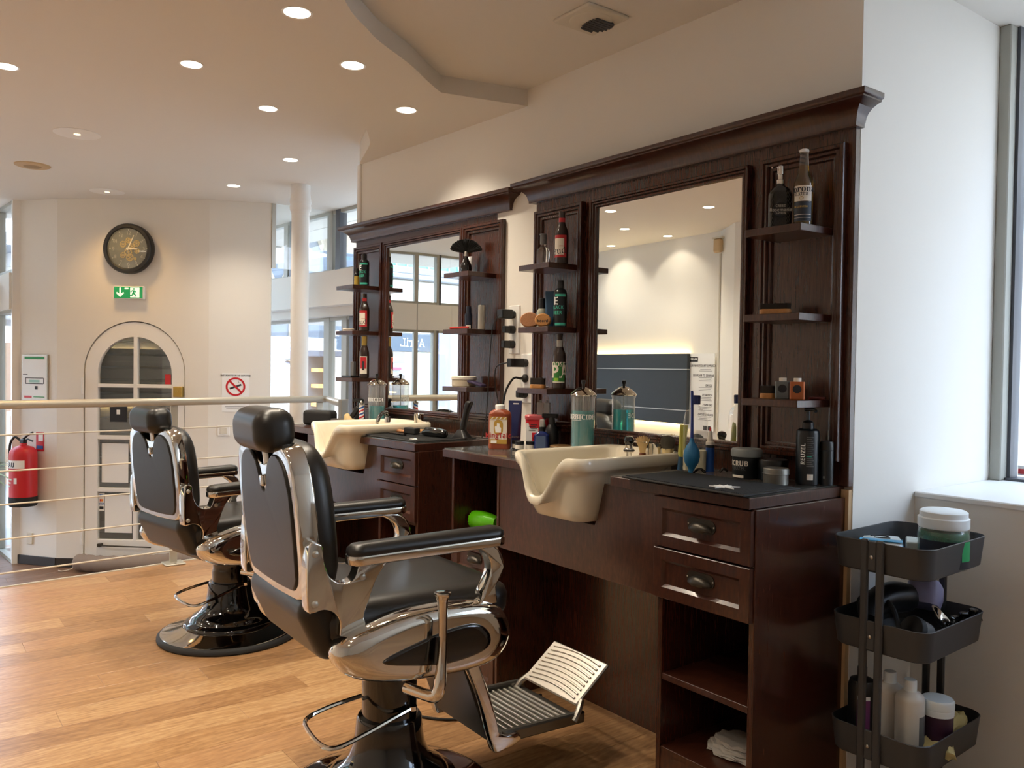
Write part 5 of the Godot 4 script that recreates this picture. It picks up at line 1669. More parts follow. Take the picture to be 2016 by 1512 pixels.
func oval_brush(label: String, at: Vector3, turn: float, w: float, h: float, t: float, wood: Material, words := "") -> void:
	var o := thing("wooden_brush", label, "brush", at, turn, "wooden beard brushes")
	var m := Mb.new()
	m.t = Transform3D(Basis(Vector3.RIGHT, -0.12), Vector3(0, h / 2, 0))
	var el := []
	for k in 28:
		el.append(Vector2(cos(TAU * k / 28) * w / 2, sin(TAU * k / 28) * h / 2))
	m.prism(el, Vector3.ZERO, Vector3.RIGHT, Vector3.UP, -t / 2, t / 2, 0.004)
	part(o, "handle", m, wood, "", 30.0)
	m = Mb.new()
	m.t = Transform3D(Basis(Vector3.RIGHT, -0.12), Vector3(0, h / 2, -t / 2 - 0.008))
	m.prism(el.map(func(p): return p * 0.86), Vector3.ZERO, Vector3.RIGHT, Vector3.UP, -0.008, 0.008)
	part(o, "bristles", m, mats.dark_bristle)
	if words:
		write_on(o, words, 0.013, mats.ink, Vector3(0, h * 0.45, t / 2 + 0.0005), Vector3(-0.12, 0, 0), true)

func flat_brush(label: String, at: Vector3, turn: float, w: float, hb: float, hr: float) -> void:
	var o := thing("wooden_brush", label, "brush", at, turn, "wooden beard brushes")
	var m := Mb.new()
	m.rrects([[0.0, w / 2 - 0.001, 0.02, 0.016], [0.002, w / 2, 0.021, 0.017], [hb - 0.003, w / 2, 0.021, 0.017], [hb, w / 2 - 0.002, 0.019, 0.015]], 5)
	part(o, "handle", m, mats.pale_wood)
	m = Mb.new()
	m.rrects([[hb - 0.002, w / 2 - 0.004, 0.017, 0.013], [hb + hr, w / 2 - 0.001, 0.019, 0.014]], 5)
	for k in 60:
		var x := (fmod(k * 0.618, 1.0) - 0.5) * (w - 0.006)
		var z := (fmod(k * 0.377, 1.0) - 0.5) * 0.034
		m.tube([Vector3(x, hb, z), Vector3(x * 1.02, hb + hr + 0.002 * (k % 3), z * 1.05)], [0.0016, 0.0005], 4)
	part(o, "bristles", m, mats.dark_bristle)

func barbicide(label: String, at: Vector3, turn: float, fill: float) -> void:
	var o := thing("disinfectant_jar", label, "jar", at, turn, "blue disinfectant jars")
	var H := 0.248
	lathe_bottle(o, "glass_cylinder", [Vector2(0, 0.0), Vector2(0.048, 0.0), Vector2(0.05, 0.004), Vector2(0.05, H - 0.01), Vector2(0.053, H - 0.006), Vector2(0.053, H), Vector2(0.0475, H), Vector2(0.0475, 0.012), Vector2(0, 0.012)], mats.jar_glass, 40)
	lathe_bottle(o, "blue_liquid", [Vector2(0, 0.0135), Vector2(0.0468, 0.0135), Vector2(0.0468, fill), Vector2(0, fill)], mats.teal_liquid, 40)
	var m := Mb.new()
	m.tube([Vector3(0, 0.02, 0), Vector3(0, H + 0.02, 0)], 0.0022, 8)
	m.lathe([Vector2(0, 0.02), Vector2(0.042, 0.02), Vector2(0.042, 0.023), Vector2(0, 0.023)], 28)
	part(o, "lift_rod", m, mats.chrome)
	m = Mb.new()
	m.lathe([Vector2(0.0, H + 0.001), Vector2(0.054, H + 0.001), Vector2(0.057, H + 0.005), Vector2(0.052, H + 0.012), Vector2(0.036, H + 0.026), Vector2(0.018, H + 0.037), Vector2(0.007, H + 0.041), Vector2(0, H + 0.041)], 36)
	part(o, "lid", m, mats.chrome)
	m = Mb.new()
	m.lathe([Vector2(0, H + 0.038), Vector2(0.006, H + 0.038), Vector2(0.006, H + 0.05), Vector2(0.01, H + 0.055), Vector2(0.01, H + 0.066), Vector2(0, H + 0.067)], 16)
	part(o, "lid_knob", m, mats.black_plastic)
	part(o, "lettering", bent("BARBICIDE", 0.02, 0.0503, LOOK - turn - 0.35, 0.162, true), mats.paper)
	m = Mb.new()
	m.arc(Vector3.ZERO, 0.0503, 0.172, 0.1735, LOOK - turn - 1.15, LOOK - turn + 0.1, 14)
	m.arc(Vector3.ZERO, 0.0503, 0.148, 0.1495, LOOK - turn - 1.15, LOOK - turn - 0.15, 14)
	part(o, "printed_rule", m, mats.paper)

func shampoo(label: String, at: Vector3, h: float) -> void:
	var o := thing("shampoo_bottle", label, "bottle", at, 0.0, "black shampoo bottles with teal print")
	lathe_bottle(o, "bottle", [Vector2(0, 0), Vector2(0.027, 0), Vector2(0.0295, 0.004), Vector2(0.0295, h * 0.72), Vector2(0.025, h * 0.79), Vector2(0.014, h * 0.83), Vector2(0.0, h * 0.83)], mats.navy_black)
	lathe_bottle(o, "cap", [Vector2(0, h * 0.82), Vector2(0.0145, h * 0.82), Vector2(0.0145, h * 0.985), Vector2(0.012, h), Vector2(0, h)], mats.black_plastic)
	for y in [0.645, 0.03]:
		band(o, "teal_band", 0.0298, h * y, h * (y + 0.055), LOOK - 0.9, LOOK + 0.9, mats.teal_print)
	part(o, "lettering", bent("E", 0.034, 0.0298, LOOK - 0.75, h * 0.55, true), mats.paper)
	part(o, "lettering", bent("BLACK\nBEER", 0.014, 0.0298, LOOK - 0.55, h * 0.36, true), mats.teal_print)
	band(o, "small_print", 0.0297, h * 0.26, h * 0.265, LOOK - 0.9, LOOK, mats.teal_print)

func front_goods() -> void:
	mat("navy_black", col("10161b"), 0.3)
	mat("teal_print", col("3fb79c"), 0.5)
	mat("dark_bristle", col("2a2420"), 0.85)
	var pw := grain(128, 128, [col("b5793f"), col("c58b4e"), col("cf9a5e")], 51, 3.0, 12.0)
	mat("pale_wood", Color.WHITE, 0.45, 0.0, {"albedo_texture": pw, "uv1_triplanar": true, "uv1_scale": Vector3(6, 6, 6)})
	var pw2 := grain(128, 128, [col("a46f47"), col("b98259"), col("c69168")], 52, 3.0, 14.0)
	mat("beech", Color.WHITE, 0.5, 0.0, {"albedo_texture": pw2, "uv1_triplanar": true, "uv1_scale": Vector3(6, 6, 6)})
	mat("bottle_brown", col("24120a"), 0.1, 0.0, {"clearcoat_enabled": true, "clearcoat": 0.5})
	mat("bud_red", col("b8252b"), 0.45)
	mat("label_cream", col("e6ded0"), 0.6)
	# upper left shelf
	var o := thing("perfume_flask", "small clear glass flask with a grey stopper on the front station's top shelf", "flask", Vector3(-2.92, 1.708, 0.13))
	lathe_bottle(o, "glass", [Vector2(0, 0), Vector2(0.028, 0), Vector2(0.03, 0.004), Vector2(0.03, 0.062), Vector2(0.026, 0.076), Vector2(0.012, 0.088), Vector2(0.012, 0.1), Vector2(0, 0.1)], mats.clear_glass, 10)
	lathe_bottle(o, "stopper", [Vector2(0, 0.098), Vector2(0.0145, 0.098), Vector2(0.0145, 0.138), Vector2(0.017, 0.139), Vector2(0.017, 0.144), Vector2(0, 0.145)], mats.grey_plastic, 18)
	for k in 2:
		o = beer("beer_bottle", ["brown beer bottle with a red and cream label on the front station", "brown beer bottle with a red and cream label on the farther station"][k], [Vector3(-2.798, 1.708, 0.125), rear_at(-0.508, 1.458, 0.12)][k], mats.bottle_brown, 1.0, "red label beer bottles")
		band(o, "label", 0.0301, 0.025, 0.122, LOOK - 1.35, LOOK + 0.75, mats.bud_red)
		band(o, "label_panel", 0.0304, 0.036, 0.108, LOOK - 1.3, LOOK + 0.35, mats.label_cream)
		part(o, "lettering", bent("Bud", 0.026, 0.0305, LOOK - 0.45, 0.052, false, 0.12, true), mats.ink)
		band(o, "label_rule", 0.0306, 0.073, 0.075, LOOK - 0.4, LOOK + 0.35, mats.bud_red)
		band(o, "neck_label", 0.0150, 0.178, 0.198, LOOK - 1.2, LOOK + 1.2, mats.bud_red)
	# middle left shelf
	o = thing("roll_on_bottle", "pale bottle with a black cap behind the oval brushes", "bottle", Vector3(-2.975, 1.431, 0.085))
	lathe_bottle(o, "bottle", [Vector2(0, 0), Vector2(0.024, 0), Vector2(0.026, 0.004), Vector2(0.026, 0.075), Vector2(0.018, 0.09), Vector2(0, 0.09)], mat("pale_green", col("b7b9a4"), 0.5))
	lathe_bottle(o, "cap", [Vector2(0, 0.088), Vector2(0.017, 0.088), Vector2(0.017, 0.135), Vector2(0.015, 0.138), Vector2(0, 0.138)], mats.black_plastic)
	o = thing("cream_tube", "blue cream tube standing behind the oval brushes", "tube", Vector3(-2.91, 1.431, 0.09), 0.8)
	var m := Mb.new()
	m.rrects([[0.0, 0.017, 0.017, 0.016], [0.022, 0.017, 0.017, 0.016], [0.026, 0.023, 0.019, 0.018], [0.09, 0.024, 0.012, 0.011], [0.158, 0.025, 0.0015, 0.0014], [0.166, 0.025, 0.0012, 0.0011]], 5)
	part(o, "tube", m, mat("steel_blue", col("2b4d6b"), 0.4), "", 60.0)
	shampoo("tall black shampoo bottle with teal print on the front station's middle shelf", Vector3(-2.807, 1.431, 0.12), 0.205)
	oval_brush("larger plain oval wooden brush on the front station's middle shelf", Vector3(-2.965, 1.431, 0.165), 0.75, 0.088, 0.068, 0.03, mats.beech)
	oval_brush("smaller yellow oval wooden brush with a printed mark", Vector3(-2.862, 1.431, 0.172), 0.75, 0.072, 0.058, 0.03, mats.pale_wood, "beard")
	# lower left shelf
	o = beer("ale_bottle", "brown ale bottle with a green label on the front station's lowest shelf", Vector3(-2.808, 1.159, 0.12), mats.bottle_brown, 1.08)
	band(o, "label", 0.0301, 0.028, 0.118, LOOK - 1.2, LOOK + 0.9, mat("ipa_green", col("2f7a34"), 0.5))
	part(o, "lettering", bent("GOOSE", 0.019, 0.0303, LOOK - 0.45, 0.108, true), mats.label_cream)
	part(o, "lettering", bent("IPA", 0.055, 0.0303, LOOK - 0.42, 0.075, true), mats.label_cream)
	band(o, "hops_print", 0.0303, 0.034, 0.048, LOOK - 0.8, LOOK - 0.1, mat("hop_green", col("8fbf3a"), 0.5))
	band(o, "label_foot", 0.0303, 0.027, 0.032, LOOK - 1.2, LOOK + 0.9, mats.label_cream)
	band(o, "neck_label", 0.0162, 0.184, 0.214, LOOK - 0.9, LOOK + 0.9, mats.nickel)
	flat_brush("flat wooden brush with dark bristles on the front station's lowest left shelf", Vector3(-2.90, 1.159, 0.165), 0.6, 0.07, 0.017, 0.028)
	m = Mb.new()
	m.bb(-0.035, 0.0, -0.02, 0.035, 0.008, 0.02, 0.002)
	solo("adapter_plate", "thin white plastic plate lying beside the flat brush", "plate", m, mats.white_gloss, Vector3(-2.965, 1.159, 0.1), 0.3)
	# upper right shelf
	o = thing("soap_dispenser", "black ribbed soap dispenser with a chrome pump on the top right shelf", "dispenser", Vector3(-1.694, 1.717, 0.11), 0.7)
	m = Mb.new()
	var rows := []
	for i in 13:
		rows.append([i * 0.011, 0.038 if i < 12 else 0.034, 0.024, 0.022])
	m.rrects(rows, 5)
	m.rrects([[0.132, 0.034, 0.022, 0.02], [0.142, 0.028, 0.019, 0.018], [0.15, 0.014, 0.014, 0.013], [0.158, 0.013, 0.013, 0.012]], 5)
	var bd := part(o, "bottle", m, mats.black_gloss, "", 50.0)
	for k in 26:
		m = Mb.new()
		var x0 := -0.06 + k * 0.0046
		var pts := []
		for i in 8:
			var f := i / 7.0
			var x := x0 + f * 0.04
			if absf(x) < 0.034:
				pts.append(Vector3(x, 0.006 + f * 0.124, 0.0242))
		if pts.size() > 1:
			m.tube(pts, 0.0013, 5)
			part(bd, "flute", m, mats.black_gloss)
	m = Mb.new()
	m.t = Transform3D(Basis(Vector3.RIGHT, PI / 2), Vector3(0.0, 0.068, 0.0235))
	m.lathe([Vector2(0, 0), Vector2(0.024, 0), Vector2(0.025, 0.002), Vector2(0.024, 0.004), Vector2(0.022, 0.0035), Vector2(0, 0.0035)], 30)
	var md := part(o, "round_label", m, mats.ink)
	for q in [["CREED", 0.008, 0.012], ["Rosemarie", 0.010, -0.001], ["SAVON", 0.007, -0.012]]:
		write_on(md, q[0], q[1], mats.nickel, Vector3(0, 0.068 + q[2], 0.0275), Vector3.ZERO, true)
	m = Mb.new()
	m.lathe([Vector2(0, 0.156), Vector2(0.0135, 0.156), Vector2(0.0135, 0.17), Vector2(0.009, 0.173), Vector2(0.009, 0.187), Vector2(0.012, 0.189), Vector2(0.012, 0.214), Vector2(0.01, 0.217), Vector2(0, 0.217)], 18)
	m.tube([Vector3(0, 0.212, 0), Vector3(-0.02, 0.214, 0.012), Vector3(-0.03, 0.208, 0.018)], 0.0035, 8)
	part(o, "pump", m, mats.chrome)
	o = thing("lager_bottle", "clear lager bottle with a white and navy label on the top right shelf", "bottle", Vector3(-1.603, 1.717, 0.115))
	var ca := 0.58
	lathe_bottle(o, "glass", [Vector2(0, 0.0), Vector2(0.027, 0.0), Vector2(0.0295, 0.005), Vector2(0.0295, 0.14), Vector2(0.027, 0.153), Vector2(0.02, 0.17), Vector2(0.0155, 0.19), Vector2(0.0132, 0.236), Vector2(0.0132, 0.246), Vector2(0, 0.246)], mats.clear_glass, 30)
	lathe_bottle(o, "beer", [Vector2(0, 0.006), Vector2(0.0278, 0.006), Vector2(0.0278, 0.139), Vector2(0.0255, 0.152), Vector2(0.0185, 0.17), Vector2(0.0142, 0.19), Vector2(0.0138, 0.2), Vector2(0, 0.2)], mats.beer, 30)
	lathe_bottle(o, "cap", [Vector2(0, 0.244), Vector2(0.0145, 0.243), Vector2(0.0155, 0.246), Vector2(0.0145, 0.252), Vector2(0.01, 0.254), Vector2(0, 0.254)], mats.paper, 20)
	band(o, "label", 0.0297, 0.082, 0.132, ca - 1.15, ca + 1.0, mats.label_cream)
	band(o, "label_foot", 0.0297, 0.018, 0.08, ca - 1.15, ca + 1.0, mat("corona_navy", col("24303f"), 0.5))
	part(o, "lettering", bent("Corona", 0.0185, 0.0299, ca - 0.2, 0.121, true, 0.0, true), mats.ink)
	part(o, "lettering", bent("Extra", 0.0125, 0.0299, ca - 0.2, 0.106, false, 0.0, true), mats.ink)
	m = Mb.new()
	for k in 12:
		var a := TAU * k / 12; var b := TAU * (k + 1) / 12
		m.quad(Vector3(sin(ca - 0.2 + cos(a) * 0.25) * 0.03, 0.092 + sin(a) * 0.005, cos(ca - 0.2 + cos(a) * 0.25) * 0.03), Vector3(sin(ca - 0.2 + cos(b) * 0.25) * 0.03, 0.092 + sin(b) * 0.005, cos(ca - 0.2 + cos(b) * 0.25) * 0.03), Vector3(sin(ca - 0.2 + cos(b) * 0.19) * 0.03, 0.092 + sin(b) * 0.0035, cos(ca - 0.2 + cos(b) * 0.19) * 0.03), Vector3(sin(ca - 0.2 + cos(a) * 0.19) * 0.03, 0.092 + sin(a) * 0.0035, cos(ca - 0.2 + cos(a) * 0.19) * 0.03))
	part(o, "crest_mark", m, mats.gold)
	part(o, "lettering", bent("LA CERVEZA", 0.006, 0.0299, ca - 0.3, 0.064, true), mats.gold)
	band(o, "label_rule", 0.0299, 0.038, 0.0395, ca - 1.1, ca + 0.9, mats.label_cream)
	band(o, "label_rule", 0.0299, 0.028, 0.029, ca - 1.1, ca + 0.9, mats.label_cream)
	# middle and lower right shelves
	flat_brush("wide wooden brush with short black bristles on the middle right shelf", Vector3(-1.69, 1.436, 0.13), 0.45, 0.102, 0.02, 0.018)
	flat_brush("small wooden brush beside the two tins", Vector3(-1.712, 1.159, 0.13), 0.45, 0.052, 0.017, 0.024)
	for k in 2:
		o = thing("balm_tin", ["small rectangular grey tin with a cream screw cap", "small rectangular orange tin with a cream screw cap"][k], "tin", Vector3(-1.652 + 0.055 * k, 1.159, 0.135), 0.55, "small screw cap tins")
		m = Mb.new()
		m.rrects([[0.0, 0.022, 0.013, 0.006], [0.002, 0.0235, 0.0145, 0.007], [0.056, 0.0235, 0.0145, 0.007], [0.058, 0.022, 0.013, 0.006]], 4)
		part(o, "body", m, [mat("tin_grey", col("6e7474"), 0.35, 0.5), mat("tin_orange", col("b06133"), 0.4, 0.3)][k])
		lathe_bottle(o, "screw_cap", [Vector2(0, 0.058), Vector2(0.012, 0.058), Vector2(0.012, 0.069), Vector2(0.01, 0.07), Vector2(0, 0.07)], mats.label_cream, 18)
		m = Mb.new()
		m.t = Transform3D(Basis(Vector3.RIGHT, PI / 2), Vector3(0, 0.034, 0.0143))
		m.lathe([Vector2(0.007, 0), Vector2(0.014, 0.0), Vector2(0.014, 0.0006), Vector2(0.007, 0.0006)], 10)
		part(o, "emblem", m, mats.ink)
	m = Mb.new()
	m.rbox(Vector3(0, 0.005, 0), Vector3(0.05, 0.01, 0.03), 0.004, 2)
	solo("folding_razor", "small dark red folding razor behind the orange tin", "razor", m, mat("dark_red", col("5a1d18"), 0.3), Vector3(-1.565, 1.159, 0.075), 0.4)
	# worktop beside the nearer basin, far end
	var top := 0.886
	o = thing("powder_bottle", "brown plastic powder bottle with a white cap and yellow label", "bottle", Vector3(-2.998, top, 0.30), 0.72)
	m = Mb.new()
	m.rrects([[0.0, 0.046, 0.03, 0.02], [0.006, 0.05, 0.034, 0.024], [0.02, 0.05, 0.034, 0.024], [0.022, 0.049, 0.033, 0.024], [0.026, 0.0495, 0.0335, 0.024], [0.148, 0.0495, 0.0335, 0.024], [0.152, 0.048, 0.032, 0.024], [0.156, 0.049, 0.033, 0.024], [0.168, 0.042, 0.03, 0.024], [0.178, 0.024, 0.022, 0.02], [0.18, 0.0, 0.0, 0.0]], 5)
	part(o, "bottle", m, mat("rust_plastic", col("8f4426"), 0.35), "", 40.0)
	lathe_bottle(o, "cap", [Vector2(0, 0.178), Vector2(0.022, 0.178), Vector2(0.0225, 0.182), Vector2(0.0225, 0.194), Vector2(0.02, 0.197), Vector2(0, 0.197)], mats.paper)
	var lab := sheet(o, "label", 0.0, 0.085, 0.078, 0.118, 0.0335, mats.label_cream)
	mat("mustard", col("b9933d"), 0.6)
	for q in [[0.139, 0.012], [0.035, 0.02]]:
		sheet(lab, "label_band", 0.0, q[0], 0.078, q[1], 0.0347, mats.mustard)
	for k in 4:
		m = Mb.new()
		m.prism([Vector2(-0.036 + k * 0.019, 0.133), Vector2(-0.03 + k * 0.019, 0.133), Vector2(-0.02 + k * 0.019, 0.144), Vector2(-0.026 + k * 0.019, 0.144)], Vector3.ZERO, Vector3.RIGHT, Vector3.UP, 0.0358, 0.0362)
		part(lab, "label_stripe", m, mats.label_cream)
	m = Mb.new()
	m.prism(Array(Mb.rrect(0.021, 0.034, 0.02, 5)), Vector3(0, 0.098, 0), Vector3.RIGHT, Vector3.UP, 0.0347, 0.0352)
	part(lab, "oval_field", m, mats.mustard)
	m = Mb.new()
	m.prism([Vector2(-0.012, 0.075), Vector2(0.012, 0.075), Vector2(0.013, 0.095), Vector2(0.006, 0.102), Vector2(0.006, 0.115), Vector2(-0.006, 0.117), Vector2(-0.007, 0.102), Vector2(-0.015, 0.104), Vector2(-0.016, 0.096)], Vector3.ZERO, Vector3.RIGHT, Vector3.UP, 0.0352, 0.0357)
	part(lab, "figure_print", m, mats.paper)
	write_on(lab, "KingTalc", 0.021, mats.bud_red, Vector3(0, 0.062, 0.036), Vector3.ZERO, true)
	sheet(lab, "barcode", -0.02, 0.034, 0.026, 0.012, 0.036, mats.paper)
	o = thing("gel_tube", "dark blue gel tube standing on its cap behind the powder bottle", "tube", Vector3(-3.045, top, 0.18), 0.75)
	m = Mb.new()
	m.rrects([[0.0, 0.02, 0.02, 0.019], [0.032, 0.02, 0.02, 0.019], [0.034, 0.026, 0.021, 0.02], [0.12, 0.029, 0.014, 0.013], [0.2, 0.031, 0.0015, 0.0014], [0.212, 0.031, 0.0012, 0.0011]], 5)
	part(o, "tube", m, mat("gel_blue", col("232c5a"), 0.4), "", 60.0)
	sheet(o, "print", 0.004, 0.198, 0.026, 0.006, 0.0016, mats.paper)
	write_on(o, "SHAVING", 0.008, mats.nickel, Vector3(0, 0.046, 0.0215), Vector3.ZERO, true)
	o = thing("sharps_bin", "red sharps container with a white biohazard label", "sharps bin", Vector3(-2.955, top, 0.115), 0.7)
	m = Mb.new()
	m.rrects([[0.0, 0.048, 0.036, 0.02], [0.004, 0.05, 0.038, 0.022], [0.13, 0.056, 0.043, 0.024], [0.132, 0.0, 0.0, 0.0]], 5)
	part(o, "bin", m, mat("sharps_red", col("d0202b"), 0.35))
	m = Mb.new()
	m.rrects([[0.13, 0.058, 0.045, 0.025], [0.144, 0.059, 0.046, 0.025], [0.15, 0.055, 0.042, 0.024], [0.151, 0.0, 0.0, 0.0]], 5)
	part(o, "lid", m, mat("lid_red", col("c9555a"), 0.3))
	lab = sheet(o, "label", -0.02, 0.062, 0.056, 0.105, 0.0405, mats.paper)
	sheet(lab, "hazard_patch", -0.006, 0.045, 0.028, 0.052, 0.0417, mats.sharps_red)
	for k in 3:
		m = Mb.new()
		var a := TAU * k / 3 + PI / 2
		var ring := []
		for i in 12:
			ring.append(Vector3(-0.006 + cos(a) * 0.0055 + cos(TAU * i / 12) * 0.005, 0.048 + sin(a) * 0.0055 + sin(TAU * i / 12) * 0.005, 0.0431))
		m.tube(ring, 0.0009, 5, true)
		part(lab, "biohazard_mark", m, mats.ink)
	for k in 4:
		sheet(lab, "label_line", -0.02 + 0.008 * (k % 2), 0.082 + k * 0.008, 0.03, 0.003, 0.0417, mats.ink)
	o = thing("blade_holder", "clear acrylic blade holder on the red sharps container", "holder", Vector3(-2.93, 1.037, 0.105), 0.6)
	m = Mb.new()
	m.bb(-0.03, 0.0, -0.012, -0.001, 0.056, 0.012, 0.002)
	m.bb(0.001, 0.0, -0.012, 0.03, 0.056, 0.012, 0.002)
	m.lathe([Vector2(0, 0.055), Vector2(0.006, 0.055), Vector2(0.006, 0.066), Vector2(0, 0.067)], 12, Vector3(-0.015, 0, 0))
	m.lathe([Vector2(0, 0.055), Vector2(0.006, 0.055), Vector2(0.006, 0.066), Vector2(0, 0.067)], 12, Vector3(0.015, 0, 0))
	part(o, "holder", m, mat("frosted", col("b9b9b4"), 0.3, 0.0, {"transparency": BaseMaterial3D.TRANSPARENCY_ALPHA, "albedo_color": Color(0.8, 0.8, 0.78, 0.5)}))
	o = thing("spray_bottle", "dark blue pump spray bottle with a clear cap beside the basin", "bottle", Vector3(-2.835, top, 0.19), 0.75)
	m = Mb.new()
	m.rrects([[0.0, 0.03, 0.022, 0.012], [0.004, 0.033, 0.025, 0.014], [0.07, 0.033, 0.025, 0.014], [0.08, 0.024, 0.02, 0.014], [0.086, 0.013, 0.013, 0.012], [0.088, 0, 0, 0]], 5)
	part(o, "bottle", m, mat("cobalt", col("1b2a63"), 0.2), "", 40.0)
	sheet(o, "label", -0.002, 0.036, 0.042, 0.062, 0.0252, mat("label_dusk", col("4e6082"), 0.5))
	lathe_bottle(o, "pump", [Vector2(0, 0.086), Vector2(0.013, 0.086), Vector2(0.013, 0.104), Vector2(0.009, 0.107), Vector2(0.009, 0.12), Vector2(0, 0.12)], mats.black_plastic, 18)
	m = Mb.new()
	m.bb(-0.0105, 0.104, -0.0105, 0.0105, 0.138, 0.0105, 0.003)
	part(o, "cap", m, mats.frosted)
	trigger_spray("black trigger spray bottle behind the blue spray", Vector3(-2.86, top, 0.115), 0.6)
	var jl := ["nearest the powder bottle", "in the middle of the three", "nearest the blue spray"]
	for k in 3:
		o = thing("cosmetic_jar", "tiny white labelled jar with a black lid, " + jl[k], "jar", [Vector3(-2.948, top, 0.245), Vector3(-2.905, top, 0.26), Vector3(-2.885, top, 0.215)][k], 0.0, "tiny black lidded jars")
		lathe_bottle(o, "jar", [Vector2(0, 0), Vector2(0.018, 0), Vector2(0.0195, 0.003), Vector2(0.0195, 0.028), Vector2(0, 0.028)], mats.navy_black, 20)
		band(o, "label", 0.0197, 0.006, 0.024, LOOK - 1.3, LOOK + 1.3, mats.label_cream)
		lathe_bottle(o, "lid", [Vector2(0, 0.027), Vector2(0.02, 0.027), Vector2(0.02, 0.038), Vector2(0.018, 0.04), Vector2(0, 0.04)], mats.black_plastic, 20)
	o = thing("round_tin", "low round brown tin between the blue spray and the jar", "tin", Vector3(-2.755, top, 0.15))
	lathe_bottle(o, "tin", [Vector2(0, 0), Vector2(0.043, 0), Vector2(0.046, 0.004), Vector2(0.046, 0.017), Vector2(0, 0.017)], mat("tin_brown", col("5b2d1c"), 0.35))
	lathe_bottle(o, "lid", [Vector2(0, 0.016), Vector2(0.047, 0.016), Vector2(0.047, 0.027), Vector2(0.043, 0.03), Vector2(0, 0.03)], mat("tin_rim", col("8a6a45"), 0.35, 0.4))
	barbicide("blue disinfectant jar with a chrome lid at the nearer mirror", Vector3(-2.61, top, 0.154), 0.0, 0.188)
	# things on the tap ledge of the nearer basin
	o = thing("shaving_brush", "pale bristled shaving brush hanging in a chrome holder", "shaving brush", Vector3(-2.297, 0.889, 0.118), 0.0, "shaving brushes")
	lathe_bottle(o, "handle", [Vector2(0, 0), Vector2(0.016, 0), Vector2(0.018, 0.006), Vector2(0.018, 0.016), Vector2(0.014, 0.026), Vector2(0.012, 0.034), Vector2(0, 0.034)], mat("walnut", col("6e3f22"), 0.4), 22)
	m = Mb.new()
	for k in 70:
		var a := k * 2.399963
		var r := sqrt(k / 70.0)
		m.tube([Vector3(cos(a) * r * 0.009, 0.03, sin(a) * r * 0.009), Vector3(cos(a) * r * 0.016, 0.06, sin(a) * r * 0.016), Vector3(cos(a) * r * 0.03, 0.096 - r * r * 0.014 + 0.003 * (k % 3), sin(a) * r * 0.03)], [0.0016, 0.0022, 0.0012], 4)
	part(o, "bristles", m, mat("boar_hair", col("d3b887"), 0.8))
	o = thing("brush_holder", "chrome brush holder plate behind the tap", "holder", Vector3(-2.31, 0.889, 0.118))
	m = Mb.new()
	m.bb(-0.045, 0.072, -0.012, 0.03, 0.08, 0.012, 0.002)
	m.tube([Vector3(0.045, 0.0, 0.0), Vector3(0.045, 0.076, 0.0), Vector3(0.02, 0.076, 0.0)], 0.003, 8)
	part(o, "plate", m, mats.chrome)
	o = thing("shaving_bowl", "small chrome shaving bowl between the two brushes", "bowl", Vector3(-2.226, 0.889, 0.118))
	lathe_bottle(o, "bowl", [Vector2(0, 0), Vector2(0.022, 0), Vector2(0.024, 0.03), Vector2(0.026, 0.075), Vector2(0.0245, 0.075), Vector2(0.022, 0.03), Vector2(0, 0.028)], mats.chrome, 28)
	o = thing("shaving_brush", "badger shaving brush with a grey tip and wooden foot", "shaving brush", Vector3(-2.166, 0.889, 0.118), 0.0, "shaving brushes")
	lathe_bottle(o, "handle", [Vector2(0, 0), Vector2(0.019, 0), Vector2(0.021, 0.005), Vector2(0.021, 0.013), Vector2(0.018, 0.018), Vector2(0.018, 0.022), Vector2(0, 0.022)], mats.pale_wood, 24)
	lathe_bottle(o, "knot_grip", [Vector2(0, 0.021), Vector2(0.0175, 0.021), Vector2(0.019, 0.04), Vector2(0.024, 0.062), Vector2(0, 0.062)], mat("horn", col("cdb98a"), 0.3), 24)
	m = Mb.new()
	for k in 80:
		var a := k * 2.399963
		var r := sqrt(k / 80.0)
		m.tube([Vector3(cos(a) * r * 0.021, 0.058, sin(a) * r * 0.021), Vector3(cos(a) * r * 0.0275, 0.085, sin(a) * r * 0.0275), Vector3(cos(a) * r * 0.025, 0.112 - r * r * 0.012, sin(a) * r * 0.025)], [0.003, 0.003, 0.001], 4)
	part(o, "bristles", m, mat("badger", col("5f5a50"), 0.85))
	# worktop towards the window
	o = thing("lotion_bottle", "clear plastic bottle with a blue cap before the mirror's corner", "bottle", Vector3(-2.0, top, 0.155), 0.6)
	m = Mb.new()
	m.rrects([[0.0, 0.042, 0.028, 0.014], [0.005, 0.044, 0.03, 0.016], [0.18, 0.042, 0.028, 0.016], [0.21, 0.037, 0.025, 0.016], [0.228, 0.018, 0.016, 0.012], [0.238, 0.011, 0.011, 0.01], [0.245, 0.0, 0.0, 0.0]], 5)
	part(o, "bottle", m, mats.jar_glass, "", 40.0)
	m = Mb.new()
	m.rrects([[0.003, 0.04, 0.026, 0.012], [0.075, 0.041, 0.027, 0.013], [0.0751, 0.0, 0.0, 0.0]], 4)
	part(o, "lotion", m, mat("pale_lotion", col("c9c2a2"), 0.25))
	lathe_bottle(o, "cap", [Vector2(0, 0.24), Vector2(0.0155, 0.24), Vector2(0.0165, 0.27), Vector2(0.014, 0.273), Vector2(0, 0.273)], mats.cobalt, 18)
	o = thing("toothpaste_tube", "slim yellow and green tube leaning on the clear bottle", "tube", Vector3(-2.045, top, 0.185), 0.6)
	m = Mb.new()
	m.t = Transform3D(Basis(Vector3.BACK, -0.08), Vector3.ZERO)
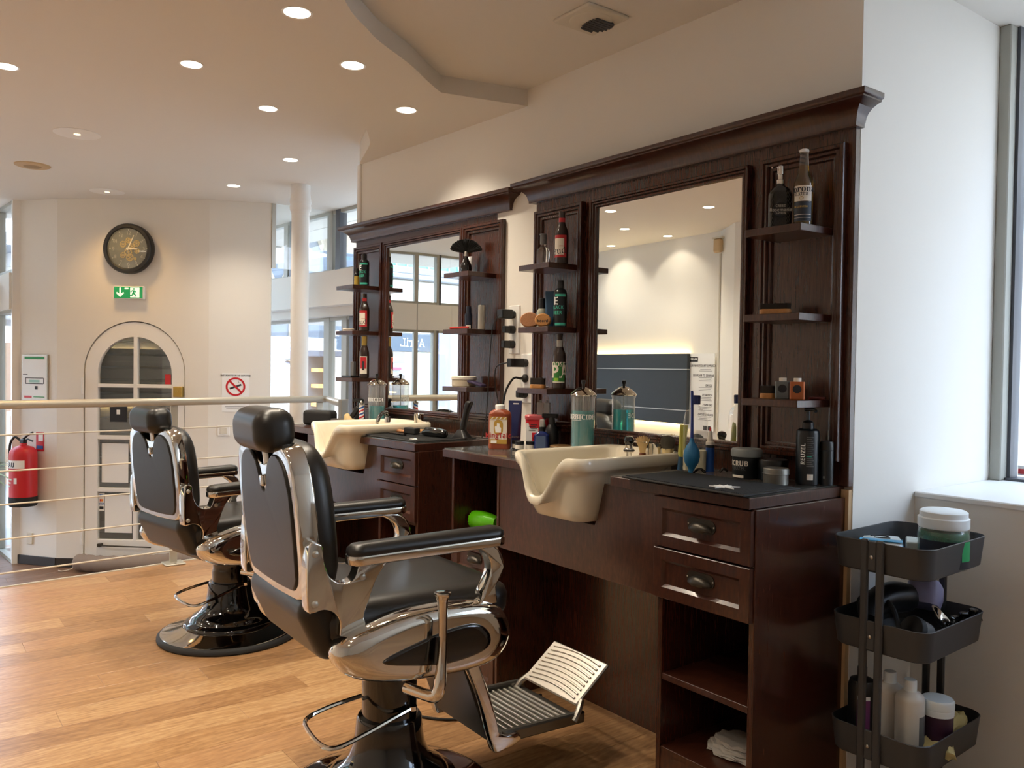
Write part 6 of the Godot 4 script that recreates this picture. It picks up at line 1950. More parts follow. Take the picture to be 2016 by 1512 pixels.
	m.rrects([[0.0, 0.008, 0.008, 0.007], [0.05, 0.008, 0.008, 0.007], [0.056, 0.012, 0.012, 0.011], [0.15, 0.014, 0.006, 0.005], [0.165, 0.014, 0.001, 0.0009]], 4)
	part(o, "tube", m, mat("lime_tube", col("b5b04e"), 0.45), "", 60.0)
	m = Mb.new()
	m.t = Transform3D(Basis(Vector3.BACK, -0.08), Vector3.ZERO)
	m.lathe([Vector2(0, 0), Vector2(0.0095, 0.0), Vector2(0.0095, 0.048), Vector2(0, 0.05)], 14)
	part(o, "cap", m, mats.steel_blue)
	o = thing("bulb_blower", "blue rubber bulb duster with a long thin nozzle", "bulb duster", Vector3(-1.93, 0.894, 0.255))
	lathe_bottle(o, "bulb", [Vector2(0, 0), Vector2(0.0105, 0.0), Vector2(0.0105, 0.01), Vector2(0.014, 0.018), Vector2(0.024, 0.034), Vector2(0.0285, 0.055), Vector2(0.0265, 0.075), Vector2(0.018, 0.093), Vector2(0.009, 0.105), Vector2(0.0075, 0.118), Vector2(0, 0.12)], mat("bulb_blue", col("1f6a96"), 0.5))
	m = Mb.new()
	m.tube([Vector3(0, 0.11, 0), Vector3(-0.001, 0.2, 0), Vector3(-0.003, 0.278, 0), Vector3(-0.004, 0.284, 0)], [0.0062, 0.005, 0.005, 0.004], 10)
	part(o, "nozzle", m, mat("nozzle_blue", col("243b86"), 0.4))
	o = thing("glue_stick", "blue bottle with a white nozzle and red tip behind the bulb duster", "bottle", Vector3(-1.957, top, 0.125))
	lathe_bottle(o, "bottle", [Vector2(0, 0), Vector2(0.0165, 0), Vector2(0.0165, 0.004), Vector2(0.0155, 0.006), Vector2(0.0155, 0.088), Vector2(0.0, 0.088)], mat("royal_blue", col("1d4f9a"), 0.35))
	lathe_bottle(o, "collar", [Vector2(0, 0.086), Vector2(0.0158, 0.086), Vector2(0.0158, 0.096), Vector2(0, 0.096)], mats.ink)
	lathe_bottle(o, "nozzle", [Vector2(0, 0.095), Vector2(0.0158, 0.095), Vector2(0.0155, 0.106), Vector2(0.0105, 0.11), Vector2(0.006, 0.145), Vector2(0, 0.146)], mats.label_cream)
	lathe_bottle(o, "tip", [Vector2(0, 0.14), Vector2(0.004, 0.14), Vector2(0.003, 0.158), Vector2(0, 0.16)], mats.red, 12)
	o = thing("scrub_tub", "black tub of scrub with a grey screw lid", "tub", Vector3(-1.775, top, 0.155))
	lathe_bottle(o, "tub", [Vector2(0, 0), Vector2(0.044, 0), Vector2(0.046, 0.004), Vector2(0.048, 0.075), Vector2(0, 0.075)], mats.navy_black, 36)
	lathe_bottle(o, "lid", [Vector2(0, 0.074), Vector2(0.051, 0.074), Vector2(0.052, 0.078), Vector2(0.052, 0.094), Vector2(0.048, 0.1), Vector2(0, 0.1)], mat("lid_grey", col("7f8482"), 0.4), 36)
	part(o, "lettering", bent("SCRUB", 0.017, 0.0472, 0.0, 0.052, true), mats.label_cream)
	part(o, "lettering", bent("REUZEL", 0.012, 0.0472, 0.0, 0.036), mats.grey_plastic)
	band(o, "label_foot", 0.0466, 0.004, 0.012, -0.6, 0.45, mats.label_cream)
	o = thing("pomade_jar", "wide black pomade jar behind the metal tin", "jar", Vector3(-1.69, top, 0.125))
	lathe_bottle(o, "jar", [Vector2(0, 0), Vector2(0.044, 0), Vector2(0.047, 0.004), Vector2(0.047, 0.04), Vector2(0, 0.04)], mats.navy_black, 32)
	lathe_bottle(o, "lid", [Vector2(0, 0.04), Vector2(0.049, 0.04), Vector2(0.049, 0.066), Vector2(0.046, 0.07), Vector2(0, 0.07)], mats.black_plastic, 32)
	o = thing("wax_tin", "round bare metal tin on the rubber mat's edge", "tin", Vector3(-1.622, top, 0.205))
	lathe_bottle(o, "tin", [Vector2(0, 0), Vector2(0.037, 0), Vector2(0.039, 0.003), Vector2(0.039, 0.034), Vector2(0, 0.034)], mat("bare_tin", col("7d7b74"), 0.4, 0.75), 32)
	lathe_bottle(o, "lid", [Vector2(0, 0.033), Vector2(0.0405, 0.033), Vector2(0.042, 0.035), Vector2(0.0405, 0.037), Vector2(0.0405, 0.05), Vector2(0.038, 0.053), Vector2(0, 0.053)], mats.bare_tin, 32)
	o = thing("pump_bottle", "tall black pump bottle with fine white print near the window wall", "bottle", Vector3(-1.568, top, 0.115))
	lathe_bottle(o, "bottle", [Vector2(0, 0), Vector2(0.033, 0), Vector2(0.036, 0.005), Vector2(0.036, 0.165), Vector2(0.034, 0.174), Vector2(0.026, 0.18), Vector2(0, 0.18)], mats.navy_black, 30)
	lathe_bottle(o, "pump", [Vector2(0, 0.178), Vector2(0.0175, 0.178), Vector2(0.0175, 0.2), Vector2(0.012, 0.205), Vector2(0.006, 0.208), Vector2(0.006, 0.236), Vector2(0, 0.236)], mats.black_plastic, 20)
	m = Mb.new()
	m.tube(smooth([Vector3(-0.012, 0.24, 0.0), Vector3(0.0, 0.243, 0.0), Vector3(0.022, 0.243, 0.004), Vector3(0.032, 0.236, 0.006)], 4), 0.0055, 10)
	part(o, "spout", m, mats.black_plastic)
	for k in 16:
		band(o, "small_print", 0.0362, 0.06 + k * 0.0062, 0.0622 + k * 0.0062, 0.5, 1.15 - 0.1 * (k % 3), mats.grey_plastic if k != 5 else mats.teal_print)
	band(o, "barcode", 0.0362, 0.018, 0.036, 0.55, 1.1, mats.label_cream)
	part(o, "lettering", bent("REUZEL", 0.014, 0.0362, 0.2, 0.1, true, PI / 2), mats.paper)
	o = thing("aerosol_can", "slim black aerosol can against the end of the mirror panel", "can", Vector3(-1.525, top, 0.075))
	lathe_bottle(o, "can", [Vector2(0, 0), Vector2(0.021, 0), Vector2(0.022, 0.003), Vector2(0.022, 0.112), Vector2(0, 0.112)], mats.navy_black, 26)
	lathe_bottle(o, "cap", [Vector2(0, 0.113), Vector2(0.0215, 0.113), Vector2(0.0215, 0.136), Vector2(0.018, 0.141), Vector2(0, 0.141)], mats.black_plastic, 26)
	band(o, "print_mark", 0.0222, 0.022, 0.03, 0.1, 0.4, mats.grey_plastic)
	o = thing("beard_oil", "small black bottle with white print between tin and pump bottle", "bottle", Vector3(-1.60, top, 0.1))
	lathe_bottle(o, "bottle", [Vector2(0, 0), Vector2(0.016, 0), Vector2(0.017, 0.003), Vector2(0.017, 0.062), Vector2(0.008, 0.07), Vector2(0.008, 0.082), Vector2(0, 0.083)], mats.navy_black, 20)
	part(o, "lettering", bent("oil", 0.014, 0.0172, 0.5, 0.04, true), mats.paper)
	for k in 2:
		o = thing("hair_clip", ["black claw clip at the bulb duster's foot", "black claw clip beside the scrub tub"][k], "hair clip", [Vector3(-1.888, 0.895, 0.262), Vector3(-1.86, 0.895, 0.17)][k], 0.5 + k, "claw clips on the mat")
		m = Mb.new()
		m.tube(smooth([Vector3(-0.02, 0.003, 0), Vector3(-0.008, 0.013, 0.005), Vector3(0.006, 0.014, -0.003), Vector3(0.02, 0.004, 0)], 4), 0.0045, 7)
		part(o, "claw", m, mats.black_gloss)
	# torn white paper flake on the mat
	m = Mb.new()
	var fl := []
	for k in 22:
		var a := TAU * k / 22
		fl.append(Vector2(cos(a), sin(a)) * (0.04 if k % 2 else 0.021) * (1.0 + 0.3 * sin(k * 1.7)))
	m.prism(fl, Vector3.ZERO, Vector3.RIGHT, Vector3.BACK, -0.003, 0.0)
	solo("paper_flake", "torn white paper flake on the front mat", "paper", m, mats.paper, Vector3(-1.63, 0.8945, 0.455))

func trigger_spray(label: String, at: Vector3, turn: float) -> void:
	var o := thing("trigger_spray", label, "spray bottle", at, turn, "black trigger sprays")
	lathe_bottle(o, "bottle", [Vector2(0, 0), Vector2(0.03, 0), Vector2(0.033, 0.005), Vector2(0.033, 0.07), Vector2(0.024, 0.1), Vector2(0.012, 0.115), Vector2(0, 0.115)], mats.black_plastic)
	var m := Mb.new()
	m.bb(-0.045, 0.14, -0.01, 0.028, 0.16, 0.01, 0.004)
	m.lathe([Vector2(0, 0.112), Vector2(0.015, 0.112), Vector2(0.015, 0.13), Vector2(0.01, 0.145), Vector2(0, 0.145)], 16)
	part(o, "sprayer_head", m, mats.black_plastic)
	m = Mb.new()
	m.tube(smooth([Vector3(-0.03, 0.142, 0), Vector3(-0.036, 0.125, 0), Vector3(-0.03, 0.1, 0), Vector3(-0.036, 0.085, 0)], 4), 0.0045, 8)
	part(o, "trigger", m, mats.black_plastic)

func rear_at(u: float, y: float, z: float) -> Vector3:
	return Vector3(-4.071, 0, 0.022) + Vector3(u, y, z).rotated(Vector3.UP, 0.066)

func rear_goods() -> void:
	var o := thing("oil_bottle", "small dark bottle with a yellow label on the farther top shelf", "bottle", rear_at(-0.585, 1.732, 0.13))
	lathe_bottle(o, "bottle", [Vector2(0, 0), Vector2(0.018, 0), Vector2(0.0195, 0.003), Vector2(0.0195, 0.07), Vector2(0.012, 0.08), Vector2(0.008, 0.084), Vector2(0, 0.084)], mats.navy_black, 20)
	lathe_bottle(o, "cap", [Vector2(0, 0.083), Vector2(0.011, 0.083), Vector2(0.011, 0.108), Vector2(0, 0.109)], mats.black_plastic, 16)
	band(o, "label", 0.0197, 0.008, 0.062, 0.1, 2.0, mat("label_yellow", col("b79b3e"), 0.5))
	shampoo("tall black shampoo bottle with teal print on the farther top shelf", rear_at(-0.515, 1.732, 0.12), 0.192)
	o = beer("stout_bottle", "dark bottle with a gold neck and red label on the farther shelf", rear_at(-0.505, 1.175, 0.12), mats.bottle_brown, 1.13)
	band(o, "label_panel", 0.0301, 0.025, 0.13, LOOK - 0.8, LOOK + 0.8, mats.label_cream)
	band(o, "label", 0.0304, 0.055, 0.125, LOOK - 0.68, LOOK + 0.68, mats.bud_red)
	band(o, "figure_print", 0.0306, 0.045, 0.1, LOOK - 0.2, LOOK + 0.25, mats.ink)
	band(o, "neck_foil", 0.0168, 0.195, 0.25, 0, TAU, mats.gold)
	var m := Mb.new()
	m.bb(-0.012, 0, -0.012, 0.012, 0.085, 0.012, 0.002)
	solo("cologne_box", "narrow grey box beside the dark bottle on the farther shelf", "box", m, mats.grey_plastic, rear_at(-0.575, 1.187, 0.155), 0.4)
	m = Mb.new()
	m.bb(-0.055, 0, -0.03, 0.055, 0.012, 0.03, 0.002)
	solo("flat_case", "flat black case on the farther lowest shelf", "case", m, mats.black_plastic, rear_at(-0.6, 1.175, 0.16), 0.1)
	o = thing("soap_puck", "stacked pale soap discs at the end of the farther middle shelf", "soap", rear_at(-0.645, 1.458, 0.15))
	for k in 2:
		m = Mb.new()
		m.lathe([Vector2(0, k * 0.009), Vector2(0.034, k * 0.009), Vector2(0.036, k * 0.009 + 0.004), Vector2(0.034, k * 0.009 + 0.0085), Vector2(0, k * 0.009 + 0.0085)], 28)
		part(o, "disc", m, mats.label_cream)
	# neck duster
	o = thing("neck_duster", "black neck duster with a wide fan of bristles standing on the farther shelf", "neck brush", rear_at(0.478, 1.726, 0.11), 0.75)
	lathe_bottle(o, "handle", [Vector2(0, 0), Vector2(0.022, 0), Vector2(0.028, 0.01), Vector2(0.031, 0.03), Vector2(0.028, 0.05), Vector2(0.018, 0.07), Vector2(0.0115, 0.085), Vector2(0.0105, 0.095), Vector2(0, 0.095)], mats.black_gloss, 28)
	lathe_bottle(o, "ferrule", [Vector2(0, 0.093), Vector2(0.0115, 0.093), Vector2(0.013, 0.1), Vector2(0.011, 0.112), Vector2(0.009, 0.118), Vector2(0, 0.118)], mats.brushed, 20)
	m = Mb.new()
	for k in 420:
		var a := (fmod(k * 0.618034, 1.0) - 0.5) * 2.9
		var zz := (fmod(k * 0.377, 1.0) - 0.5)
		var len_ := 0.082 * (0.93 + 0.07 * fmod(k * 0.731, 1.0))
		var d := Vector3(sin(a), cos(a) * 0.75 + 0.1, zz * 0.55)
		m.tube([Vector3(sin(a) * 0.006, 0.112, zz * 0.008), Vector3(0, 0.112, 0) + d * len_ * 0.6, Vector3(0, 0.112, 0) + d * len_], [0.0022, 0.004, 0.003], 4)
	part(o, "bristles", m, mat("fan_black", col("0c0f0f"), 0.8))
	m = Mb.new()
	m.bb(-0.012, 0, -0.002, 0.012, 0.1, 0.002)
	solo("price_card", "narrow white card behind the neck duster", "card", m, mats.paper, rear_at(0.45, 1.726, 0.06), 0.3)
	for k in 2:
		o = thing("spray_tube", ["dark blue spray tube at the front of the farther middle shelf", "second dark spray tube set back on the farther middle shelf"][k], "spray", rear_at(0.532 + 0.045 * k, 1.44, 0.13 - 0.04 * k), 0.0, "dark spray tubes")
		lathe_bottle(o, "tube", [Vector2(0, 0), Vector2(0.019, 0), Vector2(0.0195, 0.075), Vector2(0.014, 0.085), Vector2(0.013, 0.118), Vector2(0, 0.118)], mat("ink_blue", col("1c2436"), 0.4), 22)
		band(o, "label", 0.0196, 0.004, 0.022, 0.3, 1.6, mats.label_cream)
	m = Mb.new()
	m.lathe([Vector2(0, 0), Vector2(0.018, 0), Vector2(0.0185, 0.002), Vector2(0.0185, 0.118), Vector2(0.017, 0.12), Vector2(0, 0.12)], 24)
	solo("silver_canister", "plain silver cylinder on the farther middle shelf", "canister", m, mats.nickel, rear_at(0.625, 1.44, 0.12))
	m = Mb.new()
	m.tube(smooth([Vector3(-0.075, 0.006, 0), Vector3(-0.06, 0.007, 0), Vector3(0.06, 0.007, 0), Vector3(0.08, 0.005, 0)], 4), [0.003, 0.005, 0.006, 0.006, 0.006, 0.006, 0.006, 0.006, 0.006, 0.006, 0.005, 0.005, 0.003], 8)
	solo("red_comb", "red comb lying on the farther middle shelf", "comb", m, mat("comb_red", col("a5281f"), 0.4), rear_at(0.525, 1.44, 0.185), 0.05)
	o = thing("cream_tin", "wide round cream coloured tin on the farther lowest shelf", "tin", rear_at(0.50, 1.149, 0.13))
	lathe_bottle(o, "tin", [Vector2(0, 0), Vector2(0.06, 0), Vector2(0.063, 0.004), Vector2(0.063, 0.036), Vector2(0, 0.036)], mat("cream_paint", col("cfc4ae"), 0.4), 40)
	lathe_bottle(o, "lid", [Vector2(0, 0.035), Vector2(0.0655, 0.035), Vector2(0.0665, 0.038), Vector2(0.0655, 0.05), Vector2(0.058, 0.054), Vector2(0, 0.054)], mats.foam, 40)
	m = Mb.new()
	m.t = Transform3D(Basis(Vector3.BACK, -0.25), Vector3.ZERO)
	m.bb(-0.045, 0.0, -0.02, 0.045, 0.012, 0.03, 0.003)
	solo("razor_packet", "small violet and white packet beside the cream tin", "packet", m, mat("violet", col("3d3458"), 0.4), rear_at(0.595, 1.161, 0.12), 0.4)
	barbicide("blue disinfectant jar with a chrome lid at the farther mirror", rear_at(-0.36, 0.887, 0.118), 0.066, 0.125)
	# mini barber pole
	o = thing("barber_pole", "miniature red white and blue barber pole by the farther basin", "barber pole", rear_at(-0.352, 0.887, 0.225))
	lathe_bottle(o, "base", [Vector2(0, 0), Vector2(0.02, 0), Vector2(0.02, 0.006), Vector2(0.014, 0.012), Vector2(0, 0.012)], mats.chrome, 20)
	lathe_bottle(o, "cylinder_post", [Vector2(0, 0.01), Vector2(0.0145, 0.01), Vector2(0.0145, 0.135), Vector2(0, 0.135)], mats.paper, 24)
	for s in 2:
		for k in 3:
			m = Mb.new()
			for i in 18:
				var a0 := TAU * i / 18; var a1 := TAU * (i + 1) / 18
				var y0 := 0.014 + k * 0.037 + s * 0.0185 + 0.037 * i / 18.0; var y1 := y0 + 0.037 / 18.0
				if y1 + 0.008 < 0.134:
					m.quad(Vector3(sin(a0) * 0.0149, y0, cos(a0) * 0.0149), Vector3(sin(a1) * 0.0149, y1, cos(a1) * 0.0149), Vector3(sin(a1) * 0.0149, y1 + 0.009, cos(a1) * 0.0149), Vector3(sin(a0) * 0.0149, y0 + 0.009, cos(a0) * 0.0149))
			part(o, "spiral_stripe", m, [mats.red, mats.royal_blue][s])
	lathe_bottle(o, "finial", [Vector2(0, 0.134), Vector2(0.018, 0.134), Vector2(0.016, 0.142), Vector2(0.008, 0.146), Vector2(0.009, 0.154), Vector2(0, 0.16)], mats.chrome, 20)
	trigger_spray("black trigger spray bottle at the far end of the wall", rear_at(-0.52, 0.887, 0.14), 0.4)
	o = thing("hand_brush", "cream bristled hand brush beside the barber pole", "brush", rear_at(-0.43, 0.887, 0.26), 0.5)
	m = Mb.new()
	m.t = Transform3D(Basis(Vector3.BACK, 0.5), Vector3(0, 0.03, 0))
	m.lathe([Vector2(0, -0.03), Vector2(0.035, -0.025), Vector2(0.03, 0.02), Vector2(0.012, 0.05), Vector2(0, 0.05)], 20)
	part(o, "bristles", m, mats.boar_hair)
	m = Mb.new()
	m.t = Transform3D(Basis(Vector3.BACK, -0.7), Vector3(-0.02, 0.02, 0))
	m.bb(-0.014, 0.0, -0.008, 0.014, 0.13, 0.008, 0.004)
	part(o, "handle", m, mats.black_plastic)
	m = Mb.new()
	m.lathe([Vector2(0, 0), Vector2(0.02, 0.002), Vector2(0.036, 0.02), Vector2(0.04, 0.045), Vector2(0.038, 0.045), Vector2(0.033, 0.02), Vector2(0, 0.006)], 26)
	solo("mixing_bowl", "small steel mixing bowl at the far end of the worktop", "bowl", m, mats.brushed, rear_at(-0.5, 0.887, 0.3))
	m = Mb.new()
	m.rbox(Vector3(0, 0.045, 0), Vector3(0.2, 0.09, 0.09), 0.022, 4)
	solo("tool_bag", "black tool bag on the far end of the worktop", "bag", m, mats.rubber, rear_at(-0.64, 0.887, 0.34), 0.55)
	# tools on the farther mat
	var mt := 0.9008
	o = thing("hair_clipper", "glossy black hair clipper lying on the farther mat", "clipper", rear_at(0.53, mt, 0.33), 0.1)
	m = Mb.new()
	m.t = Transform3D(Basis(Vector3.BACK, PI / 2), Vector3(0, 0.02, 0))
	m.rrects([[-0.09, 0.012, 0.012, 0.01, 0.0, 0.0], [-0.08, 0.018, 0.02, 0.015, 0.0, 0.0], [-0.04, 0.02, 0.023, 0.017, 0.002, 0.0], [0.02, 0.02, 0.024, 0.017, 0.004, 0.0], [0.06, 0.017, 0.022, 0.014, 0.0, 0.0], [0.085, 0.01, 0.02, 0.008, -0.004, 0.0]], 5)
	part(o, "body", m, mats.black_gloss, "", 60.0)
	m = Mb.new()
	m.bb(-0.108, 0.012, -0.019, -0.082, 0.018, 0.019, 0.002)
	part(o, "blade", m, mats.chrome)
	o = thing("cut_throat_razor", "closed black straight razor with a chrome edge on the farther mat", "razor", rear_at(0.34, mt, 0.42), 0.08)
	m = Mb.new()
	m.bb(-0.075, 0.0, -0.008, 0.06, 0.007, 0.008, 0.002)
	part(o, "scales", m, mats.black_gloss)
	m = Mb.new()
	m.bb(-0.07, 0.007, -0.003, 0.05, 0.01, 0.003, 0.001)
	part(o, "blade", m, mats.chrome)
	for k in 2:
		o = thing("fade_brush", ["wooden handled fade brush at the back of the farther mat", "wooden handled fade brush lying in front"][k], "brush", rear_at([0.33, 0.27][k], mt, [0.25, 0.34][k]), [0.05, 0.15][k], "wooden handled fade brushes")
		m = Mb.new()
		m.rbox(Vector3(-0.04, 0.01, 0), Vector3(0.13, 0.016, 0.022), 0.007, 3)
		part(o, "handle", m, [mats.pale_wood, mats.beech][k])
		m = Mb.new()
		m.bb(0.02, 0.002, -0.02, 0.11, 0.034, 0.02, 0.004)
		part(o, "bristles", m, mats.rubber)
	o = thing("trimmer", "black trimmer standing in its charging cradle at the farther worktop", "trimmer", rear_at(0.625, 0.893, 0.235), 0.4)
	m = Mb.new()
	m.t = Transform3D(Basis(Vector3.BACK, -0.12), Vector3.ZERO)
	m.rrects([[0.03, 0.014, 0.016, 0.012], [0.07, 0.016, 0.018, 0.014, 0.002], [0.13, 0.014, 0.016, 0.013, 0.008], [0.165, 0.017, 0.019, 0.014, 0.014], [0.185, 0.018, 0.016, 0.012, 0.02], [0.192, 0.014, 0.01, 0.008, 0.024]], 5)
	part(o, "body", m, mats.black_plastic, "", 60.0)
	m = Mb.new()
	m.rrects([[0.0, 0.045, 0.035, 0.02], [0.008, 0.046, 0.036, 0.02], [0.03, 0.03, 0.026, 0.018], [0.045, 0.02, 0.02, 0.015]], 5)
	part(o, "cradle", m, mats.black_plastic)
	m = Mb.new()
	for k in 7:
		m.t = Transform3D(Basis(Vector3.UP, k * 0.9), Vector3(sin(k * 2.0) * 0.012, 0.002, cos(k * 1.3) * 0.01))
		m.rbox(Vector3.ZERO, Vector3(0.022, 0.004, 0.006), 0.0018, 2)
	solo("cotton_wisp", "white cotton wisp on the edge of the farther mat", "cotton", m, mats.paper, rear_at(0.6, mt, 0.5))

func plug(o: Node3D, x: float, y: float, w: float, h: float, out_: float) -> void:
	var m := Mb.new()
	m.t = Transform3D(Basis(Vector3.RIGHT, PI / 2), Vector3(x, y, 0.008))
	m.lathe([Vector2(0, 0), Vector2(0.019, 0), Vector2(0.02, 0.004), Vector2(0.02, 0.025), Vector2(0.018, 0.03), Vector2(0, 0.03)], 22)
	m.t = Transform3D.IDENTITY
	m.bb(x - w / 2, y - h / 2, 0.03, x + w / 2, y + h / 2, out_, 0.004)
	part(o, "adapter", m, mats.black_plastic)

func small_things() -> void:
	# power points on the wall between the two stations
	var o := thing("power_strip", "white triple wall socket with three black adapters", "socket", Vector3(-3.292, 1.437, -0.002))
	var m := Mb.new()
	m.bb(-0.043, -0.12, 0, 0.043, 0.12, 0.009, 0.004)
	part(o, "plate", m, mats.white_gloss)
	for q in [[0.075, 0.05, 0.046, 0.095], [0.0, 0.03, 0.034, 0.07], [-0.073, 0.03, 0.036, 0.075]]:
		plug(o, -0.004, q[0], q[1], q[2], q[3])
	o = thing("power_strip", "white triple wall socket with a corded plug behind the shelf end", "socket", Vector3(-3.19, 1.198, -0.002))
	m = Mb.new()
	m.bb(-0.043, -0.12, 0, 0.043, 0.12, 0.009, 0.004)
	part(o, "plate", m, mats.white_gloss)
	plug(o, 0.0, 0.075, 0.036, 0.042, 0.115)
	plug(o, 0.0, -0.075, 0.034, 0.036, 0.06)
	m = Mb.new()
	m.t = Transform3D(Basis(Vector3.RIGHT, PI / 2), Vector3(0, 0.0, 0.008))
	m.lathe([Vector2(0, 0), Vector2(0.02, 0), Vector2(0.02, 0.012), Vector2(0.008, 0.022), Vector2(0.006, 0.04), Vector2(0, 0.04)], 20)
	part(o, "round_plug", m, mats.black_plastic)
	for q in [["black cable curving down from the round plug", [Vector3(-3.19, 1.198, 0.045), Vector3(-3.205, 1.195, 0.075), Vector3(-3.235, 1.12, 0.1), Vector3(-3.245, 1.0, 0.1), Vector3(-3.24, 0.84, 0.06)], 0.0055], ["thin black cable hanging from the flat adapter", [Vector3(-3.20, 1.272, 0.115), Vector3(-3.24, 1.25, 0.15), Vector3(-3.285, 1.15, 0.12), Vector3(-3.27, 1.0, 0.09), Vector3(-3.262, 0.84, 0.08)], 0.0028], ["thin black cable hanging beside the farther panel", [Vector3(-3.30, 1.51, 0.09), Vector3(-3.345, 1.44, 0.10), Vector3(-3.37, 1.2, 0.1), Vector3(-3.375, 1.0, 0.11), Vector3(-3.38, 0.9, 0.13)], 0.0028]]:
		m = Mb.new()
		m.tube(smooth(q[1], 7), q[2], 7)
		solo("power_cable", q[0], "cable", m, mats.rubber, Vector3.ZERO, 0.0, "black power cables")
	m = Mb.new()
	m.tube(smooth([Vector3(-2.882, -0.119, 0.87), Vector3(-2.805, -0.119, 0.834), Vector3(-2.728, -0.119, 0.784), Vector3(-2.673, -0.119, 0.7), Vector3(-2.66, -0.119, 0.52), Vector3(-2.68, -0.119, 0.3)], 6), 0.005, 7)
	solo("power_cable", "black cable lying on the floor behind the footrest", "cable", m, mats.rubber, Vector3.ZERO, 0.0, "black power cables")
	# bright green dryer in the niche
	o = thing("green_dryer", "bright green plastic dryer lying in the open niche", "hair dryer", Vector3(-2.985, 0.565, 0.36), 0.2)
	m = Mb.new()
	m.t = Transform3D(Basis(Vector3.BACK, -PI / 2), Vector3.ZERO)
	m.lathe([Vector2(0, -0.1), Vector2(0.034, -0.1), Vector2(0.038, -0.096), Vector2(0.038, -0.088), Vector2(0.041, -0.084), Vector2(0.044, -0.05), Vector2(0.041, -0.01), Vector2(0.033, 0.03), Vector2(0.03, 0.05), Vector2(0, 0.05)], 28)
	mat("lime", col("5fc414"), 0.25)
	part(o, "barrel", m, mats.lime)
	m = Mb.new()
	for k in 18:
		var a := TAU * k / 18
		m.tube([Vector3(-0.099, cos(a) * 0.036, sin(a) * 0.036), Vector3(-0.086, cos(a) * 0.0385, sin(a) * 0.0385)], 0.002, 5)
	part(o, "grip_ring", m, mats.lime)
	m = Mb.new()
	m.bb(0.0, -0.042, -0.012, 0.03, 0.0, 0.012, 0.006)
	part(o, "handle_stub", m, mats.lime)
	# folded cloths on the cabinet floor
	o = thing("folded_cloths", "crumpled pile of white cloths on the cabinet's bottom shelf", "cloths", Vector3(-1.66, 0.022, 0.3), 0.3)
	for k in 3:
		m = Mb.new()
		var rings := []
		for i in 3:
			var ring := PackedVector3Array()
			for j in 26:
				var a := TAU * j / 26
				var r := (0.11 - 0.012 * k) * (1.0 + 0.07 * sin(j * 3.0 + k * 2.0 + i))
				ring.append(Vector3(cos(a) * r, 0.004 + k * 0.014 + i * 0.006 + 0.003 * sin(j * 2.1 + k), sin(a) * r * 0.75))
			rings.append(ring)
		m.loft(rings)
		part(o, "cloth", m, mat("cloth_grey", col("b9b3ab"), 0.9), "", 60.0)
	back_wall_things()

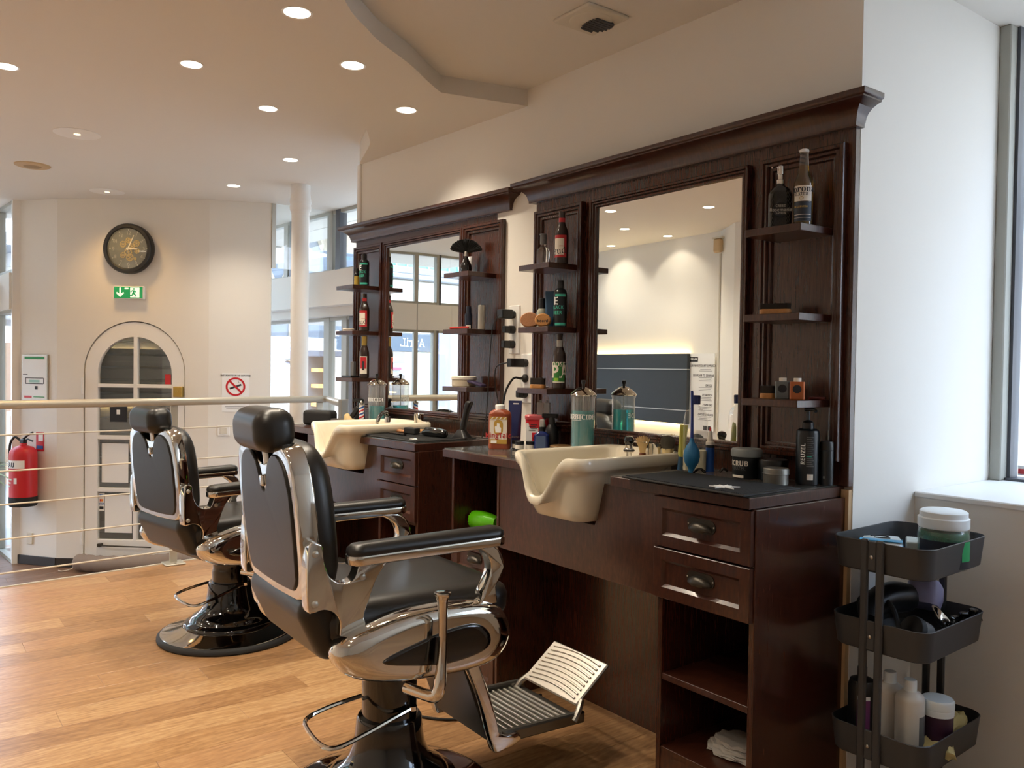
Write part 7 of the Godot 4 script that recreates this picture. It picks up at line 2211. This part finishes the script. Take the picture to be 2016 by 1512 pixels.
func back_wall_things() -> void:
	# dark boarded panel lit from behind, seen in the front mirror
	var turn := PI - 0.07
	var o := thing("back_panel", "wide charcoal wall panel of three boards lit from behind, in the front mirror", "wall panel", Vector3(-6.65, 0, 4.33), 0.07 + PI)
	mat("charcoal", col("33383c"), 0.5)
	for q in [[0.685, 0.822], [0.832, 1.25], [1.26, 1.42]]:
		var m := Mb.new()
		m.bb(-0.85, q[0], 0.0, 0.95, q[1], 0.045, 0.002)
		part(o, "board", m, mats.charcoal)
	for y in [0.827, 1.255]:
		var m := Mb.new()
		m.bb(-0.85, y - 0.005, 0.0, 0.95, y + 0.005, 0.047)
		part(o, "steel_strip", m, mats.nickel)
	for y in [1.40, 0.70]:
		var m := Mb.new()
		m.bb(-0.8, y - 0.006, -0.028, 0.9, y + 0.006, -0.008)
		part(o, "light_strip", m, mats.strip_glow)
		var l := AreaLight3D.new()
		l.name = "strip_wash"
		l.area_size = Vector2(1.7, 0.02)
		l.light_energy = 0.35
		l.light_color = Color(1.0, 0.86, 0.58)
		l.shadow_enabled = true
		l.area_range = 6.0
		add_child(l)
		l.transform = Transform3D(Basis(Vector3.UP, 0.07 + PI), Vector3(-6.65, 0, 4.33)) * Transform3D(Basis(Vector3.RIGHT, PI / 2 if y > 1.0 else -PI / 2), Vector3(0.05, y + (0.025 if y > 1.0 else -0.025), -0.03))
	var p := thing("price_poster", "tall white price list hanging beside the charcoal panel", "poster", Vector3(-5.68, 1.025, 4.275), 0.07 + PI)
	sheet(p, "sheet", 0, 0, 0.42, 0.79, 0.0, mats.paper, 0.006)
	var m2 := Mb.new()
	m2.bb(0.02, 0.31, 0.0062, 0.15, 0.36, 0.0075)
	var head := part(p, "heading_block", m2, mats.ink)
	write_on(head, "BARBER", 0.022, mats.paper, Vector3(0.085, 0.337, 0.008), Vector3.ZERO, true)
	var words := ["COUPES TRADITIONNELLES", "BARBES ET RASAGES", "SOINS", "FORFAITS", "ENFANTS", "COLORATIONS"]
	var y2 := 0.27
	for k in 6:
		write_on(p, words[k], 0.022, mats.ink, Vector3(-0.19 + 0.0065 * words[k].length() + 0.02, y2, 0.0065), Vector3.ZERO, true)
		for i in 3:
			sheet(p, "list_line", -0.09, y2 - 0.022 - 0.016 * i, 0.18 - 0.03 * (i % 2), 0.004, 0.0062, mats.grey_plastic)
			sheet(p, "price_line", 0.15, y2 - 0.022 - 0.016 * i, 0.04, 0.004, 0.0062, mats.grey_plastic)
		y2 -= 0.1
	sheet(p, "footer_block", -0.12, -0.365, 0.1, 0.045, 0.0062, mats.ink)
	o = thing("motion_sensor", "small beige motion sensor high in the corner of the back wall", "sensor", Vector3(-5.41, 2.49, 4.22), PI)
	var m := Mb.new()
	m.rbox(Vector3(0, 0, 0.02), Vector3(0.09, 0.14, 0.06), 0.02, 4)
	part(o, "housing", m, mats.beige_plastic)
	m = Mb.new()
	m.bb(-0.06, 0.07, -0.04, 0.06, 0.085, 0.05, 0.003)
	part(o, "bracket", m, mats.foam)
	m = Mb.new()
	m.tube([Vector3(-5.435, 2.42, 4.268), Vector3(-5.435, -0.12, 4.268)], 0.011, 8)
	solo("conduit_pipe", "thin cream conduit running down the corner of the back wall", "pipe", m, mats.foam)

func pointed(cx: float, half: float, spring: float, apex: float, foot: float, n := 10) -> Array:
	# outline of a pointed arch in a plane: across, up
	var out := [Vector2(cx - half, foot)]
	for k in n + 1:
		var f := float(k) / n
		out.append(Vector2(cx - half * cos(f * PI / 2) * (1.0 - 0.12 * sin(f * PI)), spring + (apex - spring) * sin(f * PI / 2) * (1.0 - 0.06 * sin(f * PI))))
	for k in range(n - 1, -1, -1):
		var f := float(k) / n
		out.append(Vector2(cx + half * cos(f * PI / 2) * (1.0 - 0.12 * sin(f * PI)), spring + (apex - spring) * sin(f * PI / 2) * (1.0 - 0.06 * sin(f * PI))))
	out.append(Vector2(cx + half, foot))
	return out

func ring_of(c: Vector2, rx: float, ry: float, ux: Vector3, o: Vector3, n := 20, tip := 0.0) -> Array:
	var out := []
	for k in n:
		var a := TAU * k / n
		var x := cos(a) * rx * (1.0 - tip * maxf(0.0, -sin(a)))
		out.append(o + ux * (c.x + x) + Vector3.UP * (c.y + sin(a) * ry))
	return out

func gothic_window(parent: Node3D, o: Vector3, ux: Vector3, cx: float, half: float, spring: float, apex: float, foot: float) -> void:
	# leaded glass set back, stone tracery before it
	var w := ux.cross(Vector3.UP)
	var m := Mb.new()
	m.prism(pointed(cx, half, spring, apex, foot), o, ux, Vector3.UP, 0.02, 0.05)
	var g := part(parent, "window", m, mat("leaded_glass", col("5a636e"), 0.25))
	m = Mb.new()
	var out := []
	for p in pointed(cx, half, spring, apex, foot):
		out.append(o + ux * p.x + Vector3.UP * p.y + w * 0.1)
	m.tube(out, half * 0.09, 6)
	part(g, "arch_moulding", m, mats.stone)
	m = Mb.new()
	var h := apex - spring
	m.tube(ring_of(Vector2(cx, spring + h * 0.62), half * 0.2, h * 0.2, ux, o + w * 0.1), half * 0.05, 6, true)
	m.tube(ring_of(Vector2(cx - half * 0.3, spring + h * 0.22), half * 0.25, h * 0.26, ux, o + w * 0.1, 20, 0.7), half * 0.05, 6, true)
	m.tube(ring_of(Vector2(cx + half * 0.3, spring + h * 0.22), half * 0.25, h * 0.26, ux, o + w * 0.1, 20, 0.7), half * 0.05, 6, true)
	part(g, "tracery", m, mats.stone)
	for f in [-0.5, 0.0, 0.5]:
		m = Mb.new()
		m.tube([o + ux * (cx + f * half) + Vector3.UP * foot + w * 0.1, o + ux * (cx + f * half) + Vector3.UP * (spring + h * 0.05) + w * 0.1], half * 0.05, 6)
		part(g, "mullion", m, mats.stone)
	m = Mb.new()
	for q in [[-0.75, 0.0], [-0.25, 0.0], [0.25, 0.0], [0.75, 0.0]]:
		var pts := []
		for k in 9:
			var a := PI * k / 8
			pts.append(o + ux * (cx + (q[0] - cos(a) * 0.25) * half) + Vector3.UP * (spring - h * 0.25 + sin(a) * h * 0.26) + w * 0.1)
		m.tube(pts, half * 0.045, 6)
	part(g, "arcade", m, mats.stone)

func street() -> void:
	mat("asphalt", col("85827e"), 0.9)
	mat("render_white", col("c9c4ba"), 0.85)
	mat("slate_roof", col("8a8f96"), 0.7)
	var m := Mb.new()
	m.bb(-60, -0.9, -40, 40, -0.64, 40)
	struct("ground", m, mats.asphalt, "grey street paving outside")
	# church across the street, seen through the windows
	var o := thing("church", "pale stone gothic church with traceried windows across the street", "church", Vector3.ZERO)
	m = Mb.new()
	m.prism([Vector2(3.2, -0.64), Vector2(12.0, -0.64), Vector2(12.0, 11.0), Vector2(9.6, 14.0), Vector2(5.0, 9.0), Vector2(3.2, 7.0)], Vector3(-24.2, 0, 0), Vector3.FORWARD, Vector3.UP, -0.5, 0.0)
	part(o, "gable_wall", m, mats.stone)
	gothic_window(o, Vector3(-24.05, 0, 0), Vector3.FORWARD, 7.25, 1.35, 3.6, 6.1, 0.9)
	for z in [-5.2, -9.2]:
		m = Mb.new()
		m.bb(-24.3, -0.64, z - 0.3, -23.5, 4.6, z + 0.3, 0.03)
		m.lathe([Vector2(0, 4.6), Vector2(0.42, 4.6), Vector2(0.42, 4.75), Vector2(0.3, 4.8), Vector2(0.26, 5.4), Vector2(0.34, 5.45), Vector2(0.05, 7.2), Vector2(0.12, 7.3), Vector2(0, 7.45)], 8, Vector3(-23.9, 0, z))
		part(o, "buttress", m, mats.stone)
	# long side of the church opposite the recess window
	m = Mb.new()
	m.bb(-14, -0.64, -10.0, 9, 2.21, -9.0)
	part(o, "aisle_wall", m, mats.render_white)
	for q in [[2.21, 2.35, 0.10], [2.35, 2.55, 0.2], [2.55, 2.79, 0.32], [3.5, 3.69, 0.2]]:
		m = Mb.new()
		m.bb(-14, q[0], -10.0, 9, q[1], -9.0 + q[2], 0.02)
		part(o, "string_course", m, mats.stone)
	var quat := Mb.new()
	for s in [-1, 1]:
		quat.tube(ring_of(Vector2(s * 0.17, 0.17), 0.16, 0.16, Vector3.RIGHT, Vector3.ZERO, 16), 0.035, 6, true)
		quat.tube(ring_of(Vector2(s * 0.17, -0.17), 0.16, 0.16, Vector3.RIGHT, Vector3.ZERO, 16), 0.035, 6, true)
	var qm := quat.mesh()
	for k in 12:
		var b := part(o, "balustrade_tracery", qm, mats.stone)
		b.position = Vector3(-8.6 + k * 0.72, 3.145, -8.95)
	m = Mb.new()
	m.bb(-14, 2.79, -9.6, 9, 3.5, -9.3)
	part(o, "parapet_back", m, mats.slate_roof)
	for k in 5:
		m = Mb.new()
		m.t = Transform3D(Basis(Vector3.RIGHT, 0.55), Vector3(-2.5, 3.74 + k * 0.17, -9.35 - k * 0.26))
		m.bb(-11.5, -0.02, -0.17, 11.5, 0.02, 0.17)
		part(o, "roof_course", m, mats.render_white)
	m = Mb.new()
	m.bb(-14, 3.4, -13.0, 9, 12.0, -10.7)
	part(o, "nave_wall", m, mats.stone)
	for k in 4:
		gothic_window(o, Vector3(0, 0, -10.68), Vector3.RIGHT, -10.2 + k * 2.55, 0.62, 4.9, 5.9, 4.55)
	# delivery van
	o = thing("delivery_van", "white delivery van with a blue roof sign parked outside the entrance", "van", Vector3(-16, -0.64, -4.35), 0.0)
	m = Mb.new()
	m.prism([Vector2(-2.4, 0.3), Vector2(2.4, 0.3), Vector2(2.4, 1.85), Vector2(2.2, 1.95), Vector2(-0.6, 1.95), Vector2(-1.3, 1.85), Vector2(-1.7, 1.25), Vector2(-2.35, 1.05)], Vector3.ZERO, Vector3.LEFT, Vector3.UP, -0.95, 0.95, 0.04)
	mat("van_white", col("f0f0ee"), 0.3)
	part(o, "body", m, mats.van_white)
	m = Mb.new()
	m.bb(-0.75, 1.98, -0.85, 0.2, 2.25, 0.85, 0.03)
	m.bb(0.2, 1.98, -0.4, 1.4, 2.16, 0.85, 0.03)
	part(o, "roof_sign", m, mat("sky_sign", col("7fa4d6"), 0.4))
	m = Mb.new()
	m.bb(1.35, 1.26, -0.8, 1.62, 1.8, 0.8, 0.02)
	part(o, "windscreen", m, mats.frame_dark)
	m = Mb.new()
	m.bb(2.3, 0.55, -0.94, 2.42, 0.68, 0.94, 0.02)
	m.bb(-2.0, 0.55, 0.94, 2.0, 0.68, 0.965, 0.01)
	part(o, "red_stripe", m, mats.red)
	for q in [[-1.5, 0.9], [1.5, 0.9], [-1.5, -0.9], [1.5, -0.9]]:
		m = Mb.new()
		m.t = Transform3D(Basis(Vector3.RIGHT, PI / 2), Vector3(q[0], 0.33, q[1]))
		m.lathe([Vector2(0, -0.1), Vector2(0.3, -0.1), Vector2(0.33, -0.06), Vector2(0.33, 0.06), Vector2(0.3, 0.1), Vector2(0, 0.1)], 24)
		part(o, "wheel", m, mats.rubber)
	# dark shop front beyond the entrance
	o = thing("dark_shop", "dark fronted shop with big white letters and lit shelves outside", "shop front", Vector3(-10.6, 0, -2.2))
	mat("shop_slate", col("4c5967"), 0.5)
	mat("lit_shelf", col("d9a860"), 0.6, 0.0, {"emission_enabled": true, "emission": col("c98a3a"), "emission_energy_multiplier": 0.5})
	m = Mb.new()
	m.bb(-0.4, 1.36, -3.6, 0.0, 2.8, -0.02, 0.01)
	part(o, "fascia", m, mats.shop_slate)
	write_on(o, "re", 0.42, mats.paper, Vector3(0.006, 1.60, -0.36), Vector3(0, PI / 2, 0), true)
	m = Mb.new()
	m.bb(-0.5, -0.64, -3.6, -0.4, 1.36, -0.02)
	part(o, "back_wall", m, mats.shop_slate)
	m = Mb.new()
	m.bb(-0.12, -0.64, -3.6, -0.1, 1.36, -0.3)
	part(o, "pane", m, mats.window_glass)
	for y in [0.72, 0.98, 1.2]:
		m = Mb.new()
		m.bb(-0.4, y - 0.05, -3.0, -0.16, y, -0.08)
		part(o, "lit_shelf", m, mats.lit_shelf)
	m = Mb.new()
	m.bb(-0.2, -0.64, -0.4, 0.0, 1.36, -0.2)
	part(o, "pier", m, mats.render_white)
	m = Mb.new()
	var nt := solo("door_notice", "small white notice stuck on the entrance door glass", "notice", _card(0.1, 0.16), mats.paper, Vector3(-6.93, 1.03, -0.955), 0.08)
	nt.set_meta("group", "door notices")
	# side street: pale building with a glazed roof and a perfumery below
	o = thing("side_building", "pale building with a green glazed roof across the side street", "building", Vector3(-13, 0, 0))
	m = Mb.new()
	m.bb(-4, 1.86, 3.2, 0.0, 2.88, 12, 0.02)
	part(o, "wall", m, mats.render_white)
	m = Mb.new()
	m.bb(-4, 2.88, 3.0, 0.12, 2.98, 12, 0.02)
	m.bb(-4, 2.98, 3.0, 0.06, 3.12, 12, 0.02)
	part(o, "gutter", m, mats.slate_roof)
	mat("roof_glass", col("5fb8ab"), 0.2)
	for k in 32:
		m = Mb.new()
		m.t = Transform3D(Basis(Vector3.BACK, 0.25), Vector3(-0.1, 3.12, 3.3 + k * 0.26))
		m.bb(-0.01, 0.0, -0.118, 0.01, 1.6, 0.118)
		part(o, "roof_pane", m, mats.roof_glass)
		m = Mb.new()
		m.t = Transform3D(Basis(Vector3.BACK, 0.25), Vector3(-0.1, 3.12, 3.43 + k * 0.26))
		m.bb(-0.02, 0.0, -0.012, 0.04, 1.6, 0.012)
		part(o, "roof_bar", m, mats.frame_grey)
	m = Mb.new()
	m.bb(-4, -0.64, 7.75, 0.1, 1.86, 12)
	part(o, "ground_floor_wall", m, mats.render_white)
	m = Mb.new()
	m.bb(-4, -0.64, 7.42, 0.15, 1.9, 7.75, 0.02)
	part(o, "pillar", m, mat("lavender_stone", col("8c8ba0"), 0.7))
	m = Mb.new()
	m.bb(-0.3, -0.64, 6.95, 0.02, 1.52, 7.42)
	part(o, "tiled_pier", m, mat("pale_tile", col("cfdcd2"), 0.5))
	o = thing("perfume_shop", "perfume shop front with a slate fascia and glowing window, in the farther mirror", "shop front", Vector3(-13, 0, 0))
	m = Mb.new()
	m.bb(-0.3, 1.52, 3.2, 0.06, 1.86, 7.42, 0.01)
	part(o, "fascia", m, mats.shop_slate)
	write_on(o, "ApriL", 0.155, mats.paper, Vector3(0.066, 1.69, 6.85), Vector3(0, PI / 2, 0), false, true)
	m = Mb.new()
	m.bb(-2.0, -0.64, 3.2, -1.2, 1.52, 6.95)
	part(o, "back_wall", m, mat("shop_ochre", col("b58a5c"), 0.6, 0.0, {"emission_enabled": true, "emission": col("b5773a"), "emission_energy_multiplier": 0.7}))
	m = Mb.new()
	m.bb(0.0, -0.64, 3.2, 0.02, 1.52, 6.95)
	part(o, "pane", m, mats.window_glass)
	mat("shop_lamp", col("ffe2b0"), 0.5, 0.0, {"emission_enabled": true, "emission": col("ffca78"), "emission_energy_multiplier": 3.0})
	for q in [[6.72, 1.36, 0.05], [6.35, 1.4, 0.04], [6.6, 1.3, 0.03], [5.8, 1.36, 0.05]]:
		m = Mb.new()
		m.lathe([Vector2(0, -q[2]), Vector2(q[2] * 0.8, -q[2] * 0.6), Vector2(q[2], 0), Vector2(q[2] * 0.7, q[2] * 0.7), Vector2(0, q[2])], 14, Vector3(-0.4, q[1], q[0]))
		part(o, "pendant_lamp", m, mats.shop_lamp)
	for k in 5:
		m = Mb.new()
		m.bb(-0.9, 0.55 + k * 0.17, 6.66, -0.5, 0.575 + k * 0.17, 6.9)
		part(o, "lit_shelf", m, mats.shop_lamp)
	m = Mb.new()
	m.bb(-0.05, 1.08, 6.2, 0.0, 1.3, 6.78)
	part(o, "window_poster", m, mat("poster_grey", col("9aa1a3"), 0.6))
	m = Mb.new()
	m.bb(0.022, 1.17, 6.3, 0.03, 1.22, 6.62)
	part(o, "pink_lettering", m, mat("pink", col("d0566a"), 0.5))
	# building at the very left, behind the jamb
	o = thing("corner_building", "grey building with white window frames beyond the left windows", "building", Vector3(-18, 0, 0))
	m = Mb.new()
	m.bb(-3, -0.64, -1.6, 0.0, 2.3, 2.4)
	m.bb(-3, 3.0, -1.6, 0.0, 3.4, 2.4)
	part(o, "wall", m, mats.frame_dark)
	m = Mb.new()
	m.bb(-3, 2.3, -1.6, -0.2, 3.0, 2.4)
	part(o, "upper_wall", m, mats.render_white)
	for q in [[0.4, 0.9, 0.5, 1.9], [0.4, -0.4, 0.7, 0.3], [1.4, 0.6, 1.9, 1.8]]:
		m = Mb.new()
		m.moulding(-q[2], q[1], -q[0], q[3], 0.0, [Vector2(0, 0), Vector2(0, 0.05), Vector2(0.08, 0.05), Vector2(0.08, 0)])
		for k in m.v.size():
			m.v[k] = Vector3(m.v[k].z, m.v[k].y, -m.v[k].x)
		part(o, "window_frame", m, mats.render_white)
	# plants
	o = thing("potted_dracaena", "spiky potted plant at the left window by the extinguisher", "plant", Vector3(-8.93, -0.54, 1.83))
	m = Mb.new()
	m.lathe([Vector2(0, 0), Vector2(0.12, 0), Vector2(0.16, 0.26), Vector2(0.17, 0.28), Vector2(0.15, 0.28), Vector2(0.13, 0.24), Vector2(0, 0.24)], 24)
	part(o, "pot", m, mats.render_white)
	m = Mb.new()
	m.tube([Vector3(0, 0.2, 0), Vector3(0.02, 0.5, 0), Vector3(0, 0.78, 0.01)], 0.02, 8)
	part(o, "stem", m, mat("bark", col("6d5a43"), 0.8))
	var leaf := Mb.new()
	var lr := []
	for i in 9:
		var f := i / 8.0
		var wd := 0.013 * sin(PI * clampf(f * 0.9 + 0.08, 0, 1)) + 0.0008
		lr.append(PackedVector3Array([Vector3(-wd, 0.16 * f - 0.26 * f * f, 0.34 * f), Vector3(0, 0.16 * f - 0.26 * f * f + 0.003, 0.34 * f), Vector3(wd, 0.16 * f - 0.26 * f * f, 0.34 * f), Vector3(0, 0.16 * f - 0.26 * f * f - 0.002, 0.34 * f)]))
	leaf.loft(lr)
	var lm := leaf.mesh()
	mat("leaf_dry", col("7f8a55"), 0.6, 0.0, {"backlight_enabled": true, "backlight": col("4a5228")})
	mat("leaf_green", col("54703c"), 0.5, 0.0, {"backlight_enabled": true, "backlight": col("4a6a28")})
	for k in 34:
		var lf := part(o, "leaf", lm, mats.leaf_dry if k % 3 else mats.leaf_green)
		lf.transform = Transform3D(Basis.from_euler(Vector3(-1.1 + 1.5 * fmod(k * 0.618, 1.0), k * 2.4, 0)), Vector3(0, 0.7 + 0.1 * fmod(k * 0.37, 1.0), 0))
	o = thing("climbing_plant", "few green leaves of a climbing plant at the street window top", "plant", Vector3(-5.6, 2.0, -0.72))
	m = Mb.new()
	m.tube(smooth([Vector3(0.16, 0.66, 0.0), Vector3(0.02, 0.54, 0.02), Vector3(0.06, 0.4, 0.02), Vector3(-0.02, 0.28, 0.02), Vector3(0.08, 0.06, 0.0)], 5), 0.003, 6)
	part(o, "stem", m, mats.leaf_green)
	leaf = Mb.new()
	lr = []
	for i in 8:
		var f := i / 7.0
		var wd := 0.03 * sin(PI * pow(f, 0.7)) + 0.0005
		lr.append(PackedVector3Array([Vector3(-wd, -0.09 * f, 0.01 * f), Vector3(0, -0.09 * f, 0.01 * f + 0.004), Vector3(wd, -0.09 * f, 0.01 * f), Vector3(0, -0.09 * f, 0.01 * f - 0.001)]))
	leaf.loft(lr)
	lm = leaf.mesh()
	for q in [[0.02, 0.56], [0.07, 0.44], [-0.03, 0.33], [0.05, 0.24], [0.08, 0.12], [-0.01, 0.42]]:
		var lf := part(o, "leaf", lm, mats.leaf_green)
		lf.transform = Transform3D(Basis.from_euler(Vector3(0.2, 0.9 + q[0] * 5.0, q[0] * 4.0)), Vector3(q[0], q[1], 0.02))

func _card(w: float, h: float) -> Mb:
	var m := Mb.new()
	m.bb(-w / 2, -h / 2, 0, w / 2, h / 2, 0.003)
	return m
